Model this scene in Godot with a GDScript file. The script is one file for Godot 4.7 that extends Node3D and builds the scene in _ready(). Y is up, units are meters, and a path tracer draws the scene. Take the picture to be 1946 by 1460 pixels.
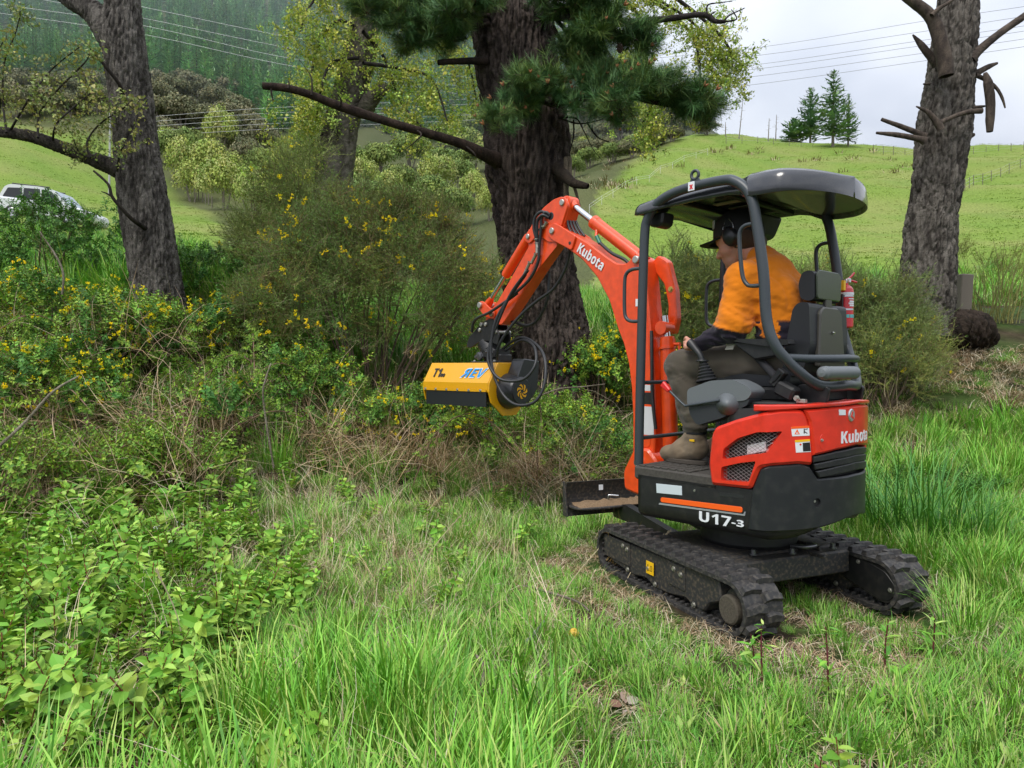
extends Node3D
# A small orange excavator with a yellow flail head clearing scrub on a farm bank, under an overcast sky.

const FPX := 1352.0          # focal length in photograph pixels
const EYE := Vector3(0, 1.35, 0)
const TILT := 0.026
var rng := RandomNumberGenerator.new()
var nz := FastNoiseLite.new()
var nz2 := FastNoiseLite.new()
var ncell := FastNoiseLite.new()
var mats := {}
var texs := {}
var taken := {}

# ---------------------------------------------------------------- mesh builder
class MB:
	var v := PackedVector3Array()
	var n := PackedVector3Array()
	var c := PackedColorArray()
	var col := Color(1, 1, 1)
	func tri(a: Vector3, b: Vector3, d: Vector3, na: Vector3, nb: Vector3, nd: Vector3) -> void:
		if (d - a).cross(b - a).dot(na + nb + nd) >= 0.0:
			v.append(a); v.append(b); v.append(d); n.append(na); n.append(nb); n.append(nd)
		else:
			v.append(a); v.append(d); v.append(b); n.append(na); n.append(nd); n.append(nb)
		c.append(col); c.append(col); c.append(col)
	func ftri(a: Vector3, b: Vector3, d: Vector3, out := Vector3.ZERO) -> void:
		var nn := (d - a).cross(b - a)
		if nn.length_squared() < 1e-16: return
		nn = nn.normalized()
		if out != Vector3.ZERO and nn.dot(out) < 0: nn = -nn
		tri(a, b, d, nn, nn, nn)
	func fquad(a: Vector3, b: Vector3, d: Vector3, e: Vector3, out := Vector3.ZERO) -> void:
		ftri(a, b, d, out); ftri(a, d, e, out)
	func squad(a: Vector3, b: Vector3, d: Vector3, e: Vector3, na: Vector3, nb: Vector3, nd: Vector3, ne: Vector3) -> void:
		tri(a, b, d, na, nb, nd); tri(a, d, e, na, nd, ne)
	# box with chamfered edges
	func box(p: Vector3, s: Vector3, bev := 0.004, q := Basis.IDENTITY) -> void:
		var h := s * 0.5
		var b := minf(bev, minf(h.x, minf(h.y, h.z)) * 0.9)
		var ax := [Vector3.RIGHT, Vector3.UP, Vector3.BACK]
		for i in 3:
			var j := (i + 1) % 3
			var k := (i + 2) % 3
			for sg in [-1.0, 1.0]:
				var f = []
				for w in [[-1, -1], [1, -1], [1, 1], [-1, 1]]:
					f.append(p + q * (ax[i] * h[i] * sg + ax[j] * (h[j] - b) * w[0] + ax[k] * (h[k] - b) * w[1]))
				fquad(f[0], f[1], f[2], f[3], q * (ax[i] * sg))
			if b > 0.0:
				for sj in [-1.0, 1.0]:
					for sk in [-1.0, 1.0]:
						var e = []
						for w in [-1.0, 1.0]:
							e.append(p + q * (ax[j] * h[j] * sj + ax[k] * (h[k] - b) * sk + ax[i] * (h[i] - b) * w))
							e.append(p + q * (ax[j] * (h[j] - b) * sj + ax[k] * h[k] * sk + ax[i] * (h[i] - b) * w))
						fquad(e[0], e[1], e[3], e[2], q * (ax[j] * sj + ax[k] * sk))
		if b > 0.0:
			for sx in [-1.0, 1.0]:
				for sy in [-1.0, 1.0]:
					for sz in [-1.0, 1.0]:
						var sv := Vector3(sx, sy, sz)
						ftri(p + q * (sv * Vector3(h.x, h.y - b, h.z - b)), p + q * (sv * Vector3(h.x - b, h.y, h.z - b)), p + q * (sv * Vector3(h.x - b, h.y - b, h.z)), q * sv)
	# round tube along points; r is a number or an array
	func tube(pts: Array, r, sides := 10, caps := true) -> void:
		var rings := []
		var norms := []
		var up := Vector3(0.31, 0.87, 0.39)
		for i in pts.size():
			var t: Vector3 = (pts[mini(i + 1, pts.size() - 1)] - pts[maxi(i - 1, 0)])
			t = t.normalized()
			if absf(t.dot(up)) > 0.97: up = Vector3(0.9, 0.1, -0.42)
			var sx := t.cross(up).normalized()
			var sy := sx.cross(t).normalized()
			up = sy
			var rr: float = r[i] if r is Array else r
			var ring := PackedVector3Array(); var nr := PackedVector3Array()
			for k in sides:
				var a := TAU * k / sides
				var d := sx * cos(a) + sy * sin(a)
				ring.append(pts[i] + d * rr); nr.append(d)
			rings.append(ring); norms.append(nr)
		for i in rings.size() - 1:
			for k in sides:
				var k2 := (k + 1) % sides
				squad(rings[i][k], rings[i][k2], rings[i + 1][k2], rings[i + 1][k], norms[i][k], norms[i][k2], norms[i + 1][k2], norms[i + 1][k])
		if caps:
			for e in [0, rings.size() - 1]:
				var o: Vector3 = pts[0] - pts[1] if e == 0 else pts[e] - pts[e - 1]
				for k in range(1, sides - 1): ftri(rings[e][0], rings[e][k], rings[e][k + 1], o)
	# surface of revolution about local y: profile of Vector2(radius, y)
	func lathe(prof: Array, t := Transform3D.IDENTITY, seg := 20, smooth := false) -> void:
		for i in prof.size() - 1:
			var p: Vector2 = prof[i]; var q: Vector2 = prof[i + 1]
			var dn := Vector2(q.y - p.y, p.x - q.x)
			if dn.length() < 1e-7: continue
			dn = dn.normalized()
			var na := dn; var nb := dn
			if smooth:
				if i > 0: na = (dn + _pn(prof[i - 1], p)).normalized()
				if i < prof.size() - 2: nb = (dn + _pn(q, prof[i + 2])).normalized()
			for k in seg:
				var a := TAU * k / seg; var b := TAU * (k + 1) / seg
				var ca := Vector3(cos(a), 0, sin(a)); var cb := Vector3(cos(b), 0, sin(b))
				var Y := Vector3.UP
				squad(t * (ca * p.x + Y * p.y), t * (cb * p.x + Y * p.y), t * (cb * q.x + Y * q.y), t * (ca * q.x + Y * q.y),
					(t.basis * (ca * na.x + Y * na.y)).normalized(), (t.basis * (cb * na.x + Y * na.y)).normalized(), (t.basis * (cb * nb.x + Y * nb.y)).normalized(), (t.basis * (ca * nb.x + Y * nb.y)).normalized())
	func _pn(a: Vector2, b: Vector2) -> Vector2:
		return Vector2(b.y - a.y, a.x - b.x).normalized()
	func inset(poly: PackedVector2Array, d: float) -> PackedVector2Array:
		var o := PackedVector2Array()
		var m := poly.size()
		var area := 0.0
		for i in m: area += poly[i].cross(poly[(i + 1) % m])
		var sg := signf(area)
		for i in m:
			var e1 := (poly[i] - poly[(i + m - 1) % m]).normalized()
			var e2 := (poly[(i + 1) % m] - poly[i]).normalized()
			var n1 := Vector2(-e1.y, e1.x) * sg; var n2 := Vector2(-e2.y, e2.x) * sg
			var bis := (n1 + n2)
			bis = bis.normalized() if bis.length() > 0.01 else n1
			o.append(poly[i] + bis * d / maxf(0.45, bis.dot(n1)))
		return o
	# polygon in the xy plane of t, extruded from z0 to z1, edges bevelled
	func prism(pl, t: Transform3D, z0: float, z1: float, bev := 0.004) -> void:
		var poly := PackedVector2Array(pl)
		var ins := inset(poly, bev) if bev > 0.0 else poly
		var ix := Geometry2D.triangulate_polygon(ins)
		if ix.is_empty(): ins = poly; ix = Geometry2D.triangulate_polygon(ins)
		var s := signf(z1 - z0)
		for e in [[z0, -s], [z1, s]]:
			for i in range(0, ix.size(), 3):
				ftri(t * Vector3(ins[ix[i]].x, ins[ix[i]].y, e[0]), t * Vector3(ins[ix[i + 1]].x, ins[ix[i + 1]].y, e[0]), t * Vector3(ins[ix[i + 2]].x, ins[ix[i + 2]].y, e[0]), t.basis * Vector3(0, 0, e[1]))
		var m := poly.size()
		var area := 0.0
		for i in m: area += poly[i].cross(poly[(i + 1) % m])
		for i in m:
			var a := poly[i]; var b := poly[(i + 1) % m]
			var ai := ins[i]; var bi := ins[(i + 1) % m]
			var e := (b - a)
			var o2 := Vector2(e.y, -e.x) * signf(area)
			var o := t.basis * Vector3(o2.x, o2.y, 0)
			var y0 := z0 + bev * s; var y1 := z1 - bev * s
			fquad(t * Vector3(a.x, a.y, y0), t * Vector3(b.x, b.y, y0), t * Vector3(b.x, b.y, y1), t * Vector3(a.x, a.y, y1), o)
			if bev > 0.0:
				fquad(t * Vector3(a.x, a.y, y0), t * Vector3(b.x, b.y, y0), t * Vector3(bi.x, bi.y, z0), t * Vector3(ai.x, ai.y, z0), o.normalized() - t.basis.z * s)
				fquad(t * Vector3(a.x, a.y, y1), t * Vector3(b.x, b.y, y1), t * Vector3(bi.x, bi.y, z1), t * Vector3(ai.x, ai.y, z1), o.normalized() + t.basis.z * s)
	# smooth loft through rings of equal size (closed rings)
	func loft(rings: Array, cap0 := true, cap1 := true, closed := true) -> void:
		var R := rings.size(); var K: int = rings[0].size()
		var nn := []
		for i in R:
			var row := PackedVector3Array()
			for k in K:
				var du: Vector3 = (rings[i][(k + 1) % K] - rings[i][(k + K - 1) % K]) if closed else (rings[i][mini(k + 1, K - 1)] - rings[i][maxi(k - 1, 0)])
				var dv: Vector3 = rings[mini(i + 1, R - 1)][k] - rings[maxi(i - 1, 0)][k]
				row.append(du.cross(dv).normalized())
			nn.append(row)
		# orient outwards
		var cen := Vector3.ZERO
		for k in K: cen += rings[R / 2][k]
		cen /= K
		var vote := 0.0
		for k in K: vote += nn[R / 2][k].dot(rings[R / 2][k] - cen)
		if vote < 0.0:
			for i in R:
				for k in K: nn[i][k] = -nn[i][k]
		for i in R - 1:
			for k in (K if closed else K - 1):
				var k2 := (k + 1) % K
				squad(rings[i][k], rings[i][k2], rings[i + 1][k2], rings[i + 1][k], nn[i][k], nn[i][k2], nn[i + 1][k2], nn[i + 1][k])
		for e in [[cap0, 0, 1], [cap1, R - 1, R - 2]]:
			if e[0]:
				var ce := Vector3.ZERO; var cf := Vector3.ZERO
				for k in K: ce += rings[e[1]][k]; cf += rings[e[2]][k]
				ce /= K; cf /= K
				for k in K: ftri(ce, rings[e[1]][k], rings[e[1]][(k + 1) % K], ce - cf)
	func ball(p: Vector3, r: Vector3, rows := 8, seg := 12) -> void:
		var prof := []
		for i in rows + 1:
			var a := -PI / 2 + PI * i / rows
			prof.append(Vector2(cos(a), sin(a)))
		lathe(prof, Transform3D(Basis.from_scale(r), p), seg, true)
	func mesh() -> ArrayMesh:
		var a := []
		a.resize(Mesh.ARRAY_MAX)
		a[Mesh.ARRAY_VERTEX] = v; a[Mesh.ARRAY_NORMAL] = n; a[Mesh.ARRAY_COLOR] = c
		var m := ArrayMesh.new()
		m.add_surface_from_arrays(Mesh.PRIMITIVE_TRIANGLES, a)
		return m

# ---------------------------------------------------------------- scene helpers
func numbered(called: String) -> String:
	if not taken.has(called):
		taken[called] = 0
		return called
	taken[called] += 1
	return "%s_%03d" % [called, taken[called]]

func tag(o: Node, label: String, category: String, group := "") -> Node:
	o.set_meta("label", label); o.set_meta("category", category)
	if group: o.set_meta("group", group)
	return o

func thing(called: String, label: String, category: String, t := Transform3D.IDENTITY, group := "") -> Node3D:
	var o := Node3D.new()
	o.name = numbered(called); o.transform = t
	add_child(o)
	tag(o, label, category, group)
	return o

func obj(called: String, mb, mat: Material, parent: Node = null, t := Transform3D.IDENTITY) -> MeshInstance3D:
	var o := MeshInstance3D.new()
	o.mesh = mb.mesh() if mb is MB else mb
	o.material_override = mat
	o.transform = t
	o.name = numbered(called) if parent == null else called
	(self if parent == null else parent).add_child(o, true)
	return o

func scatter(called: String, m: Mesh, mat: Material, ts: Array, cs: PackedColorArray, parent: Node = null) -> MultiMeshInstance3D:
	var mm := MultiMesh.new()
	mm.transform_format = MultiMesh.TRANSFORM_3D
	mm.use_colors = true
	mm.mesh = m
	mm.instance_count = ts.size()
	for i in ts.size():
		mm.set_instance_transform(i, ts[i]); mm.set_instance_color(i, cs[i])
	var o := MultiMeshInstance3D.new()
	o.multimesh = mm; o.material_override = mat
	o.name = numbered(called) if parent == null else called
	(self if parent == null else parent).add_child(o, true)
	o.set_meta("kind", "stuff")
	return o

func noise_tex(key: String, freq: float, lo: float, hi: float, oct := 4, size := 512, type := FastNoiseLite.TYPE_SIMPLEX_SMOOTH, tint_lo := Color.WHITE, tint_hi := Color.WHITE) -> NoiseTexture2D:
	if texs.has(key): return texs[key]
	var f := FastNoiseLite.new()
	f.noise_type = type; f.frequency = freq; f.fractal_octaves = oct; f.seed = hash(key) % 1000
	var t := NoiseTexture2D.new()
	t.width = size; t.height = size; t.seamless = true; t.noise = f
	var g := Gradient.new()
	g.set_color(0, Color(tint_lo.r * lo, tint_lo.g * lo, tint_lo.b * lo)); g.set_color(1, Color(tint_hi.r * hi, tint_hi.g * hi, tint_hi.b * hi))
	t.color_ramp = g
	texs[key] = t
	return t

# plain material; colours are linear
func mat(key: String, r: float, g: float, b: float, rough := 0.6, metal := 0.0, grain := "", gscale := 3.0, bump := 0.0, clear := 0.0) -> StandardMaterial3D:
	if mats.has(key): return mats[key]
	var m := StandardMaterial3D.new()
	m.resource_name = key
	m.albedo_color = Color(r, g, b).linear_to_srgb()
	m.roughness = rough; m.metallic = metal
	if grain:
		m.uv1_triplanar = true; m.uv1_scale = Vector3.ONE * gscale
		m.albedo_texture = texs[grain]
		if bump > 0.0:
			m.heightmap_enabled = true; m.heightmap_scale = bump; m.heightmap_texture = texs[grain]
	if clear > 0.0:
		m.clearcoat_enabled = true; m.clearcoat = clear; m.clearcoat_roughness = 0.08
	mats[key] = m
	return m

# leaf-like material that takes its colour from the mesh and the copies
func leafmat(key: String, rough := 0.55, back := 0.5) -> StandardMaterial3D:
	if mats.has(key): return mats[key]
	var m := StandardMaterial3D.new()
	m.resource_name = key
	m.vertex_color_use_as_albedo = true
	m.roughness = rough
	m.metallic_specular = 0.35
	if back > 0.0:
		m.backlight_enabled = true; m.backlight = Color(back, back, back * 0.7)
	m.cull_mode = BaseMaterial3D.CULL_DISABLED
	mats[key] = m
	return m

func smooth_path(pts: Array, per := 6) -> Array:
	var o := []
	for i in pts.size() - 1:
		var a: Vector3 = pts[maxi(i - 1, 0)]; var b: Vector3 = pts[i]; var c: Vector3 = pts[i + 1]; var d: Vector3 = pts[mini(i + 2, pts.size() - 1)]
		for k in per: o.append(b.cubic_interpolate(c, a, d, float(k) / per))
	o.append(pts[-1])
	return o

func rr(a: float, b: float) -> float: return rng.randf_range(a, b)

# a point seen at photograph pixel px, py at depth z metres in front of the camera
func at(px: float, py: float, z: float) -> Vector3:
	var x := (px - 973.0) / FPX; var y := (730.0 - py) / FPX
	var d := Vector3(x, y * cos(TILT) - sin(TILT), -(cos(TILT) + y * sin(TILT)))
	return EYE + d * (z / -d.z)

# where the sight line through that pixel meets the ground
func hit(px: float, py: float, z0 := 2.0) -> Vector3:
	var z := z0
	var p := at(px, py, z)
	while z < 700.0:
		var q := at(px, py, z)
		if q.y < H(q.x, q.z):
			for k in 8:
				var m := (p + q) * 0.5
				if m.y < H(m.x, m.z): q = m
				else: p = m
			return q
		p = q
		z *= 1.02
	return p

# ---------------------------------------------------------------- lie of the land
const COLS := [-900.0, -300.0, 0.0, 350.0, 700.0, 1000.0, 1150.0, 1300.0, 1450.0, 1600.0, 1750.0, 1946.0, 2400.0, 3400.0]
const ROWS := [0.0, 3.0, 5.0, 6.5, 8.0, 10.0, 13.0, 18.0, 26.0, 36.0, 50.0, 70.0, 95.0, 130.0, 180.0, 260.0, 380.0, 600.0, 900.0]
# first six: heights in metres; then the photograph row at which the ground is seen at that distance
const LAND := [
	[0, 0, .1, .5, 1.2, 2.0, 530, 490, 450, 432, 405, 320, 252, 215, 150, 60, -60, -100, -60],
	[0, 0, .15, .6, 1.3, 2.1, 530, 490, 450, 432, 405, 320, 252, 215, 150, 60, -60, -100, -60],
	[0, 0, .15, .7, 1.5, 2.2, 530, 490, 450, 432, 405, 320, 252, 215, 150, 60, -60, -100, -60],
	[0, 0, .1, .6, 1.5, 2.4, 535, 510, 480, 450, 425, 400, 345, 230, 160, 60, -60, -100, -60],
	[0, 0, .02, .25, .9, 1.5, 600, 590, 550, 510, 460, 420, 380, 330, 250, 130, 0, -60, -20],
	[0, 0, 0, .1, .6, 1.3, 620, 610, 580, 540, 470, 400, 360, 330, 270, 170, 70, 40, 60],
	[0, 0, 0, .08, .55, 1.3, 620, 600, 570, 530, 460, 370, 325, 300, 255, 180, 110, 100, 130],
	[0, 0, 0, .05, .5, 1.25, 610, 590, 560, 510, 450, 365, 300, 262, 262, 225, 215, 220, 260],
	[0, 0, 0, .05, .5, 1.25, 600, 580, 550, 500, 440, 360, 305, 268, 285, 300, 310, 320, 350],
	[0, 0, 0, .08, .6, 1.4, 600, 575, 545, 495, 435, 360, 310, 278, 295, 310, 320, 330, 360],
	[0, 0, 0, .1, .7, 1.8, 590, 570, 540, 490, 430, 360, 315, 287, 300, 315, 330, 340, 360],
	[0, 0, 0, .15, .8, 1.8, 585, 565, 530, 480, 420, 350, 305, 275, 290, 310, 330, 340, 360],
	[0, 0, 0, .15, .8, 1.8, 580, 560, 520, 470, 400, 330, 280, 255, 270, 300, 330, 340, 360],
	[0, 0, 0, .15, .8, 1.8, 580, 560, 520, 470, 400, 330, 280, 255, 270, 300, 330, 340, 360]]
var land := []

func make_land() -> void:
	for c in LAND:
		var o := PackedFloat32Array()
		for i in ROWS.size():
			o.append(c[i] if i < 6 else EYE.y + ROWS[i] * (695.0 - c[i]) / FPX)
		land.append(o)

func H(x: float, z: float) -> float:
	var Z := -z
	if Z <= 0.5: return nz.get_noise_2d(x * 60.0, z * 60.0) * 0.03
	var px := clampf(973.0 + FPX * x / maxf(Z, 2.0), -890.0, 3390.0)
	var ci := 0
	while COLS[ci + 1] < px: ci += 1
	var ri := 0
	Z = minf(Z, 890.0)
	while ROWS[ri + 1] < Z: ri += 1
	var tu: float = (px - COLS[ci]) / (COLS[ci + 1] - COLS[ci])
	var tv: float = (Z - ROWS[ri]) / (ROWS[ri + 1] - ROWS[ri])
	var r0 := maxi(ri - 1, 0); var r3 := mini(ri + 2, ROWS.size() - 1)
	var q := PackedFloat32Array()
	for k in [maxi(ci - 1, 0), ci, ci + 1, mini(ci + 2, COLS.size() - 1)]:
		var L: PackedFloat32Array = land[k]
		q.append(cubic_interpolate(L[ri], L[ri + 1], L[r0], L[r3], tv))
	var h := cubic_interpolate(q[1], q[2], q[0], q[3], tu)
	var rough := nz.get_noise_2d(x * 60.0, z * 60.0) * (0.03 + 0.12 * smoothstep(5.5, 9.0, Z))
	if Z > 20.0: rough += nz.get_noise_2d(x * 4.0, z * 4.0) * minf(1.6, (Z - 20.0) * 0.018)
	return h + rough

# ---------------------------------------------------------------- camera, sky, sun
func _ready() -> void:
	var cam := Camera3D.new()
	cam.name = "camera"
	cam.fov = rad_to_deg(2.0 * atan(730.0 / FPX))
	cam.position = EYE; cam.rotation.x = -TILT
	cam.near = 0.05; cam.far = 4000.0
	add_child(cam)
	var env := Environment.new()
	env.background_mode = Environment.BG_SKY
	env.tonemap_mode = Environment.TONE_MAPPER_LINEAR
	env.tonemap_exposure = 1.55
	env.sdfgi_enabled = true; env.ssao_enabled = true; env.ssil_enabled = true
	env.volumetric_fog_enabled = true; env.volumetric_fog_density = 0.0     # clear air; the valley mist is a FogVolume
	rng.seed = 7
	nz.seed = 3; nz.frequency = 0.01; nz.fractal_octaves = 4
	nz2.seed = 11; nz2.frequency = 0.01; nz2.fractal_octaves = 2
	ncell.seed = 5; ncell.noise_type = FastNoiseLite.TYPE_CELLULAR; ncell.frequency = 0.01; ncell.fractal_type = FastNoiseLite.FRACTAL_NONE
	ncell.cellular_return_type = FastNoiseLite.RETURN_DISTANCE2_SUB
	env.sky = Sky.new()
	env.sky.sky_material = overcast()
	var we := WorldEnvironment.new()
	we.name = "world_environment"; we.environment = env
	add_child(we)
	var sun := DirectionalLight3D.new()
	sun.name = "sun"
	sun.light_energy = 0.5; sun.light_angular_distance = 25.0; sun.light_color = Color(1.0, 0.975, 0.94)
	sun.shadow_enabled = true
	sun.rotation = Vector3(deg_to_rad(-56.0), deg_to_rad(-38.0), 0)
	add_child(sun)
	make_land()
	make_textures()
	make_ground()
	print("ground ", Time.get_ticks_msec())
	build_all()

func overcast() -> PanoramaSkyMaterial:
	var W := 1024; var Hh := 512
	var im := Image.create(W, Hh, false, Image.FORMAT_RGBF)
	var cl := FastNoiseLite.new()
	cl.seed = 21; cl.frequency = 0.9; cl.fractal_octaves = 5; cl.fractal_gain = 0.52
	for j in Hh:
		var el := (0.5 - (j + 0.5) / Hh) * PI
		for i in W:
			var azi := (i + 0.5) / W * TAU
			var d := Vector3(cos(el) * cos(azi), sin(el), cos(el) * sin(azi))
			var e := maxf(0.0, d.y)
			var q := d / (e + 0.22)                       # a flat cloud base, foreshortened towards the horizon
			var nv := cl.get_noise_3d(q.x, 1.7, q.z * 1.25)
			var L := 0.42 + 0.72 * e + nv * 0.26
			var w := clampf(0.5 + nv * 1.1, 0.0, 1.0)
			im.set_pixel(i, j, Color(L * lerpf(0.84, 0.97, w), L * lerpf(0.915, 1.0, w), L * lerpf(1.08, 1.06, w)))
	var p := PanoramaSkyMaterial.new()
	p.panorama = ImageTexture.create_from_image(im)
	return p

func make_textures() -> void:
	noise_tex("grain", 0.03, 0.72, 1.0, 5)
	noise_tex("fine", 0.12, 0.8, 1.0, 3)
	noise_tex("wear", 0.012, 0.86, 1.0, 7)
	noise_tex("dirt", 0.015, 0.0, 1.0, 6)
	noise_tex("cloth", 0.22, 0.82, 1.0, 2)
	var sg := Gradient.new()
	sg.set_color(0, Color(.62, .62, .62)); sg.set_color(1, Color(1, .96, .9)); sg.add_point(.5, Color(.66, .66, .67)); sg.add_point(.68, Color(.8, .78, .75))
	noise_tex("scuff", 0.02, .6, 1.0, 7).color_ramp = sg
	var kg := Gradient.new()
	kg.set_color(0, Color(.5, .5, .5)); kg.set_color(1, Color(1, .95, .88)); kg.add_point(.45, Color(.52, .52, .53)); kg.add_point(.6, Color(.74, .72, .69))
	noise_tex("caked", 0.025, .5, 1.0, 7).color_ramp = kg
	noise_tex("turf", 0.02, 0.55, 1.0, 6, 1024)
	noise_tex("barkfine", 0.05, 0.45, 1.0, 5, 1024)

# ---------------------------------------------------------------- the ground, one sheet to the horizon
func is_pasture(px: float, Z: float) -> float:
	# 1 on grazed hillside, 0 in scrub and forest
	if Z < 20.0: return 0.0
	var far := 140.0
	if px < 500.0: far = lerpf(112.0, 62.0, clampf((px - 250.0) / 170.0, 0, 1))
	if px >= 430.0 and px < 1130.0: return 0.0 if Z > 30.0 else 0.5
	if px >= 1130.0: far = lerpf(55.0, 150.0, clampf((px - 1100.0) / 230.0, 0, 1))
	return 1.0 - smoothstep(far * 0.94, far * 1.03, Z)

func make_ground() -> void:
	var NX := 300; var NZ := 330
	var xs := PackedFloat32Array(); var zs := PackedFloat32Array()
	for i in NX + 1:
		var t := (2.0 * i / NX) - 1.0
		xs.append(900.0 * sinh(8.2 * t) / sinh(8.2))
	for j in NZ + 1:
		var t := -0.45 + 1.45 * j / NZ
		zs.append(-850.0 * sinh(7.6 * t) / sinh(7.6))
	var v := PackedVector3Array(); var nn := PackedVector3Array(); var cc := PackedColorArray(); var ix := PackedInt32Array()
	var hs := PackedFloat32Array()
	for j in NZ + 1:
		for i in NX + 1:
			hs.append(H(xs[i], zs[j]))
	var soil := Color(.085, .062, .04); var moss := Color(.07, .13, .03); var straw := Color(.17, .135, .08)
	var past := Color(.28, .41, .075); var past2 := Color(.36, .42, .12); var past3 := Color(.22, .37, .065); var wood := Color(.1, .13, .05); var scrubc := Color(.19, .2, .085)
	for j in NZ + 1:
		for i in NX + 1:
			var x := xs[i]; var z := zs[j]; var Z := -z
			v.append(Vector3(x, hs[j * (NX + 1) + i], z))
			var i0 := maxi(i - 1, 0); var i1 := mini(i + 1, NX); var j0 := maxi(j - 1, 0); var j1 := mini(j + 1, NZ)
			var dx := (hs[j * (NX + 1) + i1] - hs[j * (NX + 1) + i0]) / (xs[i1] - xs[i0])
			var dz := (hs[j1 * (NX + 1) + i] - hs[j0 * (NX + 1) + i]) / (zs[j1] - zs[j0])
			nn.append(Vector3(-dx, 1, -dz).normalized())
			var a := 0.5 + 0.5 * nz.get_noise_2d(x * 110.0, z * 110.0)
			var b := 0.5 + 0.5 * nz2.get_noise_2d(x * 9.0 + 500.0, z * 9.0)
			var near := soil.lerp(moss, smoothstep(0.35, 0.6, a)).lerp(straw, 0.35 * smoothstep(0.45, 0.7, b))
			var far := wood.lerp(scrubc, b)
			if Z > 20.0:
				var px := 973.0 + FPX * x / Z
				var pz := is_pasture(px, Z)
				var pc := past.lerp(past2, smoothstep(0.35, 0.75, b)).lerp(past3, smoothstep(0.5, 0.7, a) * 0.6)
				far = far.lerp(pc, pz)
			cc.append(near.lerp(far, smoothstep(16.0, 26.0, Z)))
	for j in NZ:
		for i in NX:
			var a := j * (NX + 1) + i; var b := a + 1; var d := a + NX + 1; var e := d + 1
			ix.append_array(PackedInt32Array([a, d, b, b, d, e]))
	var arr := []; arr.resize(Mesh.ARRAY_MAX)
	arr[Mesh.ARRAY_VERTEX] = v; arr[Mesh.ARRAY_NORMAL] = nn; arr[Mesh.ARRAY_COLOR] = cc; arr[Mesh.ARRAY_INDEX] = ix
	var m := ArrayMesh.new()
	m.add_surface_from_arrays(Mesh.PRIMITIVE_TRIANGLES, arr)
	var gm := StandardMaterial3D.new()
	gm.vertex_color_use_as_albedo = true; gm.roughness = 0.95; gm.metallic_specular = 0.2
	gm.uv1_triplanar = true; gm.uv1_world_triplanar = true; gm.uv1_scale = Vector3.ONE * 0.23
	gm.albedo_texture = texs["turf"]
	gm.heightmap_enabled = true; gm.heightmap_scale = 8.0; gm.heightmap_texture = texs["turf"]
	var g := obj("ground", m, gm)
	g.set_meta("kind", "structure")
	tag(g, "grassy ground rising from the clearing to the pasture hills", "ground")

# ---------------------------------------------------------------- operator and fire extinguisher
# distance field of tapered capsules joined with a smooth minimum, meshed as surface nets
func bone(a: Vector3, b: Vector3, ra: float, rb: float) -> Array: return [a, b - a, (b - a).length_squared(), ra, rb]

func field(p: Vector3, bones: Array, k: float) -> float:
	var d := 1e3
	for o in bones:
		var q: Vector3 = p - o[0]
		var t := clampf(q.dot(o[1]) / o[2], 0.0, 1.0) if o[2] > 1e-9 else 0.0
		var e: float = (q - o[1] * t).length() - lerpf(o[3], o[4], t)
		if e > d + k: continue
		var h := maxf(k - absf(d - e), 0.0) / k
		d = minf(d, e) - h * h * k * .25
	return d

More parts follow.
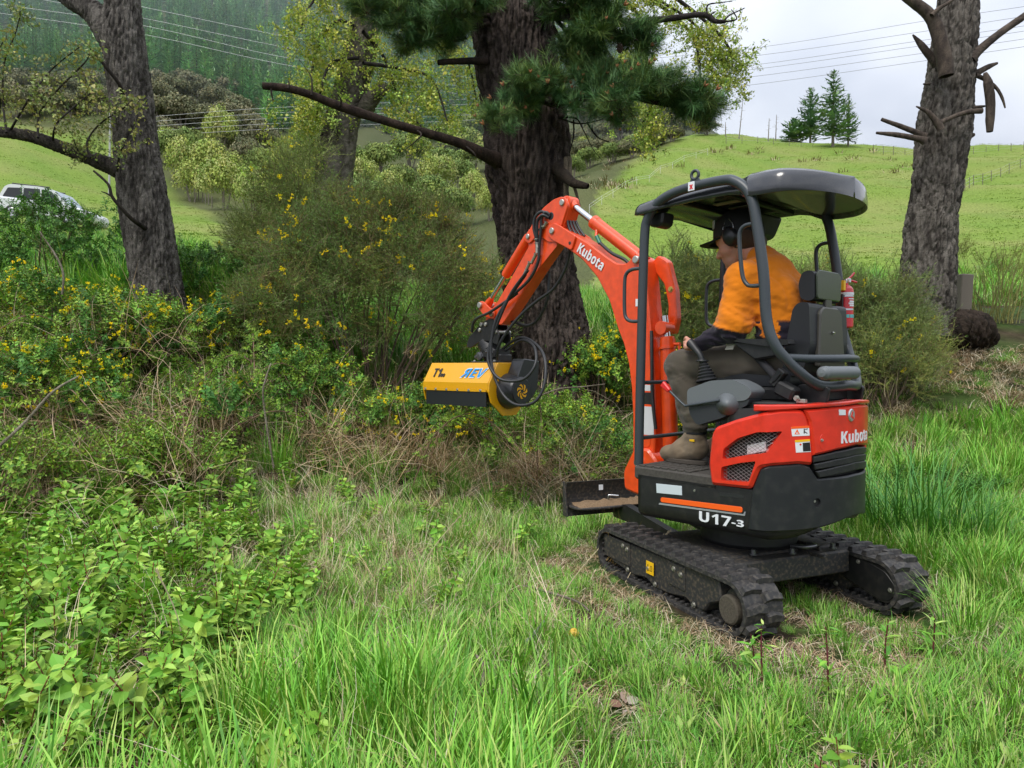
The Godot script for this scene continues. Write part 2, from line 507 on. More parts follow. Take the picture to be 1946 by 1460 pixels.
func nets(mb: MB, lo: Vector3, hi: Vector3, cell: float, f: Callable, colour: Callable) -> void:
	var n := Vector3i(((hi - lo) / cell).ceil())
	var nx := n.x + 1; var ny := n.y + 1; var nzz := n.z + 1
	var val := PackedFloat32Array(); val.resize(nx * ny * nzz); val.fill(9.0)
	var B := 5
	for bz in range(0, nzz, B):
		for by in range(0, ny, B):
			for bx in range(0, nx, B):
				var c: float = f.call(lo + Vector3(bx + B * .5, by + B * .5, bz + B * .5) * cell)
				if absf(c) > cell * B * 1.25:
					if c < 0:
						for z in range(bz, mini(bz + B, nzz)):
							for y in range(by, mini(by + B, ny)):
								for x in range(bx, mini(bx + B, nx)): val[(z * ny + y) * nx + x] = -9.0
					continue
				for z in range(bz, mini(bz + B, nzz)):
					for y in range(by, mini(by + B, ny)):
						for x in range(bx, mini(bx + B, nx)):
							val[(z * ny + y) * nx + x] = f.call(lo + Vector3(x, y, z) * cell)
	var id := {}
	var pos := PackedVector3Array()
	var E := [[0, 1], [0, 2], [0, 4], [1, 3], [1, 5], [2, 3], [2, 6], [3, 7], [4, 5], [4, 6], [5, 7], [6, 7]]
	for z in n.z:
		for y in n.y:
			for x in n.x:
				var b := (z * ny + y) * nx + x
				var v := [val[b], val[b + 1], val[b + nx], val[b + nx + 1], val[b + nx * ny], val[b + nx * ny + 1], val[b + nx * ny + nx], val[b + nx * ny + nx + 1]]
				var neg := 0
				for q in v: if q < 0: neg += 1
				if neg == 0 or neg == 8: continue
				var s := Vector3.ZERO; var m := 0
				for e in E:
					var a: float = v[e[0]]; var c: float = v[e[1]]
					if (a < 0) != (c < 0):
						var t := a / (a - c)
						var pa := Vector3(e[0] & 1, (e[0] >> 1) & 1, e[0] >> 2); var pb := Vector3(e[1] & 1, (e[1] >> 1) & 1, e[1] >> 2)
						s += pa.lerp(pb, t); m += 1
				id[b] = pos.size()
				pos.append(lo + (Vector3(x, y, z) + s / m) * cell)
	var nn := PackedVector3Array(); var cc := PackedColorArray()
	var h := cell * .6
	for p in pos:
		nn.append(Vector3(f.call(p + Vector3(h, 0, 0)) - f.call(p - Vector3(h, 0, 0)), f.call(p + Vector3(0, h, 0)) - f.call(p - Vector3(0, h, 0)), f.call(p + Vector3(0, 0, h)) - f.call(p - Vector3(0, 0, h))).normalized())
		cc.append(colour.call(p))
	var quad := func(a: int, b: int, c: int, d: int) -> void:
		if id.has(a) and id.has(b) and id.has(c) and id.has(d):
			for t in [[a, b, c], [a, c, d]]:
				var i: int = id[t[0]]; var j: int = id[t[1]]; var k: int = id[t[2]]
				if (pos[k] - pos[i]).cross(pos[j] - pos[i]).dot(nn[i] + nn[j] + nn[k]) < 0: var w := j; j = k; k = w
				for g in [i, j, k]: mb.v.append(pos[g]); mb.n.append(nn[g]); mb.c.append(cc[g])
	for z in range(1, n.z):
		for y in range(1, n.y):
			for x in range(1, n.x):
				var b := (z * ny + y) * nx + x
				var s := val[b] < 0
				if s != (val[b + 1] < 0): quad.call(b, b - nx, b - nx - nx * ny, b - nx * ny)
				if s != (val[b + nx] < 0): quad.call(b, b - 1, b - 1 - nx * ny, b - nx * ny)
				if s != (val[b + nx * ny] < 0): quad.call(b, b - 1, b - 1 - nx, b - nx)

func box_of(bones: Array, pad: float) -> Array:
	var lo := Vector3.INF; var hi := -Vector3.INF
	for o in bones:
		var r := Vector3.ONE * (maxf(o[3], o[4]) + pad)
		lo = lo.min(o[0] - r).min(o[0] + o[1] - r); hi = hi.max(o[0] + r).max(o[0] + o[1] + r)
	return [lo, hi]

func cloth_mat(key: String, rough := .85) -> StandardMaterial3D:
	if mats.has(key): return mats[key]
	var m := StandardMaterial3D.new()
	m.resource_name = key; m.vertex_color_use_as_albedo = true; m.roughness = rough; m.metallic_specular = .25
	m.uv1_triplanar = true; m.uv1_scale = Vector3.ONE * 7.0
	m.albedo_texture = texs["cloth"]; m.heightmap_enabled = true; m.heightmap_scale = .06; m.heightmap_texture = texs["cloth"]
	m.rim_enabled = true; m.rim = .35; m.rim_tint = .6
	mats[key] = m
	return m

func person() -> void:
	var t := thing("person", "person in orange jacket, cap and black earmuffs seated in the excavator", "person", ex.transform)
	var hipL := L(-.24, 1.375, -.09); var hipR := L(-.24, 1.375, .12)
	var kneeL := L(.345, 1.345, -.20); var kneeR := L(.345, 1.345, .21)
	var ankL := L(.235, .90, -.215); var ankR := L(.24, .90, .20)
	var pel := L(-.25, 1.40, .015); var wst := L(-.245, 1.52, .01); var chest := L(-.205, 1.73, .0); var upb := L(-.13, 1.885, .0)
	var shL := L(-.07, 1.845, -.2); var shR := L(-.07, 1.845, .215)
	var elL := L(-.055, 1.57, -.275); var elR := L(-.05, 1.57, .30)
	var wrL := L(.145, 1.478, -.315); var wrR := L(.15, 1.478, .35)
	var nk0 := L(-.085, 1.955, .0); var hd := L(.07, 2.092, -.01)
	# --- body: one continuous figure under the clothes, hands and head on finer grids
	var body := [bone(hipL, kneeL, .085, .06), bone(hipR, kneeR, .085, .06), bone(kneeL, ankL, .055, .042), bone(kneeR, ankR, .055, .042), bone(hipL, hipR, .1, .1), bone(pel, wst, .11, .11), bone(wst, chest, .11, .12), bone(chest, upb, .12, .1), bone(shL, shR, .06, .06), bone(shL, elL, .055, .042), bone(shR, elR, .055, .042), bone(elL, wrL, .04, .029), bone(elR, wrR, .04, .029), bone(nk0, hd, .062, .058), bone(ankL, ankL + L(.16, -.1, 0), .045, .035), bone(ankR, ankR + L(.16, -.1, 0), .045, .035)]
	var skin := Color(.56, .27, .19)
	var mb := MB.new()
	var bx := box_of(body, .02)
	nets(mb, bx[0], bx[1], .022, func(p: Vector3) -> float: return field(p, body, .05), func(_p: Vector3) -> Color: return skin)
	# head: cranium, jaw, nose, brow, ears; face looks forward and well down
	var fw := Vector3(-.10, -.32, -.94).normalized(); var hu := Vector3(0, .94, -.33).normalized(); var hr := fw.cross(hu).normalized()
	hu = hr.cross(fw).normalized()
	var hp := func(f: float, u: float, r: float) -> Vector3: return hd + (fw * f + hu * u + hr * r) * 1.2
	var head := [bone(hp.call(-.03, .055, -.018), hp.call(-.03, .055, .018), .088, .088), bone(hp.call(.025, .045, -.012), hp.call(.025, .045, .012), .078, .078), bone(hp.call(.045, -.02, -.02), hp.call(.045, -.02, .02), .055, .055), bone(hp.call(.055, -.075, -.014), hp.call(.055, -.075, .014), .04, .04), bone(hp.call(-.01, -.05, -.035), hp.call(.05, -.085, -.012), .035, .028), bone(hp.call(-.01, -.05, .035), hp.call(.05, -.085, .012), .035, .028), bone(hp.call(.094, .022, 0), hp.call(.122, -.02, 0), .009, .015), bone(hp.call(.108, -.026, -.012), hp.call(.108, -.026, .012), .010, .010), bone(hp.call(.088, .036, -.032), hp.call(.092, .034, .032), .012, .012), bone(hp.call(.094, -.052, -.016), hp.call(.094, -.052, .016), .009, .009), bone(hp.call(.09, -.064, -.014), hp.call(.09, -.064, .014), .010, .010), bone(hp.call(.085, -.098, -.008), hp.call(.085, -.098, .008), .016, .016), bone(nk0 + L(.02, .02, 0), hp.call(-.03, -.03, 0), .062, .058), bone(hp.call(-.015, .005, -.082), hp.call(-.02, -.035, -.078), .013, .010), bone(hp.call(-.015, .005, .082), hp.call(-.02, -.035, .078), .013, .010), bone(hp.call(.06, -.02, -.045), hp.call(.06, -.025, -.04), .022, .022), bone(hp.call(.06, -.02, .045), hp.call(.06, -.025, .04), .022, .022)]
	for o in head:
		o[3] *= 1.2; o[4] *= 1.2
	bx = box_of(head, .012)
	nets(mb, bx[0], bx[1], .006, func(p: Vector3) -> float: return field(p, head, .016), func(p: Vector3) -> Color:
		var q: Vector3 = p - hd
		var u := q.dot(hu); var f := q.dot(fw)
		var n := nz.get_noise_3d(p.x * 2500.0, p.y * 2500.0, p.z * 2500.0)
		var stub := smoothstep(-.035, -.06, u) * smoothstep(-.03, .02, f)          # stubble on the jaw
		var c := skin.lerp(Color(.62, .24, .17), clampf(.4 + n, 0, 1) * .5)
		return c.lerp(Color(.3, .17, .12), stub * .45))
	# hands: palm and five fingers closed round the grips
	for s in [-1.0, 1.0]:
		var w: Vector3 = wrL if s < 0 else wrR
		var k := w + L(.075, -.005, -.012 * s)
		var hand := [bone(w, k, .027, .034), bone(k + L(0, .012, -.02 * s), k + L(.0, -.012, .022 * s), .024, .022)]
		for i in 4:
			var o := k + L(.03 - .003 * absf(i - 1.2), .016 - .012 * i, -.022 * s)
			var a := o + L(.028 - .003 * i, .002, -.012 * s)
			var b := a + L(.004, -.006, -.028 * s); var c := b + L(-.022, -.004, -.006 * s)
			hand.append_array([bone(k, o, .012, .0105), bone(o, a, .0105, .0098), bone(a, b, .0098, .009), bone(b, c, .009, .0075)])
		var th := k + L(-.012, .022, .008 * s)
		hand.append_array([bone(th, th + L(.03, .018, -.004 * s), .013, .011), bone(th + L(.03, .018, -.004 * s), th + L(.05, .012, -.018 * s), .011, .009)])
		bx = box_of(hand, .008)
		nets(mb, bx[0], bx[1], .0048, func(p: Vector3) -> float: return field(p, hand, .007), func(_p: Vector3) -> Color: return skin)
	var sk := StandardMaterial3D.new()
	sk.vertex_color_use_as_albedo = true; sk.roughness = .5; sk.subsurf_scatter_enabled = true; sk.subsurf_scatter_strength = .12
	obj("body", mb, sk, t)
	# eyes and brows under the peak
	for s in [-1.0, 1.0]:
		mb = MB.new(); mb.ball(hp.call(.083, .012, .031 * s), Vector3(.013, .011, .013), 8, 10); obj("eye", mb, mat("eye white", .6, .58, .55, .3), t)
		mb = MB.new(); mb.tube([hp.call(.098, .03, .018 * s), hp.call(.099, .034, .034 * s), hp.call(.088, .03, .048 * s)], [.004, .005, .003], 6); obj("eyebrow", mb, mat("brown hair", .1, .06, .035, .8), t)
	# hair below the cap
	mb = MB.new()
	var hb := [bone(hp.call(-.045, .0, -.04), hp.call(-.045, .0, .04), .07, .07), bone(hp.call(-.075, -.03, -.03), hp.call(-.075, -.03, .03), .05, .05), bone(hp.call(-.02, .03, -.07), hp.call(-.03, .0, -.066), .026, .024), bone(hp.call(-.02, .03, .07), hp.call(-.03, .0, .066), .026, .024)]
	for o in hb:
		o[3] *= 1.12; o[4] *= 1.12
	bx = box_of(hb, .01)
	nets(mb, bx[0], bx[1], .007, func(p: Vector3) -> float: return field(p, hb, .015) + nz.get_noise_3d(p.x * 9000, p.y * 4000, p.z * 9000) * .002, func(_p: Vector3) -> Color: return Color(.075, .045, .028))
	obj("hair", mb, cloth_mat("hair", .7), t)
	# --- jacket: orange above, navy hem and cuffs
	var cloth := [bone(pel + L(-.0, .03, -.07), wst + L(0, 0, -.075), .135, .13), bone(pel + L(0, .03, .07), wst + L(0, 0, .075), .135, .13), bone(wst + L(0, 0, -.075), chest + L(.0, 0, -.08), .13, .132), bone(wst + L(0, 0, .075), chest + L(0, 0, .08), .13, .132), bone(chest + L(0, 0, -.08), upb + L(-.0, 0, -.08), .132, .1), bone(chest + L(0, 0, .08), upb + L(0, 0, .08), .132, .1), bone(upb, nk0 + L(.0, .02, 0), .11, .075), bone(shL, upb, .082, .1), bone(shR, upb, .082, .1), bone(shL, elL, .1, .088), bone(shR, elR, .1, .088), bone(elL, wrL + L(-.02, .004, 0), .074, .05), bone(elR, wrR + L(-.02, .004, 0), .074, .05), bone(nk0 + L(.015, .03, -.03), nk0 + L(.015, .03, .03), .062, .062)]
	mb = MB.new()
	bx = box_of(cloth, .02)
	var jf := func(p: Vector3) -> float:
		var d := field(p, cloth, .055)
		if absf(d) < .05:
			var w := nz2.get_noise_3d(p.x * 520.0, p.y * 900.0 + p.z * 500.0, p.z * 420.0)
			d += w * .013 * smoothstep(2.0, 1.6, p.y) + nz2.get_noise_3d(p.x * 1500.0, p.y * 2600.0, p.z * 1500.0) * .004
			d += .006 * exp(-pow((absf(p.x) - .165 - (p.y - 1.75) * .1) / .008, 2)) * smoothstep(1.62, 1.7, p.y)      # sleeve seam
			# folds gathered at the elbow and above the hem
			d += sin((p.y + p.z * .5) * 95.0 + w * 5.0) * .006 * exp(-pow((p - elL).length() / .11, 2))
			d += sin(p.y * 120.0 + w * 6.0) * .005 * exp(-pow((p.y - 1.52) / .05, 2))
		var neck := nk0 + L(.02, .045, 0)
		return maxf(d, -((p - hd).length() - .12)) if p.y > neck.y else d
	var org := Color(.93, .27, .015); var nav := Color(.028, .024, .038)
	nets(mb, bx[0], bx[1], .0105, jf, func(p: Vector3) -> Color:
		var edge := 1.605 + .02 * nz2.get_noise_3d(p.x * 200.0, 0, p.z * 200.0)
		var onarm := absf(p.x) > .2
		if onarm: edge = 1.57 + .3 * -p.z
		var dust := .9 + .16 * nz.get_noise_3d(p.x * 500.0, p.y * 500.0, p.z * 500.0)
		return nav.lerp(org, smoothstep(edge - .004, edge + .004, p.y)) * Color(dust, dust, dust))
	obj("jacket", mb, cloth_mat("fleece", .9), t)
	# --- trousers
	var leg := [bone(hipL, kneeL, .125, .096), bone(hipR, kneeR, .125, .096), bone(kneeL + L(.0, -.01, 0), ankL + L(-.0, .09, 0), .096, .078), bone(kneeR + L(0, -.01, 0), ankR + L(-.0, .09, 0), .096, .078), bone(hipL, hipR, .125, .125), bone(pel, pel + L(0, .06, 0), .14, .14)]
	mb = MB.new()
	bx = box_of(leg, .02)
	nets(mb, bx[0], bx[1], .013, func(p: Vector3) -> float:
		var d := field(p, leg, .05)
		if absf(d) < .05:
			var w := nz2.get_noise_3d(p.x * 600.0, p.y * 700.0, p.z * 500.0)
			d += w * .012 + sin((p.y * 1.0 + p.z * .6) * 80.0 + w * 7.0) * .006 * (exp(-pow((p.y - 1.02) / .08, 2)) + exp(-pow((p - kneeL).length() / .12, 2)))
		return d, func(p: Vector3) -> Color:
		var k := .9 + .25 * nz.get_noise_3d(p.x * 400.0, p.y * 400.0, p.z * 400.0)
		return Color(.115, .1, .078) * Color(k, k, k))
	obj("trousers", mb, cloth_mat("canvas", .9), t)
	mb = MB.new(); mb.box(L(-.03, 1.462, -.262), Vector3(.005, .05, .05), .001, Basis(Vector3.BACK, -.6)); obj("pocket_patch", mb, mat("patch", .6, .57, .48, .7), t)
	# --- boots
	for s in [[ankL, "boot"], [ankR, "boot"]]:
		var a: Vector3 = s[0]
		var bt := [bone(a + L(-.0, .06, 0), a + L(-.015, -.04, 0), .062, .06), bone(a + L(-.02, -.06, 0), a + L(.1, -.085, 0), .06, .05), bone(a + L(.1, -.085, -.012), a + L(.2, -.1, -.008), .05, .042), bone(a + L(.1, -.085, .012), a + L(.2, -.1, .008), .05, .042), bone(a + L(.1, -.05, 0), a + L(.0, .02, 0), .045, .05)]
		mb = MB.new(); bx = box_of(bt, .015)
		nets(mb, bx[0], bx[1], .0085, func(p: Vector3) -> float: return maxf(field(p, bt, .03) + nz2.get_noise_3d(p.x * 1500, p.y * 2200, p.z * 1500) * .003, .757 - p.y), func(p: Vector3) -> Color:
			var k := .5 + .5 * nz.get_noise_3d(p.x * 700.0, p.y * 700.0, p.z * 700.0)
			return Color(.15, .11, .075).lerp(Color(.36, .28, .19), k))
		var bo := obj("boot", mb, cloth_mat("suede", .9), t)
		mb = MB.new()
		var sole := PackedVector2Array()
		for q in 28:
			var an := TAU * q / 28
			sole.append(Vector2(cos(an) * (.052 + .006 * cos(an * 2.0)), sin(an) * .155 + .075))
		mb.prism(sole, Transform3D(Basis(Vector3.RIGHT, Vector3(0, 0, -1), Vector3.UP), Vector3(a.x, 0, a.z)), .748, .778, .006)
		obj("boot_sole", mb, mat("boot rubber", .09, .075, .06, .85, 0, "grain", 8.0), bo)
		mb = MB.new()
		mb.tube([a + L(-.005, .035, 0), a + L(-.005, .085, 0)], [.066, .066], 18); obj("boot_cuff", mb, mat("boot sock", .012, .012, .014, .9), bo)
		mb = MB.new()
		for q in 5: mb.tube([a + L(.075 + .012 * q, .0 - .018 * q, -.03), a + L(.085 + .012 * q, .006 - .018 * q, 0), a + L(.075 + .012 * q, .0 - .018 * q, .03)], .003, 5)
		obj("boot_lace", mb, mat("lace", .3, .26, .2, .8), bo)
		mb = MB.new(); mb.box(a + L(-.02, .0, -.062), Vector3(.004, .014, .035), .001); obj("boot_tag", mb, mat("yellow decal", .85, .5, .01, .4), bo)
	# --- cap with flat peak
	var cap := mat("cap cloth", .012, .012, .014, .8, 0, "cloth", 10.0)
	mb = MB.new()
	var cf := (fw + hu * .3).normalized(); var cu := hr.cross(cf).normalized()
	var c0: Vector3 = hp.call(-.014, .056, 0)
	var cr := Transform3D(Basis(hr, cu, hr.cross(cu)), c0)
	var prof := []
	for i in 9:
		var an := i / 8.0 * PI * .5
		prof.append(Vector2(.140 * cos(an * .98) + .002, .136 * sin(an)))
	prof.push_front(Vector2(.142, -.04))
	mb.lathe(prof, Transform3D(cr.basis * Basis.from_scale(Vector3(.97, 1, 1.08)), cr.origin), 28, true)
	var cp := obj("cap", mb, cap, t)
	mb = MB.new()
	var pk := []
	for i in 2:
		var ring := PackedVector3Array()
		for k in 17:
			var an := lerpf(-1.15, 1.15, k / 16.0)
			var r0 := .105; var r1 := .188 if i else .10
			var ff := cos(an) * r1 * (1.06 if i else 1.0); var sd := sin(an) * (r0 if not i else r0 * .98)
			ring.append(c0 + (cf * (ff + .012) + cu * (-.026 - (.016 if i else 0.0) - absf(sd) * .1) + hr * sd) * 1.2)
		for k in range(16, -1, -1):
			var q: Vector3 = ring[k] - cu * .006
			ring.append(q)
		pk.append(ring)
	mb.loft(pk, true, true, true)
	obj("cap_peak", mb, cap, cp)
	mb = MB.new(); mb.box(c0 + cf * .128 + cu * .05 - hr * .07, Vector3(.05, .05, .006), .002, Basis(Vector3.UP, .75)); obj("cap_badge", mb, mat("cap badge grey", .5, .5, .52, .6), cp)
	# --- earmuffs
	var em := MB.new()
	var band := []
	for k in 21:
		var an := lerpf(-.1, PI + .1, k / 20.0)
		band.append(hp.call(-.02, .03 + .128 * sin(an), -.112 * cos(an)))
	em.tube(band, .009, 8)
	var muff := obj("earmuffs", em, mat("muff black", .014, .014, .016, .35), t)
	for s in [-1.0, 1.0]:
		mb = MB.new()
		mb.lathe([Vector2(.036, 0), Vector2(.044, .006), Vector2(.046, .02), Vector2(.042, .036), Vector2(.028, .044), Vector2(0, .047)], Transform3D(Basis(fw, Vector3(s, 0, 0), hu * -s) * Basis.from_scale(Vector3(1.03, 1.15, 1.38)), hp.call(-.012, .012, .09 * s)), 22, true)
		obj("ear_cup", mb, mats["muff black"], muff)
		for q in [-.028, .028]:
			mb = MB.new(); mb.tube([hp.call(-.012 + q * .8, -.005 + .03, .115 * s), hp.call(-.015 + q, .06, .117 * s), hp.call(-.018 + q * .35, .10, .108 * s)], .0022, 6); obj("muff_wire", mb, mats["bright steel"], muff)

func fire_extinguisher() -> void:
	var o := ex.transform * Transform3D(Basis.IDENTITY, L(-.37, 1.575, .44))
	var t := thing("fire_extinguisher", "red fire extinguisher strapped to the rear canopy post", "extinguisher", o)
	var redm := mat("extinguisher red", .62, .012, .02, .25, 0, "", 1, 0, .4)
	var mb := MB.new()
	mb.lathe([Vector2(0, .0), Vector2(.04, 0), Vector2(.0475, .008), Vector2(.0475, .215), Vector2(.044, .235), Vector2(.03, .253), Vector2(.018, .258), Vector2(.018, .27), Vector2(0, .27)], Transform3D.IDENTITY, 28)
	var b := obj("cylinder", mb, redm, t)
	var ring := func(y0: float, y1: float, r: float, a0: float, a1: float, m: Material, nm: String) -> void:
		var q := MB.new()
		for k in 20:
			var a := lerpf(a0, a1, k / 20.0); var c := lerpf(a0, a1, (k + 1) / 20.0)
			var d := Vector3(cos(a), 0, sin(a)); var e := Vector3(cos(c), 0, sin(c))
			q.squad(d * r + Vector3.UP * y0, e * r + Vector3.UP * y0, e * r + Vector3.UP * y1, d * r + Vector3.UP * y1, d, e, e, d)
			for y in [y0, y1]: q.fquad(d * (r - .003) + Vector3.UP * y, e * (r - .003) + Vector3.UP * y, e * r + Vector3.UP * y, d * r + Vector3.UP * y, Vector3.UP * (1.0 if y == y1 else -1.0))
		obj(nm, q, m, b)
	ring.call(.196, .212, .0485, 0, TAU, mats["white decal"], "white_band")
	ring.call(.185, .195, .0495, 0, TAU, mats["bright steel"], "strap")
	ring.call(.105, .115, .0495, 0, TAU, mats["bright steel"], "strap")
	for k in 3: ring.call(.06, .08, .0485, 1.15 + k * .52, 1.6 + k * .52, mat("label teal", .12, .5, .5, .4), "label_square")
	for k in 4: ring.call(.17 - .012 * k - (.006 if k else 0.0), .176 - .012 * k - (.002 if k else 0.0), .0482, 1.3, 2.3 - .12 * (k % 2), mats["white decal"], "label_line")
	mb = MB.new()
	mb.tube([Vector3(0, .262, 0), Vector3(0, .285, 0)], .015, 12); mb.box(Vector3(0, .283, 0), Vector3(.03, .02, .03), .004)
	var vh := obj("valve", mb, mats["bright steel"], t)
	mb = MB.new(); mb.tube(smooth_path([Vector3(-.01, .285, 0), Vector3(.03, .3, .01), Vector3(.075, .335, .02)], 3), .007, 8); mb.tube([Vector3(0, .288, 0), Vector3(.05, .287, .015), Vector3(.095, .28, .025)], .007, 8); obj("lever", mb, redm, vh)
	mb = MB.new(); mb.lathe([Vector2(0, 0), Vector2(.013, 0), Vector2(.013, .012), Vector2(0, .012)], Transform3D(Basis(Vector3.RIGHT, PI / 2), Vector3(.005, .285, .015)), 14); obj("gauge", mb, mats["white decal"], vh)
	mb = MB.new(); mb.box(Vector3(-.06, .25, 0), Vector3(.025, .06, .05), .003); obj("yellow_tag", mb, mat("yellow decal", .85, .5, .01, .4), t)
	mb = MB.new()
	mb.tube(smooth_path([Vector3(-.05, .24, -.02), Vector3(-.055, .12, -.02), Vector3(-.05, 0, -.02), Vector3(0, -.006, .0), Vector3(.05, -.004, .0), Vector3(.052, .03, .0)], 4), .004, 6)
	mb.box(Vector3(-.058, .12, 0), Vector3(.015, .16, .03), .003)
	obj("bracket", mb, mat("muff black", .014, .014, .016, .35), t)

# ---------------------------------------------------------------- excavator
# machine axes: f forward, y up, r to the operator's right
const RW := 0.49
const RT := 0.62
const L1 := 0.94987
const A0 := 0.65939
const SM := 1.51490          # middle of the tail along the outline
var ex: Node3D

func L(f: float, y: float, r: float) -> Vector3: return Vector3(r, y, -f)
func SIDE(r := 0.0, f := 0.0, y := 0.0) -> Transform3D: return Transform3D(Basis(Vector3(0, 0, -1), Vector3.UP, Vector3.RIGHT), L(f, y, r))
func P2(a: Array) -> PackedVector2Array:
	var o := PackedVector2Array()
	for i in range(0, a.size(), 2): o.append(Vector2(a[i], a[i + 1]))
	return o

# plan outline of the upper body: s runs from the front left corner round the tail to the front right
func hull(s: float, off := 0.0) -> Vector3:
	if s <= L1: return L(0.57 - s, 0, -RW - off)
	var th := A0 + (s - L1) / RT
	if th > PI - A0: return L(-RT * sin(A0) + (th - PI + A0) * RT, 0, RW + off)
	return L(-(RT + off) * sin(th), 0, -(RT + off) * cos(th))
func wrapn(s: float) -> Vector3:
	var th := clampf(A0 + (s - L1) / RT, A0, PI - A0)
	if s <= L1: return L(0, 0, -1)
	if th >= PI - A0: return L(0, 0, 1)
	return L(-sin(th), 0, -cos(th))
func wpt(p: Vector2, off: float) -> Vector3: return hull(p.x, off) + Vector3(0, p.y, 0)

func finer(poly: PackedVector2Array, step := 0.035) -> PackedVector2Array:
	var o := PackedVector2Array()
	for i in poly.size():
		var a := poly[i]; var b := poly[(i + 1) % poly.size()]
		var k := maxi(1, int(ceil(a.distance_to(b) / step)))
		for j in k: o.append(a.lerp(b, float(j) / k))
	return o

func rounded(poly: PackedVector2Array, rad: float, seg := 4) -> PackedVector2Array:
	var o := PackedVector2Array()
	var m := poly.size()
	for i in m:
		var p := poly[i]
		var a := poly[(i + m - 1) % m] - p; var b := poly[(i + 1) % m] - p
		var d := minf(rad, minf(a.length(), b.length()) * 0.45)
		var p0 := p + a.normalized() * d; var p1 := p + b.normalized() * d
		for k in seg + 1:
			var t := float(k) / seg
			o.append(p0.lerp(p, t).lerp(p.lerp(p1, t), t))
	return o

# a sheet panel laid round the outline
func panel(mb: MB, pl, off0: float, off1: float, bev := 0.006, holes := []) -> void:
	var poly := finer(PackedVector2Array(pl))
	var ins := mb.inset(poly, bev) if bev > 0 else poly
	var lo := 1e9; var hi := -1e9
	for p in ins: lo = minf(lo, p.x); hi = maxf(hi, p.x)
	var s := lo
	while s < hi:
		var e := minf(s + 0.03, hi)
		var strip := PackedVector2Array([Vector2(s, -1), Vector2(e, -1), Vector2(e, 4), Vector2(s, 4)])
		var parts: Array = Geometry2D.intersect_polygons(ins, strip)
		for h in holes:
			var nx := []
			for q in parts: nx.append_array(Geometry2D.clip_polygons(q, h))
			parts = nx
		for q in parts:
			var ix := Geometry2D.triangulate_polygon(q)
			for i in range(0, ix.size(), 3):
				var a: Vector2 = q[ix[i]]; var b: Vector2 = q[ix[i + 1]]; var d: Vector2 = q[ix[i + 2]]
				mb.tri(wpt(a, off1), wpt(b, off1), wpt(d, off1), wrapn(a.x), wrapn(b.x), wrapn(d.x))
		s = e
	for i in poly.size():
		var j := (i + 1) % poly.size()
		var out := wpt(poly[i], off1) - wpt(ins[i], off1)
		if bev > 0:
			mb.fquad(wpt(ins[i], off1), wpt(ins[j], off1), wpt(poly[j], off1 - bev), wpt(poly[i], off1 - bev), out.normalized() + wrapn(poly[i].x))
		mb.fquad(wpt(poly[i], off1 - bev), wpt(poly[j], off1 - bev), wpt(poly[j], off0), wpt(poly[i], off0), out)
	for h in holes:
		var hp := finer(h)
		for i in hp.size():
			var j := (i + 1) % hp.size()
			mb.fquad(wpt(hp[i], off1), wpt(hp[j], off1), wpt(hp[j], off0 - 0.012), wpt(hp[i], off0 - 0.012))

func text_arrays(txt: String, w: float, h: float, depth := 0.004, weight := 700, font := "Droid Sans") -> ArrayMesh:
	var t := TextMesh.new()
	var sf := SystemFont.new()
	sf.font_names = PackedStringArray([font]); sf.font_weight = weight
	t.font = sf; t.text = txt; t.font_size = 64; t.pixel_size = 0.01; t.depth = 0.02
	var a := t.get_mesh_arrays()
	var v: PackedVector3Array = a[Mesh.ARRAY_VERTEX]
	var lo := Vector3.INF; var hi := -Vector3.INF
	for p in v: lo = lo.min(p); hi = hi.max(p)
	var o := PackedVector3Array()
	for p in v: o.append(Vector3((p.x - lo.x) / (hi.x - lo.x) * w - w / 2, (p.y - lo.y) / (hi.y - lo.y) * h - h / 2, (p.z - lo.z) / (hi.z - lo.z) * depth))
	var b := []; b.resize(Mesh.ARRAY_MAX)
	b[Mesh.ARRAY_VERTEX] = o; b[Mesh.ARRAY_NORMAL] = a[Mesh.ARRAY_NORMAL]; b[Mesh.ARRAY_INDEX] = a[Mesh.ARRAY_INDEX]
	var m := ArrayMesh.new()
	m.add_surface_from_arrays(Mesh.PRIMITIVE_TRIANGLES, b)
	return m

func hexbolt(mb: MB, p: Vector3, axis: Vector3, r := 0.012, h := 0.01) -> void:
	var y := axis.normalized()
	var x := y.cross(Vector3(0.3, 0.5, 0.81)).normalized()
	mb.lathe([Vector2(r * 1.5, 0), Vector2(r * 1.5, h * 0.25), Vector2(r, h * 0.25), Vector2(r * 0.95, h), Vector2(0, h)], Transform3D(Basis(x, y, x.cross(y)), p), 6)

func pin(mb: MB, f: float, y: float, r0: float, r1: float, rad: float) -> void:
	var b := Basis(Vector3(0, 1, 0), Vector3(1, 0, 0), Vector3(0, 0, -1))
	var l := r1 - r0
	mb.lathe([Vector2(0, 0), Vector2(rad * .8, 0), Vector2(rad, .003), Vector2(rad, l - .003), Vector2(rad * .8, l), Vector2(0, l)], Transform3D(b, L(f, y, r0)), 18)

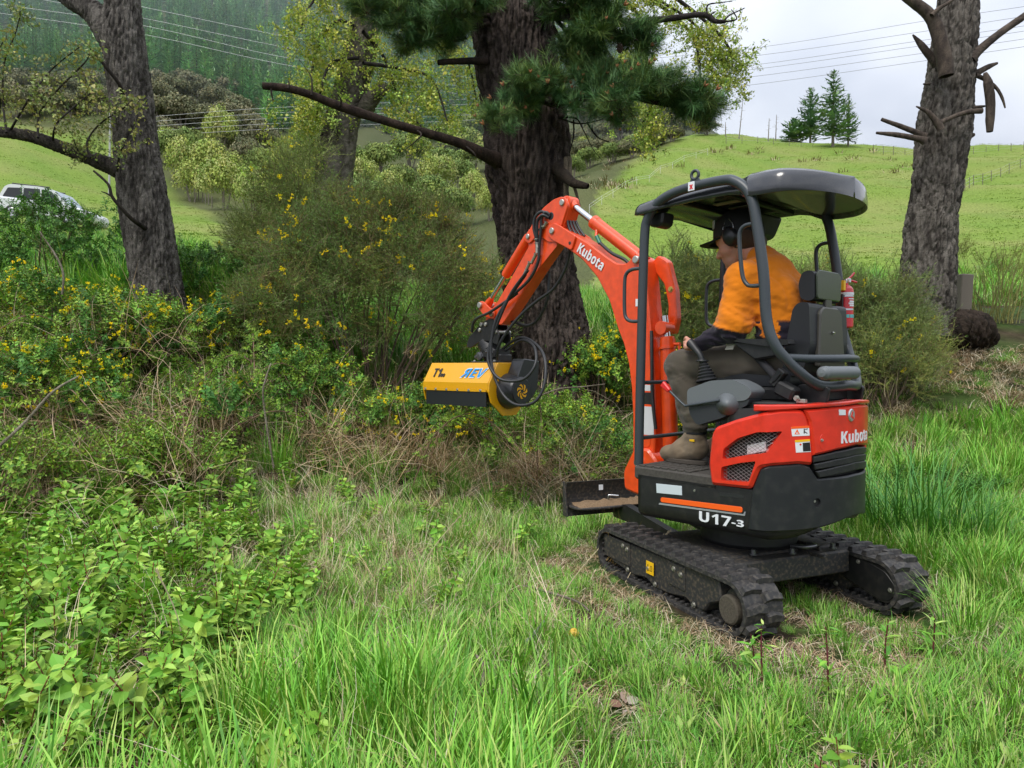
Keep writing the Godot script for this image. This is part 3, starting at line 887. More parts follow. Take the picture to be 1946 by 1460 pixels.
func excavator() -> void:
	var red := mat("hood paint", .82, .039, .016, .33, 0, "wear", 2.0, 0, .35)
	var orange := mat("boom paint", .88, .08, .008, .36, 0, "wear", 2.0, 0, .3)
	var black := mat("black plastic", .027, .029, .032, .5, 0, "scuff", 1.6)
	var frame := mat("frame paint", .024, .0245, .026, .48, 0, "scuff", 1.4)
	var tubem := mat("canopy tube paint", .048, .06, .07, .38, 0, "fine", 3.0)
	var roofm := mat("roof gloss", .04, .042, .05, .22, 0, "fine", 2.0, 0, .6)
	var grey := mat("console grey", .16, .178, .19, .5, 0, "fine", 6.0)
	var dgrey := mat("console dark", .03, .034, .04, .5, 0, "fine", 6.0)
	var vinyl := mat("seat vinyl", .016, .018, .022, .45, 0, "fine", 8.0)
	var rubber := mat("track rubber", .1, .098, .096, .66, 0, "caked", 2.4)
	var steel := mat("bright steel", .55, .55, .56, .22, 1.0)
	var zinc := mat("zinc bolts", .45, .44, .4, .4, .8)
	var white := mat("white decal", .74, .77, .8, .45)
	var stripe := mat("orange decal", .9, .12, .01, .4)
	var dark := mat("engine bay painted shade", .022, .022, .023, .7, 0, "scuff", 4.0)  # near-black colour paints the shade of the recess behind the grilles
	var hose := mat("hose rubber", .018, .019, .021, .45)
	var dirtm := mat("dry dirt", .3, .2, .11, .95, 0, "grain", 8.0, 2.0)
	var muddy := mat("dusty undercarriage paint", .028, .027, .025, .62, 0, "dirt", 2.2)
	muddy.albedo_color = Color.WHITE
	var mg := noise_tex("mud", 0.03, 1.0, 1.0, 6, 512)
	var gr := Gradient.new()
	gr.set_color(0, Color(.024, .024, .025).linear_to_srgb()); gr.set_color(1, Color(.15, .115, .08).linear_to_srgb())
	gr.add_point(.48, Color(.026, .026, .026).linear_to_srgb()); gr.add_point(.62, Color(.055, .047, .037).linear_to_srgb())
	mg.color_ramp = gr
	muddy.albedo_texture = mg
	ex = thing("excavator", "orange and black mini excavator on rubber tracks with canopy and yellow flail head", "excavator", Transform3D(Basis(Vector3.UP, deg_to_rad(41.3)), Vector3(1.43, 0, -4.28)))
	var mb: MB
	# --- lower body shell, black, with a belly that tucks under
	mb = MB.new()
	var rings := []
	for lv in [[-.09, 0.0, .0], [-.03, .004, .0], [-.004, .035, 0.0], [0.0, .08, 0.0], [0.0, .25, 1.0], [-.01, .262, 1.0], [-.2, .262, 1.0]]:
		var ring := PackedVector3Array()
		for k in 61:
			var s := 0.1 + (2.93 - 0.1) * k / 60.0
			var tail := smoothstep(1.0, 1.5, s) * smoothstep(2.03, 1.53, s)
			var base := 0.436 + 0.105 * tail
			var top := 0.69
			var y: float = base + lv[1] if lv[2] < 0.5 else top + (lv[1] - .25)
			if k <= 1 or k >= 59: pass
			var p := hull(s, lv[0])
			if k == 0 or k == 60: p.z += (0.02 if lv[0] > -0.05 else 0.06)
			ring.append(p + Vector3(0, y, 0))
		rings.append(ring)
	mb.loft(rings, true, true, true)
	obj("lower_body", mb, frame, ex)
	# --- operator platform with tread mat
	mb = MB.new()
	mb.prism(rounded(P2([-.49, -.12, .49, -.12, .49, .49, -.49, .49]), .03), Transform3D(Basis(Vector3.RIGHT, Vector3(0, 0, -1), Vector3.UP), Vector3(0, 0, 0)), .66, .742, .012)
	var plat := obj("platform", mb, mat("dusty floor", .075, .068, .058, .8, 0, "grain", 3.0), ex, Transform3D(Basis.IDENTITY, Vector3(0, 0, 0)))
	plat.set_meta("label", "dusty black operator platform")
	for i in 7:
		for j in 9:
			mb = MB.new()
			mb.box(L(.43 - i * .055, .7455, -.44 + j * .095), Vector3(.085, .009, .045), .003)
			obj("tread_block", mb, mats["dusty floor"], plat)
	# --- engine housing core
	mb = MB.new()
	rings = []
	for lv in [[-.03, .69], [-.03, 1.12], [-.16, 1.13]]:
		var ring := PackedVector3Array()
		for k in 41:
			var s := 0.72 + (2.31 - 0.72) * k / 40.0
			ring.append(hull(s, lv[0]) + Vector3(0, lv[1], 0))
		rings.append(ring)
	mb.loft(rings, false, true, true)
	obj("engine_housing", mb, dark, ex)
	# --- red side panel with two grilles, its mirror on the other side
	var side := P2([.620, .806, .638, .695, .878, .702, .926, .816, .966, .833, 1.11, .845, 1.188, .835, 1.19, .891, 1.176, 1.015, 1.154, 1.088, 1.13, 1.122, 1.024, 1.124, .948, 1.11, .786, 1.061, .662, 1.013, .638, .97, .628, .885])
	var g1 := rounded(P2([.71, .842, .716, .899, .8, .964, .912, 1.004, 1.028, 1.013, .992, .959, .95, .897, .852, .879]), .012)
	var g2 := rounded(P2([.702, .726, .704, .8, .808, .832, .908, .853, .868, .738]), .012)
	mb = MB.new()
	panel(mb, rounded(side, .02, 3), -.03, .022, .016, [g1, g2])
	var sp := obj("side_panel", mb, red, ex)
	var mir := PackedVector2Array()
	for p in side: mir.append(Vector2(2 * SM - p.x, p.y))
	mb = MB.new()
	panel(mb, rounded(mir, .02, 3), -.03, .022, .016)
	obj("side_panel", mb, red, ex)
	for g in [g1, g2]:
		mb = MB.new()
		for fam in [1.0, -1.0]:
			for k in 54:
				var pts := PackedVector2Array()
				var y0 := .55 + k * .0195
				for j in 60:
					var s := .66 + j * .0075
					pts.append(Vector2(s, y0 + fam * (s - .66) * .62 - (0.25 if fam > 0 else -.05)))
				for seg in Geometry2D.intersect_polyline_with_polygon(pts, g):
					var w := []
					for p in seg: w.append(wpt(p, -.004 + .0015 * fam))
					if w.size() > 1: mb.tube(w, .0013, 4, false)
		obj("grille", mb, mat("grille wire", .33, .33, .34, .4, .7), sp)
	mb = MB.new()
	panel(mb, P2([.83, .875, .83, .925, .935, .955, .94, .905]), -.03, -.022, .002)
	obj("inner_label", mb, white, sp)
	# side stickers
	mb = MB.new(); panel(mb, P2([1.068, 1.033, 1.16, 1.038, 1.164, .99, 1.074, .987]), .02, .0235, .0005); var stk := obj("warning_sticker", mb, white, sp)
	mb = MB.new(); panel(mb, P2([1.068, 1.036, 1.16, 1.041, 1.161, 1.030, 1.069, 1.025]), .022, .0245, .0003); obj("sticker_band", mb, stripe, sp)
	mb = MB.new()
	for q in [[1.085, .998, 1.098, 1.024, 1.1, 1.02, 1.09, 1.0], [1.098, 1.024, 1.112, .998, 1.107, .999, 1.098, 1.017], [1.085, .998, 1.112, .998, 1.11, 1.001, 1.088, 1.001], [1.097, 1.005, 1.1, 1.005, 1.1, 1.014, 1.097, 1.014]]: panel(mb, P2(q), .022, .0245, .0)
	obj("sticker_triangle", mb, stripe, sp)
	mb = MB.new()
	for q in [[1.132, 1.002, 1.137, 1.002, 1.137, 1.026, 1.132, 1.026], [1.137, 1.008, 1.15, 1.000, 1.151, 1.004, 1.138, 1.012], [1.14, 1.02, 1.153, 1.024, 1.152, 1.027, 1.14, 1.024]]: panel(mb, P2(q), .022, .0245, .0)
	obj("sticker_figure", mb, frame, sp)
	mb = MB.new(); panel(mb, P2([1.088, .965, 1.164, .97, 1.172, .906, 1.094, .903]), .02, .0235, .0005); obj("warning_sticker", mb, white, sp)
	mb = MB.new(); panel(mb, P2([1.088, .967, 1.164, .972, 1.165, .961, 1.089, .956]), .022, .0245, .0); obj("sticker_band", mb, mat("yellow decal", .85, .5, .01, .4), sp)
	mb = MB.new(); panel(mb, P2([1.127, .953, 1.164, .956, 1.17, .911, 1.13, .909]), .022, .0245, .0); obj("sticker_text", mb, frame, sp)
	mb = MB.new(); panel(mb, P2([1.11, .945, 1.116, .951, 1.122, .945, 1.116, .939]), .022, .0247, .0); obj("sticker_dot", mb, red, sp)
	# --- rear hood
	var hood := P2([1.137, 1.122, 1.166, 1.06, 1.19, .885, 1.338, .91, 1.515, .925, 1.692, .91, 1.84, .885, 1.864, 1.06, 1.893, 1.122, 1.7, 1.134, 1.515, 1.14, 1.33, 1.134])
	mb = MB.new(); panel(mb, hood, -.03, .02, .012)
	var hd := obj("rear_hood", mb, red, ex)
	mb = MB.new(); panel(mb, P2([.892, 1.116, .9, 1.112, 1.136, 1.13, 1.515, 1.148, 1.89, 1.13, 2.14, 1.112, 2.14, 1.144, 1.89, 1.15, 1.515, 1.168, 1.136, 1.15, .892, 1.146]), -.05, .026, .006)
	obj("deck_rim", mb, red, ex)
	# lettering round the tail
	var kt := text_arrays("Kubota", .31, .068)
	var ka := kt.surface_get_arrays(0)
	var kv: PackedVector3Array = ka[Mesh.ARRAY_VERTEX]; var kn: PackedVector3Array = ka[Mesh.ARRAY_NORMAL]
	for i in kv.size():
		var s := SM + kv[i].x
		var nn := wrapn(s)
		var tn := (hull(s + .01) - hull(s - .01)).normalized()
		var q := kn[i]
		kn[i] = (tn * q.x + Vector3.UP * q.y + nn * q.z).normalized()
		kv[i] = hull(s, .0205 + kv[i].z * .5) + Vector3(0, .975 + kv[i].y, 0)
	ka[Mesh.ARRAY_VERTEX] = kv; ka[Mesh.ARRAY_NORMAL] = kn
	var km := ArrayMesh.new(); km.add_surface_from_arrays(Mesh.PRIMITIVE_TRIANGLES, ka)
	obj("lettering", km, white, hd)
	mb = MB.new(); panel(mb, P2([1.34, 1.121, 1.39, 1.118, 1.392, 1.09, 1.343, 1.091]), .018, .0225, .0005); obj("number_plate", mb, white, hd)
	mb = MB.new()
	var badge := PackedVector2Array()
	for k in 20: badge.append(Vector2(1.44 + .028 * cos(TAU * k / 20), 1.088 + .034 * sin(TAU * k / 20)))
	panel(mb, badge, .015, .027, .004)
	var bd := obj("badge", mb, mat("badge silver", .6, .6, .62, .3, .8), hd)
	mb = MB.new(); panel(mb, P2([1.425, 1.08, 1.44, 1.11, 1.448, 1.105, 1.44, 1.085, 1.455, 1.075, 1.45, 1.065]), .02, .0285, .001); obj("badge_mark", mb, red, hd)
	mb = MB.new()
	var lockp := PackedVector2Array()
	for k in 16: lockp.append(Vector2(1.237 + .016 * cos(TAU * k / 16), .955 + .04 * sin(TAU * k / 16)))
	panel(mb, lockp, .01, .0215, .001)
	obj("lock_cup", mb, red, hd)
	mb = MB.new(); hexbolt(mb, wpt(Vector2(1.233, .965), .02), wrapn(1.233), .006, .01); obj("lock", mb, zinc, hd)
	# --- black band with two grooves and the lower tail cover
	mb = MB.new()
	var bandp := func(y0: float, y1: float, a: float, b: float) -> PackedVector2Array:
		return P2([a, y0, a + .14, y0 + .02, SM, y0 + .032, 2 * SM - a - .14, y0 + .02, 2 * SM - a, y0, 2 * SM - b, y1, 2 * SM - b - .14, y1 + .014, SM, y1 + .022, b + .14, y1 + .014, b, y1])
	for a in [[.879, .848, 1.194, 1.194], [.840, .810, 1.196, 1.205], [.802, .768, 1.207, 1.23]]:
		mb = MB.new(); panel(mb, bandp.call(a[0], a[1], a[2], a[3]), -.03, .014, .005); obj("tail_slat", mb, black, ex)
	mb = MB.new()
	var cov := [.878, .691, .926, .81, .966, .83, 1.128, .842, 1.176, .824, 1.222, .763, 1.43, .765]
	var cp := P2(cov)
	var low := P2([1.515, .545, 1.434, .54, 1.236, .506, 1.114, .496, .856, .481])
	var full := PackedVector2Array(cp)
	full.append(Vector2(SM, .768))
	for i in range(cp.size() - 1, -1, -1): full.append(Vector2(2 * SM - cp[i].x, cp[i].y))
	for i in range(low.size() - 1, 0, -1): full.append(Vector2(2 * SM - low[i].x, low[i].y))
	full.append_array(low)
	var cup := PackedVector2Array()
	for k in 14: cup.append(Vector2(1.218 + .021 * cos(TAU * k / 14), .64 + .023 * sin(TAU * k / 14)))
	panel(mb, full, -.03, .012, .008, [cup])
	var tc := obj("tail_cover", mb, mat("tail plastic", .032, .036, .042, .46, 0, "scuff", 1.2), ex)
	mb = MB.new(); hexbolt(mb, wpt(Vector2(1.212, .645), -.012), wrapn(1.21), .008, .012); obj("bolt", mb, zinc, tc)
	# --- side of the lower body: stripe, model number, label
	mb = MB.new(); panel(mb, rounded(P2([.29, .547, .29, .575, .822, .597, .822, .566]), .014, 5), -.002, .004, .001); obj("stripe", mb, stripe, ex)
	mb = MB.new(); panel(mb, rounded(P2([.275, .53, .28, .541, .828, .56, .834, .575, .84, .575, .836, .552, .29, .531]), .003, 2), -.002, .003, .0); obj("stripe_edge", mb, mat("silver line", .4, .42, .45, .35, .4), ex)
	mb = MB.new(); panel(mb, P2([.256, .652, .436, .66, .438, .607, .26, .597]), -.002, .003, .0005); obj("data_plate", mb, mat("plate", .55, .62, .66, .4), ex)
	var tt := Transform3D(Basis(Vector3(0, .0, 1), Vector3.UP, Vector3(-1, 0, 0)), L(.57 - .655, .5065, -RW - .001))
	obj("model_number", text_arrays("U17", .2, .056), white, ex, tt)
	obj("model_number", text_arrays("-3", .072, .036), white, ex, Transform3D(tt.basis, L(.57 - .795, .507, -RW - .001)))
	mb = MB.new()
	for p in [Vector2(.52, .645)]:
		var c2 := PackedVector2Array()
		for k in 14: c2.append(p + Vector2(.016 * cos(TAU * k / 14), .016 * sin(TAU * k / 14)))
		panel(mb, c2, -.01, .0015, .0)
	obj("painted_access_hole", mb, hose, ex)  # dark disc painting the shade of an open access hole
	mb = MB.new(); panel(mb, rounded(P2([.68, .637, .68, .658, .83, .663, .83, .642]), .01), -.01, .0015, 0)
	obj("painted_access_hole", mb, hose, ex)  # dark slot shape, shade of an opening put into the colour
	mb = MB.new(); hexbolt(mb, wpt(Vector2(.522, .645), 0), wrapn(.5), .006, .006); obj("bolt", mb, zinc, ex)
	# --- deck and seat base
	mb = MB.new()
	mb.prism(rounded(P2([-.42, .0, .42, .0, .42, -.35, .3, -.52, -.3, -.52, -.42, -.35]), .03), Transform3D(Basis(Vector3.RIGHT, Vector3(0, 0, -1), Vector3.UP), Vector3.ZERO), 1.12, 1.156, .006)
	obj("deck", mb, mat("deck rubber", .03, .03, .03, .7, 0, "grain", 4.0), ex)
	mb = MB.new()
	mb.box(L(-.12, 1.19, .02), Vector3(.5, .09, .5), .02)
	mb.box(L(-.02, .98, .02), Vector3(.46, .34, .2), .02)
	obj("seat_base", mb, black, ex)
	var seat: Node3D
	mb = MB.new()
	mb.prism(rounded(P2([.17, 1.235, .19, 1.285, .1, 1.315, -.3, 1.29, -.37, 1.31, -.37, 1.235]), .03), SIDE(), -.22, .26, .025)
	seat = obj("seat", mb, vinyl, ex)
	mb = MB.new()
	mb.prism(rounded(P2([-.30, 1.3, -.37, 1.66, -.40, 1.69, -.46, 1.69, -.47, 1.45, -.42, 1.29]), .03), SIDE(), -.20, .25, .03)
	obj("backrest", mb, vinyl, seat)
	mb = MB.new()
	var shell := Transform3D(Basis(Vector3.RIGHT, Vector3(0, 1, -.03).normalized(), Vector3(0, 0, 1)), L(-.472, 1.5, .025))
	mb.prism(rounded(P2([-.16, -.16, .16, -.16, .13, .14, .09, .17, -.09, .17, -.13, .14]), .02), shell, -.02, .012, .008)
	obj("seat_shell", mb, mat("shell brown black", .045, .043, .036, .35), seat)
	mb = MB.new(); mb.box(L(-.455, 1.69, .025), Vector3(.075, .06, .02), .004); obj("headrest_bracket", mb, mats["shell brown black"], seat)
	mb = MB.new(); hexbolt(mb, L(-.488, 1.53, .03), Vector3(0, 0, 1), .007, .008); obj("bolt", mb, steel, seat)
	mb = MB.new()
	mb.prism(rounded(P2([-.375, 1.72, -.365, 1.80, -.385, 1.86, -.43, 1.868, -.455, 1.85, -.455, 1.71, -.42, 1.70]), .02), SIDE(), -.13, .18, .02)
	var hr := obj("headrest", mb, vinyl, ex)
	mb = MB.new()
	mb.prism(rounded(P2([-.14, -.075, .14, -.075, .15, .06, .12, .085, -.12, .085, -.15, .06]), .02), Transform3D(Basis.IDENTITY, L(-.455, 1.785, .025)), 0, .012, .005)
	obj("headrest_back", mb, mat("olive shell", .035, .045, .028, .25), hr)
	mb = MB.new()
	mb.prism(rounded(P2([.0, 1.505, -.40, 1.488, -.41, 1.462, -.30, 1.452, -.02, 1.495]), .008), SIDE(), -.315, -.24, .008)
	mb.prism(P2([-.05, 1.485, -.36, 1.47, -.34, 1.40, -.2, 1.38]), SIDE(), -.295, -.255, .01)
	obj("armrest", mb, black, ex)
	mb = MB.new()
	mb.prism(rounded(P2([.0, 1.505, -.40, 1.488, -.41, 1.462, -.30, 1.452, -.02, 1.495]), .008), SIDE(), .29, .365, .008)
	obj("armrest", mb, black, ex)
	# seat belt anchor: webbing, corrugated guard and reel box
	mb = MB.new()
	mb.tube(smooth_path([L(-.16, 1.42, -.235), L(-.24, 1.35, -.25), L(-.31, 1.29, -.27)]), .022, 8)
	obj("seat_belt", mb, mat("webbing", .02, .02, .024, .8), ex)
	mb = MB.new()
	var q := Basis(Vector3.RIGHT, deg_to_rad(38.0))
	mb.box(L(-.345, 1.285, -.3), Vector3(.05, .1, .05), .006, q)
	for k in 4: mb.box(L(-.345 - .012 + .008 * k, 1.29 - .006 * k, -.33), Vector3(.004, .045, .006), .001, q)
	mb.box(L(-.4, 1.215, -.31), Vector3(.085, .075, .11), .012, Basis(Vector3.RIGHT, deg_to_rad(25.0)))
	obj("belt_reel", mb, black, ex)
	mb = MB.new(); hexbolt(mb, L(-.475, 1.18, -.35), L(0, 0, -1), .011, .02); mb.box(L(-.49, 1.165, -.33), Vector3(.03, .022, .05), .004); obj("seat_latch", mb, zinc, ex)
	# --- left console, joystick and lever
	mb = MB.new()
	mb.prism(rounded(P2([.121, 1.215, .12, 1.12, -.02, 1.135, -.255, 1.165, -.29, 1.211, -.249, 1.244, -.17, 1.275, -.032, 1.266]), .025), SIDE(), -.465, -.325, .022)
	var con := obj("console", mb, grey, ex)
	mb = MB.new()
	mb.prism(rounded(P2([.117, 1.13, .106, 1.072, .058, 1.011, -.097, 1.06, -.256, 1.139, -.27, 1.175, -.02, 1.145]), .025), SIDE(), -.46, -.33, .02)
	obj("console_base", mb, dgrey, con)
	mb = MB.new(); mb.ball(L(-.135, 1.14, -.46), Vector3(.022, .062, .07), 10, 16); obj("lever_cover", mb, grey, con)
	mb = MB.new(); mb.box(L(-.14, 1.03, -.37), Vector3(.05, .12, .1), .006); obj("console_leg", mb, grey, con)
	mb = MB.new(); mb.tube(smooth_path([L(.235, 1.2, -.47), L(.135, 1.125, -.475), L(.1, 1.124, -.478), L(-.1, 1.16, -.475)], 4), .0075, 8); var lev := obj("safety_lever", mb, tubem, ex)
	mb = MB.new(); mb.prism(rounded(P2([-.035, -.012, .035, -.02, .035, .02, -.035, .012]), .008), Transform3D(Basis(Vector3(0, .62, -.78), Vector3(0, .78, .62), Vector3.RIGHT), L(.262, 1.222, -.47)), -.014, .014, .006); obj("lever_grip", mb, mat("red grip", .65, .02, .02, .35), lev)
	for sd in [-.37, .40]:
		mb = MB.new()
		var pr := []
		pr.append(Vector2(.062, 0))
		for k in 6:
			pr.append(Vector2(.062 - k * .0065, .006 + k * .018)); pr.append(Vector2(.05 - k * .006, .014 + k * .018))
		pr.append(Vector2(.022, .115)); pr.append(Vector2(0, .116))
		mb.lathe(pr, Transform3D(Basis(Vector3.RIGHT, Vector3(0, 1, -.22).normalized(), Vector3(0, .22, 1).normalized()), L(.055, 1.262, sd)), 18)
		mb.lathe([Vector2(0, 0), Vector2(.034, 0), Vector2(.036, .006), Vector2(.034, .011), Vector2(0, .011)], Transform3D(Basis.IDENTITY, L(.085, 1.372, sd)), 18)
		var js := obj("joystick", mb, hose, ex)
		mb = MB.new()
		mb.tube(smooth_path([L(.086, 1.375, sd), L(.1, 1.41, sd), L(.13, 1.445, sd), L(.158, 1.475, sd), L(.178, 1.49, sd)], 4), [.017, .018, .018, .018, .018, .019, .02, .021, .021, .022, .024, .026, .028, .028, .027, .022, .012], 12)
		obj("joystick_grip", mb, hose, js)
	mb = MB.new()
	mb.prism(rounded(P2([.1, 1.25, .06, 1.05, -.2, 1.1, -.26, 1.2, -.15, 1.26]), .02), SIDE(), .33, .47, .02)
	obj("console", mb, grey, ex)
	# --- canopy frame
	var lp := []
	for a in [[.486, .742], [.480, 1.1], [.470, 1.5], [.461, 1.84], [.449, 2.14], [.432, 2.225], [.38, 2.295], [.29, 2.342], [.14, 2.365], [-.09, 2.364], [-.165, 2.341], [-.228, 2.289], [-.264, 2.22], [-.29, 2.1], [-.33, 1.844], [-.35, 1.6]]:
		lp.append(L(a[0], a[1], -.44))
	lp.append_array([L(-.388, 1.465, -.43), L(-.434, 1.38, -.385), L(-.487, 1.30, -.315), L(-.523, 1.253, -.25), L(-.55, 1.238, -.18), L(-.572, 1.24, -.08), L(-.577, 1.243, -.02)])
	var rp := []
	for p in lp: rp.append(Vector3(-p.x, p.y, p.z))
	mb = MB.new()
	var all := smooth_path(lp, 5)
	var back := smooth_path(rp, 5); back.reverse()
	all.append_array(back)
	mb.tube(all, .0285, 14)
	mb.tube(smooth_path([L(-.43, 1.392, -.385), L(-.475, 1.388, -.33), L(-.52, 1.386, -.25), L(-.565, 1.387, -.13), L(-.58, 1.389, 0), L(-.565, 1.387, .13), L(-.52, 1.386, .25), L(-.475, 1.388, .33), L(-.43, 1.392, .385)], 5), .021, 12)
	var cf := obj("canopy_frame", mb, tubem, ex)
	mb = MB.new()
	for sd in [-.21, .21]:
		mb.prism(rounded(P2([-.42, 1.25, -.53, 1.25, -.585, 1.235, -.57, 1.15, -.36, 1.15]), .02), SIDE(), sd - .012, sd + .012, .004)
	mb.box(L(-.46, 1.19, .0), Vector3(.44, .07, .07), .01)
	obj("mount_bracket", mb, black, cf)
	for sd in [-1.0, 1.0]:
		mb = MB.new()
		mb.tube(smooth_path([L(-.285, 2.1, .44 * sd), L(-.225, 2.098, .44 * sd), L(-.193, 2.07, .44 * sd), L(-.19, 2.0, .44 * sd), L(-.208, 1.84, .44 * sd), L(-.235, 1.785, .44 * sd), L(-.27, 1.772, .44 * sd), L(-.33, 1.772, .44 * sd)], 5), .0115, 8)
		obj("grab_handle", mb, tubem, cf)
		mb = MB.new()
		mb.tube(smooth_path([L(.455, 1.94, .44 * sd), L(.54, 1.94, .445 * sd), L(.588, 1.915, .445 * sd), L(.599, 1.85, .445 * sd), L(.599, 1.70, .445 * sd), L(.585, 1.645, .445 * sd), L(.54, 1.622, .445 * sd), L(.465, 1.622, .44 * sd)], 5), .0115, 8)
		obj("grab_handle", mb, tubem, cf)
	for y in [1.245, .905]:
		mb = MB.new(); mb.tube([L(.478, y, -.44), L(.478, y + .003, .44)], .0125, 10); obj("cross_bar", mb, tubem, cf)
	mb = MB.new()
	var eye := []
	for k in 25: eye.append(L(.09 + .024 * sin(TAU * k / 24), 2.428 + .024 * cos(TAU * k / 24), -.446))
	mb.tube(eye, .009, 8)
	mb.prism(P2([-.04, 0, .04, 0, .026, .036, -.026, .036]), SIDE(-.451, .09, 2.375), 0, .01, .002)
	obj("lifting_eye", mb, tubem, cf)
	mb = MB.new()
	var dec := Transform3D(Basis(Vector3(0, 0, 1), Vector3.UP, Vector3(-1, 0, 0)), L(.098, 2.362, -.4695))
	mb.box(dec.origin, Vector3(.003, .05, .042), .0005)
	var cd := obj("frame_decal", mb, white, cf)
	mb = MB.new()
	for w in [-1, 1]: mb.box(dec.origin + Vector3(-.002, -.004, 0), Vector3(.002, .03, .008), .0, Basis(Vector3.RIGHT, .6 * w))
	obj("decal_mark", mb, mats["red grip"], cf)
	# --- roof: flat tray between the tubes with a deep rounded rear
	mb = MB.new()
	rings = []
	var RR := [[.507, .44, 2.27, 2.315], [.503, .47, 2.262, 2.325], [.47, .48, 2.258, 2.338], [.38, .478, 2.262, 2.35], [.345, .46, 2.275, 2.356], [.31, .405, 2.29, 2.36], [.1, .405, 2.295, 2.372], [-.1, .405, 2.29, 2.376], [-.17, .41, 2.275, 2.378], [-.215, .445, 2.252, 2.378], [-.25, .468, 2.244, 2.378], [-.33, .476, 2.240, 2.376]]
	for k in 10:
		var an := (k + 1) / 10.0 * PI * .5 * .985
		RR.append([-.37 - .235 * sin(an), .476 * cos(an), 2.238 + .01 * sin(an), 2.375 - .02 * sin(an)])
	for a in RR:
		var w: float = a[1]; var y0: float = a[2]; var y1: float = a[3]
		var pr := [Vector2(-w, y0), Vector2(-w + minf(.003, w * .1), lerpf(y0, y1, .3)), Vector2(-w + minf(.010, w * .2), lerpf(y0, y1, .6)), Vector2(-w + minf(.022, w * .35), lerpf(y0, y1, .84)), Vector2(-w + minf(.05, w * .6), lerpf(y0, y1, .97)), Vector2(0, y1 + .006)]
		var ring := PackedVector3Array()
		for p in pr: ring.append(L(a[0], p.y, p.x))
		for k in range(pr.size() - 2, -1, -1): ring.append(L(a[0], pr[k].y, -pr[k].x))
		var wi := w - minf(.03, w * .4)
		ring.append(L(a[0], y0, wi + .01)); ring.append(L(a[0], y0 + .02, wi)); ring.append(L(a[0], y0 + .03, 0)); ring.append(L(a[0], y0 + .02, -wi)); ring.append(L(a[0], y0, -wi - .01))
		rings.append(ring)
	mb.loft(rings, true, true, true)
	var roof := obj("roof", mb, roofm, ex)
	for r in [-.15, .02]:
		mb = MB.new(); mb.box(L(.05, 2.312, r), Vector3(.05, .008, .2), .002); obj("roof_lining", mb, mat("lining", .24, .22, .18, .8), roof)
	for f in [.22, -.06, -.22]:
		mb = MB.new(); mb.box(L(f, 2.305, 0), Vector3(.8, .025, .025), .005); obj("roof_rib", mb, black, roof)
	mb = MB.new(); mb.prism(rounded(P2([.45, 2.275, .46, 2.2, .40, 2.185, .36, 2.20, .35, 2.275]), .02), SIDE(), -.39, -.27, .012); obj("work_lamp", mb, black, roof)
	mb = MB.new(); mb.prism(rounded(P2([.33, 2.29, .30, 2.16, .2, 2.14, .06, 2.16, .0, 2.29]), .03), SIDE(), .12, .38, .02); obj("roof_console", mb, black, roof)
	# --- document tube behind the seat
	mb = MB.new()
	mb.lathe([Vector2(0, 0), Vector2(.02, .004), Vector2(.034, .022), Vector2(.036, .05), Vector2(.036, .055), Vector2(.034, .056), Vector2(.035, .30), Vector2(.034, .38), Vector2(.02, .40), Vector2(0, .404)], Transform3D(Basis(Vector3.UP, Vector3.RIGHT, Vector3(0, 0, -1)), L(-.625, 1.312, -.40)), 20)
	obj("document_tube", mb, grey, ex)
	# --- swing bracket, boom, cylinders
	var bo := 0.8
	mb = MB.new()
	mb.prism(rounded(P2([-.2, .50, -.12, .46, .08, .5, .09, .62, .0, .78, -.12, .80, -.2, .72]), .03), SIDE(0, bo), -.11, .11, .015)
	obj("swing_bracket", mb, orange, ex)
	mb = MB.new()
	mb.lathe([Vector2(.0, .42), Vector2(.08, .42), Vector2(.09, .44), Vector2(.09, .70), Vector2(.08, .72), Vector2(0, .72)], Transform3D(Basis.IDENTITY, L(bo - .27, 0, 0)), 20)
	obj("swing_post", mb, frame, ex)
	var boomp := P2([.035, .60, .05, .62, .03, .757, .032, 1.0, .045, 1.2, .07, 1.36, .115, 1.5, .165, 1.60, .247, 1.808, .362, 1.981, .5, 2.118, .622, 2.199, .72, 2.26, .80, 2.30, .845, 2.35, .83, 2.40, .785, 2.415, .74, 2.40, .561, 2.300, .441, 2.232, .267, 2.112, .175, 2.058, .094, 2.048, .04, 2.09, .0, 2.10, -.045, 2.07, -.06, 2.02, -.08, 1.9, -.115, 1.6, -.15, 1.3, -.16, 1.0, -.15, .7, -.10, .60])
	mb = MB.new()
	mb.prism(rounded(boomp, .02, 2), SIDE(0, bo), -.075, .075, .008)
	var boom := obj("boom", mb, orange, ex)
	# raised side plates at the arm pin, doubling plate, fold line
	for sd in [-1.0, 1.0]:
		mb = MB.new()
		mb.prism(rounded(P2([.60, 2.20, .72, 2.26, .80, 2.30, .855, 2.35, .84, 2.41, .785, 2.43, .73, 2.405, .555, 2.30]), .02, 3), SIDE(0, bo), .0755 * sd, .092 * sd, .004)
		obj("boom_fork", mb, orange, boom)
	mb = MB.new()
	mb.prism(rounded(P2([.0, .8, .0, 1.05, .03, 1.35, .08, 1.5, .12, 1.62, .14, 1.75, .06, 1.96, .0, 2.02, -.045, 1.99, -.085, 1.7, -.12, 1.35, -.13, 1.0, -.12, .8]), .03, 3), SIDE(0, bo), -.079, -.074, .003)
	obj("doubler_plate", mb, orange, boom)
	var kb := Transform3D(Basis(Vector3(0, 0, 1).rotated(Vector3.RIGHT, deg_to_rad(35.0)), Vector3.UP.rotated(Vector3.RIGHT, deg_to_rad(35.0)), Vector3(-1, 0, 0)), L(bo + .415, 2.135, -.0785))
	obj("lettering", text_arrays("Kubota", .29, .076), white, boom, kb)
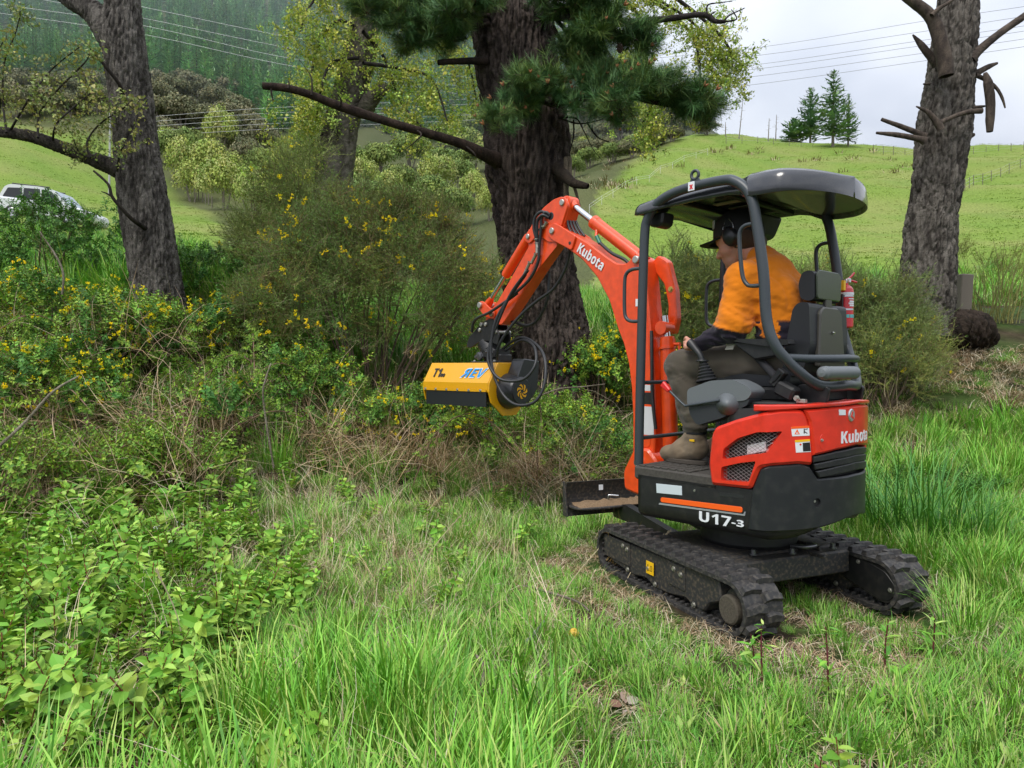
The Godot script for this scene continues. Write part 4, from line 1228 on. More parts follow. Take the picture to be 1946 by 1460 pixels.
	mb = MB.new(); mb.box(L(bo - .02, 1.775, -.081), Vector3(.003, .05, .05), .0005); obj("decal", mb, white, boom)
	mb = MB.new(); mb.box(L(bo - .1, 1.2, -.078), Vector3(.003, .04, .06), .0005); obj("decal", mb, mat("chart", .6, .6, .62, .5), boom)
	mb = MB.new()
	mb.box(L(bo - .1, .98, -.078), Vector3(.003, .19, .1), .0005)
	obj("capacity_chart", mb, mat("chart", .6, .6, .62, .5), boom)
	mb = MB.new(); mb.box(L(bo - .1, 1.13, -.078), Vector3(.003, .08, .06), .0005); obj("decal", mb, frame, boom)
	mb = MB.new()
	for a in [[.80, 2.371, .105, .024], [0, 2.065, .098, .026], [-.06, .70, .14, .03]]:
		mb = MB.new(); pin(mb, bo + a[0], a[1], -a[2], a[2], a[3]); obj("boom_pin", mb, zinc, boom)
	mb = MB.new(); pin(mb, bo + .615, 2.255, -.095, -.075, .013); obj("painted_boom_hole", mb, hose, boom)  # dark disc in place of a boom hole, its shade painted
	mb = MB.new(); pin(mb, bo - .045, 1.62, -.081, -.07, .03); obj("painted_boom_hole", mb, hose, boom)  # larger dark disc, likewise the painted shade of a hole
	# arm cylinder above the boom
	mb = MB.new()
	var a0 := L(bo + .0, 2.065, 0); var a1 := L(bo + .70, 2.575, 0)
	var ad := (a1 - a0).normalized()
	mb.tube([a0 - ad * .02, a0 + ad * .06, a0 + ad * .062, a0 + ad * .535, a0 + ad * .537, a0 + ad * .57], [.04, .04, .046, .046, .05, .05], 18)
	var acyl := obj("arm_cylinder", mb, orange, ex)
	mb = MB.new(); mb.tube([a0 + ad * .56, a1 - ad * .05], .024, 16); obj("rod", mb, steel, acyl)
	mb = MB.new(); mb.tube([a1 - ad * .07, a1 - ad * .03, a1], [.03, .042, .042], 14); pin(mb, bo + .70, 2.575, -.05, .05, .05); obj("rod_eye", mb, orange, acyl)
	mb = MB.new(); mb.tube([a0 + ad * .5 + L(0, -.03, -.03), a0 + ad * .49 + L(0, -.075, -.045)], .013, 10); obj("port", mb, orange, acyl)
	mb = MB.new(); mb.tube(smooth_path([a0 + ad * .485 + L(0, -.07, -.045), a0 + ad * .44 + L(0, -.1, -.05)], 3), .015, 10); obj("hose_sleeve", mb, mat("green sleeve", .01, .16, .1, .4), acyl)
	mb = MB.new(); mb.tube(smooth_path([a0 + ad * .45 + L(0, -.095, -.05), a0 + ad * .3 + L(0, -.1, -.055), a0 + ad * .15 + L(0, -.075, -.05), a0 + ad * .08 + L(0, -.1, -.05), a0 + ad * .05 + L(0, -.16, -.03)], 5), .012, 10); obj("hose", mb, hose, acyl)
	# boom cylinder on the cab side, with its curved rod guard
	mb = MB.new()
	mb.tube([L(bo - .24, .62, -.0), L(bo - .235, .66, -.0), L(bo - .2, 1.52, -.0), L(bo - .198, 1.54, 0)], [.035, .052, .052, .046], 18)
	mb.tube([L(bo - .2, 1.46, 0), L(bo - .198, 1.475, 0)], .06, 18)
	var bcyl := obj("boom_cylinder", mb, orange, ex)
	mb = MB.new(); mb.tube([L(bo - .198, 1.53, 0), L(bo - .175, 1.68, 0)], .024, 14); obj("rod", mb, steel, bcyl)
	mb = MB.new()
	mb.tube([L(bo - .178, 1.6, -.05), L(bo - .178, 1.6, .05)], .045, 14)
	mb.prism(rounded(P2([-.15, 1.56, -.21, 1.56, -.235, 1.66, -.22, 1.85, -.16, 2.05, -.08, 2.10, -.03, 2.06, -.06, 1.98, -.13, 1.9, -.165, 1.75]), .02, 3), SIDE(0, bo), .05, .11, .008)
	obj("rod_guard", mb, orange, bcyl)
	mb = MB.new(); hexbolt(mb, L(bo - .185, 1.86, .05), L(0, 0, -1), .014, .012); obj("bolt", mb, mat("brass bolt", .5, .42, .12, .4, .6), bcyl)
	mb = MB.new(); mb.tube(smooth_path([L(bo - .29, 1.5, 0), L(bo - .3, 1.4, 0), L(bo - .32, 1.25, 0), L(bo - .32, 1.12, 0), L(bo - .29, 1.06, 0)], 4), .009, 8); mb.tube([L(bo - .2, 1.49, 0), L(bo - .3, 1.49, 0)], .012, 8); obj("pipe", mb, orange, bcyl)
	mb = MB.new(); mb.tube(smooth_path([L(bo - .12, 1.58, -.07), L(bo - .14, 1.4, -.09), L(bo - .15, 1.15, -.095), L(bo - .175, .93, -.09)], 6), .012, 8); obj("hose", mb, hose, bcyl)
	# --- arm
	var armp := P2([.655, 2.545, .68, 2.60, .73, 2.615, .813, 2.607, .92, 2.565, 1.015, 2.492, 1.097, 2.40, 1.13, 2.35, 1.10, 2.30, 1.2, 2.19, 1.35, 2.03, 1.5, 1.875, 1.60, 1.80, 1.575, 1.75, 1.515, 1.70, 1.44, 1.685, 1.40, 1.71, 1.2, 1.90, .95, 2.14, .80, 2.27, .75, 2.33, .70, 2.43])
	mb = MB.new()
	mb.prism(rounded(armp, .015, 2), SIDE(0, bo), -.058, .058, .006)
	var arm := obj("arm", mb, orange, ex)
	for sd in [-1.0, 1.0]:
		mb = MB.new()
		mb.prism(rounded(P2([.655, 2.545, .68, 2.605, .73, 2.62, .813, 2.612, .92, 2.57, 1.015, 2.497, 1.10, 2.40, 1.14, 2.345, 1.08, 2.31, .98, 2.37, .87, 2.30, .78, 2.28, .71, 2.43]), .02, 3), SIDE(0, bo), .0585 * sd, .072 * sd, .004)
		obj("arm_plate", mb, orange, arm)
	mb = MB.new(); mb.prism(rounded(P2([.77, 2.26, .80, 2.31, 1.0, 2.14, .98, 2.10, .93, 2.14]), .015, 3), SIDE(0, bo), -.0655, -.0585, .002); obj("arm_doubler", mb, orange, arm)
	for a in [[.712, 2.572, .085, .024], [1.09, 2.37, .085, .02], [1.535, 1.785, .095, .024]]:
		mb = MB.new(); pin(mb, bo + a[0], a[1], -a[2], a[2], a[3]); obj("arm_pin", mb, zinc, arm)
	mb = MB.new(); pin(mb, bo + .835, 2.49, -.0735, -.06, .034); obj("painted_hose_port", mb, hose, arm)  # dark disc painting the shade inside the hose port
	# bucket cylinder
	mb = MB.new()
	var c0 := L(bo + 1.12, 2.42, 0); var c1 := L(bo + 1.69, 1.865, 0)
	var cdv := (c1 - c0).normalized()
	mb.tube([c0, c0 + cdv * .05, c0 + cdv * .052, c0 + cdv * .44, c0 + cdv * .46], [.032, .032, .041, .041, .035], 16)
	var bk := obj("link_cylinder", mb, orange, ex)
	mb = MB.new(); mb.tube([c0 + cdv * .45, c1 - cdv * .04], .02, 14); obj("rod", mb, steel, bk)
	mb = MB.new(); mb.tube([c1 - cdv * .09, c1 - cdv * .04, c1], [.022, .035, .035], 12); obj("rod_eye", mb, orange, bk)
	# tipping link in orange
	for sd in [-.075, .062]:
		mb = MB.new()
		mb.prism(rounded(P2([1.71, 1.90, 1.66, 1.90, 1.56, 1.83, 1.50, 1.82, 1.50, 1.75, 1.56, 1.745, 1.64, 1.77, 1.73, 1.85]), .025, 3), SIDE(0, bo), sd, sd + .013, .003)
		obj("tipping_link", mb, orange, arm)
	for a in [[1.69, 1.865, .095, .026], [1.685, 1.7, .08, .018]]:
		mb = MB.new(); pin(mb, bo + a[0], a[1], -a[2], a[2], a[3]); obj("link_pin", mb, zinc, arm)
	mb = MB.new(); mb.box(L(bo + 1.62, 1.74, 0), Vector3(.1, .1, .07), .01); obj("link_block", mb, orange, arm)
	# black coupler
	mb = MB.new()
	for sd in [-.07, .055]:
		mb.prism(rounded(P2([1.50, 1.69, 1.52, 1.74, 1.60, 1.745, 1.70, 1.70, 1.86, 1.60, 1.90, 1.52, 1.84, 1.50, 1.72, 1.55, 1.6, 1.56, 1.47, 1.52, 1.45, 1.60]), .025, 3), SIDE(0, bo), sd, sd + .015, .003)
	mb.box(L(bo + 1.62, 1.62, 0), Vector3(.1, .06, .16), .01)
	var cpl := obj("coupler", mb, frame, ex)
	for a in [[1.62, 1.70], [1.70, 1.655], [1.49, 1.63]]:
		mb = MB.new(); pin(mb, bo + a[0], a[1], -.085, .085, .017); obj("coupler_pin", mb, zinc, cpl)
	mb = MB.new()
	var rt := Transform3D(Basis(Vector3.RIGHT, Vector3(0, .78, -.62), Vector3(0, .62, .78)), L(bo + 1.66, 1.50, 0))
	mb.lathe([Vector2(0, -.11), Vector2(.075, -.11), Vector2(.085, -.10), Vector2(.085, -.04), Vector2(.09, -.035), Vector2(.09, .0), Vector2(.085, .005), Vector2(.085, .06), Vector2(.07, .075), Vector2(0, .075)], rt, 24)
	obj("rotator", mb, black, cpl)
	mb = MB.new()
	mb.box(L(bo + 1.56, 1.45, 0), Vector3(.19, .08, .14), .012)
	mb.box(L(bo + 1.55, 1.41, 0), Vector3(.14, .07, .22), .01)
	obj("coupler_foot", mb, frame, cpl)
	var db := mat("dark bolts", .16, .16, .17, .35, .8)
	for a in [[1.68, 1.44], [1.72, 1.425], [1.64, 1.425], [1.56, 1.475]]:
		mb = MB.new(); hexbolt(mb, L(bo + a[0], a[1], -.095), L(0, 0, -1), .013, .016); obj("coupler_bolt", mb, db, cpl)
	mb = MB.new(); mb.lathe([Vector2(0, 0), Vector2(.035, 0), Vector2(.04, .008), Vector2(.035, .03), Vector2(.015, .034), Vector2(0, .034)], Transform3D(Basis(Vector3.UP, Vector3(-1, 0, 0), Vector3(0, 0, 1)), L(bo + 1.68, 1.43, -.075)), 16); obj("coupler_cap", mb, db, cpl)
	mb = MB.new(); mb.tube([L(bo + 1.50, 1.465, -.1), L(bo + 1.58, 1.465, -.1)], .012, 10); obj("coupler_valve", mb, db, cpl)
	# --- yellow flail head
	flail_head(bo)
	# --- hoses
	var hs := [
		[[.84, 2.49, -.075], [.90, 2.53, -.1], [.965, 2.50, -.11], [.985, 2.42, -.11], [.965, 2.33, -.1]],
		[[.85, 2.48, -.08], [.89, 2.50, -.11], [.94, 2.46, -.115], [.955, 2.36, -.105], [.96, 2.30, -.1]],
		[[.84, 2.50, -.08], [.87, 2.52, -.095], [.91, 2.48, -.1], [.92, 2.40, -.095], [.945, 2.27, -.09], [.96, 2.15, -.09], [1.06, 2.02, -.095], [1.28, 1.90, -.1]],
		[[1.06, 2.1, -.1], [1.24, 1.93, -.12], [1.36, 1.7, -.16], [1.42, 1.5, -.2], [1.40, 1.36, -.22], [1.28, 1.24, -.2], [1.1, 1.24, -.12], [1.03, 1.36, -.05], [1.12, 1.5, .02], [1.3, 1.56, .06], [1.45, 1.50, .05], [1.54, 1.45, .03]],
		[[1.1, 2.07, -.09], [1.26, 1.90, -.12], [1.37, 1.72, -.17], [1.40, 1.5, -.2], [1.36, 1.3, -.21], [1.25, 1.12, -.2], [1.1, 1.04, -.18], [.96, 1.07, -.12], [.92, 1.2, -.06], [.97, 1.38, 0], [1.1, 1.5, .05], [1.3, 1.58, .07], [1.46, 1.54, .06], [1.55, 1.47, .03]],
		[[.70, 2.34, .02], [.74, 2.2, .03], [.79, 2.08, .03], [.9, 1.95, .02], [1.05, 1.86, -.02], [1.2, 1.75, -.06], [1.32, 1.62, -.1], [1.4, 1.5, -.12], [1.44, 1.4, -.1]],
		[[1.2, 1.93, -.09], [1.36, 1.86, -.1], [1.54, 1.79, -.11], [1.66, 1.76, -.115], [1.74, 1.72, -.11], [1.78, 1.64, -.1]],
		[[.98, 2.08, .05], [1.0, 1.88, .05], [1.1, 1.74, .06], [1.22, 1.68, .06], [1.33, 1.70, .04], [1.40, 1.72, .02], [1.45, 1.74, 0]]]
	for h in hs:
		var w := []
		for p in h: w.append(L(bo + p[0], p[1], p[2]))
		mb = MB.new(); mb.tube(smooth_path(w, 6), .0125, 9)
		obj("hydraulic_hose", mb, hose, ex)
	for a in [[.965, 2.33, .955, 2.26, -.1], [.96, 2.30, .96, 2.22, -.1], [.985, 2.22, 1.04, 2.15, -.085], [1.04, 2.16, 1.12, 2.05, -.1], [.87, 2.45, .90, 2.42, -.08], [.9, 2.42, .95, 2.40, -.085]]:
		mb = MB.new()
		mb.tube([L(bo + a[0], a[1], a[4]), L(bo + a[2], a[3], a[4])], .013, 6)
		hexbolt(mb, L(bo + a[0], a[1], a[4]), L(a[2] - a[0], a[3] - a[1], 0), .014, .022)
		obj("hose_fitting", mb, mat("fitting zinc", .4, .39, .33, .35, .8), ex)
	for k in 4:
		mb = MB.new(); mb.tube(smooth_path([L(bo + .70 - k * .01, 2.44, -.03 + k * .02), L(bo + .68 - k * .015, 2.38, -.03 + k * .02), L(bo + .64 - k * .02, 2.315, -.03 + k * .02)], 4), .01, 8)
		obj("bridge_hose", mb, hose, arm)
	tracks()

func flail_head(bo: float) -> void:
	# the head hangs across the machine: e runs along its rotor, w forward, in world axes brought into machine axes
	var yel := mat("flail yellow", .86, .43, .004, .34, 0, "fine", 4.0, 0, .3)
	var blk := mat("flail black", .022, .024, .028, .32, 0, "fine", 4.0)
	var inv := ex.transform.affine_inverse()
	var e := Vector3(.72, 0, .69).normalized()          # towards the drive end (right and nearer)
	var w := Vector3(.69, 0, -.72).normalized()         # away from the front apron
	var O := Vector3(-.335, 1.168, -6.20)
	var T := inv * Transform3D(Basis(e, Vector3.UP, e.cross(Vector3.UP)), O)     # x along rotor, y up, z towards the apron side
	var fh := Node3D.new(); fh.name = "flail_head"; fh.transform = T; ex.add_child(fh)
	fh.set_meta("label", "yellow flail mulching head with black rubber apron")
	var hl := .42
	var ends := P2([-.26, .0, -.24, -.09, -.10, -.235, .06, -.235, .20, -.12, .225, -.03, .22, .04, .12, .205, -.10, .205, -.24, .06])
	var ET := Transform3D(Basis(Vector3(0, 0, 1), Vector3.UP, Vector3(-1, 0, 0)), Vector3.ZERO)   # poly x -> +z (apron side)
	# housing skin: top, sloping front, front, back
	var mb := MB.new()
	var prof := P2([.225, -.035, .225, .04, .125, .205, -.10, .205, -.24, .06, -.24, -.09])
	for i in prof.size() - 1:
		var a := prof[i]; var b := prof[i + 1]
		var d := (b - a).normalized(); var nrm := Vector2(d.y, -d.x) * -.012
		mb.prism(PackedVector2Array([a, b, b + nrm, a + nrm]), ET, -hl + .012, hl - .012, .001)
	obj("housing", mb, yel, fh)
	for sx in [-1.0, 1.0]:
		mb = MB.new(); mb.prism(ends if sx > 0 else P2([-.25, .0, -.24, -.09, -.14, -.15, .1, -.15, .2, -.12, .225, -.03, .22, .04, .12, .205, -.10, .205, -.24, .06]), ET, (hl - .014) * -sx, hl * -sx, .003); obj("end_plate", mb, yel, fh)
	mb = MB.new(); mb.prism(P2([.226, -.02, .236, -.02, .236, -.155, .226, -.155]), ET, -hl + .025, hl - .06, .002); obj("rubber_apron", mb, blk, fh)
	mb = MB.new(); mb.prism(P2([.236, -.012, .243, -.012, .243, -.032, .236, -.032]), ET, -hl + .02, hl - .05, .001); obj("apron_strip", mb, yel, fh)
	for k in 6:
		mb = MB.new(); hexbolt(mb, Vector3(-hl + .06 + k * .14, -.022, .243), Vector3(0, 0, 1), .009, .009); obj("bolt", mb, mats["zinc bolts"], fh)
	mb = MB.new(); mb.lathe([Vector2(0, -hl + .03), Vector2(.075, -hl + .03), Vector2(.075, hl - .03), Vector2(0, hl - .03)], Transform3D(Basis(Vector3.UP, Vector3.RIGHT, Vector3(0, 0, -1)), Vector3(0, -.08, -.02)), 14); obj("rotor", mb, mats["frame paint"], fh)
	for k in 22:
		mb = MB.new(); var an := k * 2.1
		mb.box(Vector3(-hl + .05 + k * .035, -.08 + .085 * sin(an), -.02 + .085 * cos(an)), Vector3(.025, .05, .04), .004, Basis(Vector3.RIGHT, -an)); obj("flail_tooth", mb, mats["frame paint"], fh)
	mb = MB.new(); mb.box(Vector3(.22, .211, -.0), Vector3(.30, .012, .21), .003); var mp := obj("mount_plate", mb, mats["frame paint"], fh)
	mb = MB.new()
	for a in [[.1, .08], [.34, .08], [.1, -.08], [.34, -.08]]:
		mb = MB.new(); hexbolt(mb, Vector3(a[0], .217, a[1]), Vector3.UP, .012, .012); obj("bolt", mb, mats["zinc bolts"], fh)
	# drive end: black cone cover and belt guard
	mb = MB.new()
	var ct := Transform3D(Basis(Vector3.UP, Vector3.RIGHT, Vector3(0, 0, -1)), Vector3(hl, -.03, -.01))
	mb.lathe([Vector2(.15, 0), Vector2(.148, .02), Vector2(.125, .12), Vector2(.118, .14), Vector2(.105, .148), Vector2(0, .148)], ct, 28)
	var mc := obj("drive_cover", mb, blk, fh)
	mb = MB.new()
	mb.prism(rounded(P2([-.22, -.02, -.12, -.13, .05, -.12, .02, .10, -.05, .24, -.25, .22]), .02, 3), ET, -hl, -hl - .13, .008)
	obj("drive_guard", mb, blk, mc)
	mb = MB.new()
	var ft := Transform3D(Basis(Vector3(0, 0, -1), Vector3.UP, Vector3.RIGHT), Vector3(hl + .149, -.03, -.01))
	for k in 7:
		var a := TAU * k / 7
		var pts := PackedVector2Array()
		for j in 5: pts.append(Vector2.from_angle(a + j * .22) * (.018 + j * .011))
		for j in range(4, -1, -1): pts.append(Vector2.from_angle(a + .42 + j * .22) * (.016 + j * .0108))
		mb.prism(pts, ft, 0, .002, 0)
	obj("fan_emblem", mb, yel, mc)
	# lettering on the sloping front
	var sl := (Vector2(.125, .205) - Vector2(.225, .04)).normalized()
	var up := Vector3(0, sl.y, sl.x); var nm := Vector3(0, .52, .855).normalized()
	nm = Vector3.RIGHT.cross(up).normalized()
	var mid := Vector3(0, .118, .179) + nm * .0015
	obj("lettering", text_arrays("T1", .1, .085), blk, fh, Transform3D(Basis(Vector3.RIGHT, up, nm), mid + Vector3(-.27, .0, 0)))
	obj("lettering", text_arrays("80", .055, .034), blk, fh, Transform3D(Basis(Vector3.RIGHT, up, nm), mid + Vector3(-.185, 0, 0) - up * .025))
	var rv := text_arrays("ЯEV", .26, .085, .003)
	var sk := Basis(Vector3.RIGHT, up + Vector3.RIGHT * .35, nm)
	obj("logo_edge", text_arrays("ЯEV", .275, .098, .002), mats["white decal"], fh, Transform3D(sk, mid + Vector3(.2, 0, 0)))
	obj("logo", rv, mat("logo blue", .01, .25, .6, .4), fh, Transform3D(sk, mid + nm * .0015 + Vector3(.2, 0, 0)))

func track_loop(u: float, rad: float) -> Array:
	# point and outward normal along the belt, u in metres of the carcass line; F forward and up in the track plane
	var f0 := -.575; var f1 := .62; var R := .14; var cy := .168
	var Ls := f1 - f0; var arc := PI * R
	u = fposmod(u, 2 * Ls + 2 * arc)
	var p: Vector2; var n: Vector2
	if u < Ls: p = Vector2(f0 + u, cy + R); n = Vector2(0, 1)
	elif u < Ls + arc:
		var a := PI / 2 - (u - Ls) / R
		n = Vector2(cos(a), sin(a)); p = Vector2(f1, cy) + n * R
	elif u < 2 * Ls + arc: p = Vector2(f1 - (u - Ls - arc), cy - R); n = Vector2(0, -1)
	else:
		var a := -PI / 2 - (u - 2 * Ls - arc) / R
		n = Vector2(cos(a), sin(a)); p = Vector2(f0, cy) + n * R
	return [p + n * (rad), n]

func tracks() -> void:
	var tw := Transform3D(Basis(Vector3.UP, deg_to_rad(22.0 - 41.3)), Vector3(0, -.025, 0))
	var rubber: Material = mats["track rubber"]; var muddy: Material = mats["dusty undercarriage paint"]; var zinc: Material = mats["zinc bolts"]
	var per := 2 * 1.195 + TAU * .14
	var NP := 34
	# one lug of each hand
	var lugs := []
	for hand in [-1.0, 1.0]:
		var m := MB.new()
		# footprint in (across, along), raised by height; shaped like a blunt arrow half
		var bot := PackedVector2Array([Vector2(-.005, -.02), Vector2(.045, -.03), Vector2(.108, -.012), Vector2(.112, .03), Vector2(.05, .022), Vector2(-.005, .03)])
		var top := m.inset(bot, .007)
		var K := bot.size()
		for i in K:
			var j := (i + 1) % K
			var a := Vector3(bot[i].x * hand, 0, bot[i].y); var b := Vector3(bot[j].x * hand, 0, bot[j].y)
			var d := Vector3(top[j].x * hand, .026, top[j].y); var g := Vector3(top[i].x * hand, .026, top[i].y)
			m.fquad(a, b, d, g, (a + b) * .5 - Vector3(.05 * hand, 0, 0) + Vector3(0, .01, 0))
		for i in range(1, K - 1): m.ftri(Vector3(top[0].x * hand, .026, top[0].y), Vector3(top[i].x * hand, .026, top[i].y), Vector3(top[i + 1].x * hand, .026, top[i + 1].y), Vector3.UP)
		lugs.append(m.mesh())
	for sd in [-1.0, 1.0]:
		var cr: float = .505 * sd
		# belt carcass
		var mb := MB.new()
		var ringA := []
		for k in 121:
			var u := per * k / 120.0
			var o: Array = track_loop(u, 0.0); var i: Array = track_loop(u, -.022)
			ringA.append(PackedVector3Array([L(i[0].x, i[0].y, cr - .115), L(o[0].x, o[0].y, cr - .115), L(o[0].x, o[0].y, cr + .115), L(i[0].x, i[0].y, cr + .115)]))
		for k in 120:
			var o: Array = track_loop(per * (k + .5) / 120.0, 0.0)
			var nn := L(o[1].x, o[1].y, 0)
			for e in [[0, 1, L(0, 0, -1)], [1, 2, nn], [2, 3, L(0, 0, 1)], [3, 0, -nn]]:
				mb.fquad(ringA[k][e[0]], ringA[k][e[1]], ringA[k + 1][e[1]], ringA[k + 1][e[0]], e[2])
		var trk := obj("track", mb, rubber, ex, tw)
		trk.set_meta("label", "worn rubber track with blocky lugs")
		# inner drive teeth
		mb = MB.new()
		for k in NP * 2:
			var o: Array = track_loop(per * k / (NP * 2.0), -.03)
			mb.box(L(o[0].x, o[0].y, cr), Vector3(.05, .022, .022), .004, Basis(Vector3.RIGHT, L(o[1].x, o[1].y, 0), Vector3.RIGHT.cross(L(o[1].x, o[1].y, 0))))
			mb.box(L(o[0].x, o[0].y, cr - .075), Vector3(.03, .018, .016), .003, Basis(Vector3.RIGHT, L(o[1].x, o[1].y, 0), Vector3.RIGHT.cross(L(o[1].x, o[1].y, 0))))
		obj("drive_teeth", mb, rubber, trk).set_meta("kind", "stuff")
		for k in NP:
			for hnd in 2:
				var u := per * (k + .5 * hnd) / NP
				var o: Array = track_loop(u, -.001)
				var up := L(o[1].x, o[1].y, 0)
				var b := Basis(Vector3.RIGHT, up, Vector3.RIGHT.cross(up))
				obj("lug", lugs[hnd], rubber, trk, Transform3D(b, L(o[0].x, o[0].y, cr)))
		# frame between the wheels
		mb = MB.new()
		mb.prism(rounded(P2([.60, .10, .66, .19, .60, .255, .30, .262, -.36, .285, -.48, .275, -.50, .17, -.40, .13, -.36, .075, -.26, .075, -.2, .1, -.05, .075, .1, .065, .2, .10, .36, .075, .5, .09]), .02, 2), SIDE(0, 0, 0), cr - .09, cr + .09, .008)
		mb.box(L(.53, .19, cr - .092 * 1.0), Vector3(.012, .14, .32), .004)
		mb.box(L(-.12, .2, cr - .092), Vector3(.012, .13, .16), .004)
		mb.box(L(.53, .19, cr + .092), Vector3(.012, .14, .32), .004)
		var fr := obj("track_frame", mb, muddy, ex, tw)
		for w in [[.62, .168, .105, .05], [-.575, .168, .09, .06]]:
			mb = MB.new(); mb.lathe([Vector2(0, -w[3]), Vector2(w[2] * .9, -w[3]), Vector2(w[2], -w[3] + .01), Vector2(w[2], w[3] - .01), Vector2(w[2] * .9, w[3]), Vector2(0, w[3])], Transform3D(Basis(Vector3.UP, Vector3.RIGHT, Vector3(0, 0, -1)), L(w[0], w[1], cr)), 22); obj("wheel", mb, muddy, fr)
		for f in [.39, .085, -.285]:
			mb = MB.new(); mb.lathe([Vector2(0, -.085), Vector2(.05, -.085), Vector2(.056, -.078), Vector2(.056, -.05), Vector2(.04, -.045), Vector2(.04, .045), Vector2(.056, .05), Vector2(.056, .078), Vector2(.05, .085), Vector2(0, .085)], Transform3D(Basis(Vector3.UP, Vector3.RIGHT, Vector3(0, 0, -1)), L(f, .085, cr)), 18); obj("roller", mb, muddy, fr)
		for a in [[.45, .235], [.4, .225], [-.10, .235], [-.165, .22], [.39, .1], [.085, .095], [-.285, .09], [.16, .17]]:
			mb = MB.new(); hexbolt(mb, L(a[0], a[1], cr - .098), L(0, 0, -1), .011, .01); obj("bolt", mb, zinc, fr)
		if sd < 0:
			mb = MB.new(); mb.lathe([Vector2(0, 0), Vector2(.065, 0), Vector2(.074, -.006), Vector2(.076, -.02), Vector2(.076, -.06)], Transform3D(Basis(Vector3.UP, Vector3.LEFT, Vector3(0, 0, 1)), L(-.56, .15, cr - .098)), 24); var hubc := obj("hub_cover", mb, mat("mud caked hub", .1, .085, .062, .85, 0, "grain", 4.0, .4), fr)
			mb = MB.new()
			mb.box(L(.14, .175, cr - .0995), Vector3(.003, .075, .078), .0005); obj("caution_sticker", mb, mat("yellow decal", .85, .5, .01, .4), fr)
			mb = MB.new()
			for qd in [[.165, .195, .155, .155], [.155, .195, .165, .155], [.16, .16, .14, .16], [.135, .19, .115, .19], [.135, .16, .115, .16], [.135, .19, .135, .16], [.115, .19, .115, .16], [.125, .19, .125, .16]]:
				mb.tube([L(qd[0], qd[1], cr - .1013), L(qd[2], qd[3], cr - .1013)], .0013, 4)
			obj("sticker_mark", mb, mats["frame paint"], fr)
		else:
			mb = MB.new(); mb.prism(rounded(P2([-.33, .285, -.54, .288, -.64, .262, -.705, .20, -.71, .14, -.66, .08, -.60, .075, -.50, .10, -.33, .145]), .025, 3), SIDE(), cr - .105, cr - .09, .006); var mcv := obj("motor_cover", mb, frame_mat(), fr)
			mb = MB.new(); mb.prism(rounded(P2([-.34, .27, -.53, .273, -.63, .25, -.69, .19, -.695, .145, -.65, .095, -.60, .09, -.5, .115, -.34, .155]), .025, 3), SIDE(), cr - .1085, cr - .1045, .002); obj("cover_face", mb, mats["frame paint"], mcv)
			for a in [[-.45, .262], [-.66, .16]]:
				mb = MB.new(); hexbolt(mb, L(a[0], a[1], cr - .108), L(0, 0, -1), .009, .008); obj("bolt", mb, zinc, mcv)
	# centre frame and slew ring
	var mb := MB.new()
	mb.prism(rounded(P2([-.42, -.3, .42, -.3, .42, .34, -.42, .34]), .05), Transform3D(Basis(Vector3.RIGHT, Vector3(0, 0, -1), Vector3.UP), Vector3.ZERO), .17, .325, .015)
	mb.box(L(-.33, .25, 0), Vector3(.80, .13, .12), .01)
	mb.box(L(.3, .25, 0), Vector3(.80, .13, .12), .01)
	mb.box(L(-.33, .32, .12), Vector3(.02, .02, .3), .004); mb.box(L(-.2, .325, .22), Vector3(.02, .03, .3), .004)
	var cfm := obj("centre_frame", mb, muddy, ex, tw)
	mb = MB.new(); mb.lathe([Vector2(0, .3), Vector2(.27, .3), Vector2(.28, .32), Vector2(.28, .42), Vector2(.3, .43), Vector2(.3, .46), Vector2(0, .46)], Transform3D.IDENTITY, 28); obj("slew_ring", mb, mats["frame paint"], ex)
	for a in [[-.36, .0], [-.3, -.22], [-.36, .3]]:
		mb = MB.new(); hexbolt(mb, L(a[0], .325, a[1]), Vector3.UP, .014, .03); obj("bolt", mb, mats["dark bolts"], cfm)
	mb = MB.new()
	mb.tube(smooth_path([L(-.3, .35, .05), L(-.38, .36, .07), L(-.38, .36, .15), L(-.3, .35, .17)], 4), .012, 8)
	obj("tow_eye", mb, mats["dark bolts"], cfm)
	# dozer blade, raised
	mb = MB.new()
	var bl := []
	for k in 9:
		var t := k / 8.0
		var f := 1.24 + .045 * cos((t - .5) * 2.6) - .03
		bl.append([f, .27 + .25 * t])
	var poly := PackedVector2Array()
	for p in bl: poly.append(Vector2(p[0], p[1]))
	for k in range(8, -1, -1): poly.append(Vector2(bl[k][0] + .014, bl[k][1]))
	mb.prism(poly, SIDE(), -.615, .615, .002)
	mb.prism(P2([1.20, .27, 1.27, .27, 1.275, .52, 1.25, .52]), SIDE(), -.625, -.612, .002)
	mb.prism(P2([1.20, .27, 1.27, .27, 1.275, .52, 1.25, .52]), SIDE(), .612, .625, .002)
	var bd := obj("blade", mb, muddy, ex, tw)
	bd.set_meta("label", "black dozer blade with dry dirt on its ledge")
	mb = MB.new()
	mb.prism(rounded(P2([-.6, 1.25, -.6, 1.12, -.54, 1.07, -.35, 1.06, -.1, 1.10, .1, 1.10, .35, 1.06, .54, 1.07, .6, 1.12, .6, 1.25]), .04, 3), Transform3D(Basis(Vector3.RIGHT, Vector3(0, 0, -1), Vector3.UP), Vector3.ZERO), .335, .35, .003)
	obj("blade_ledge", mb, muddy, bd)
	mb = MB.new()
	var heap := []
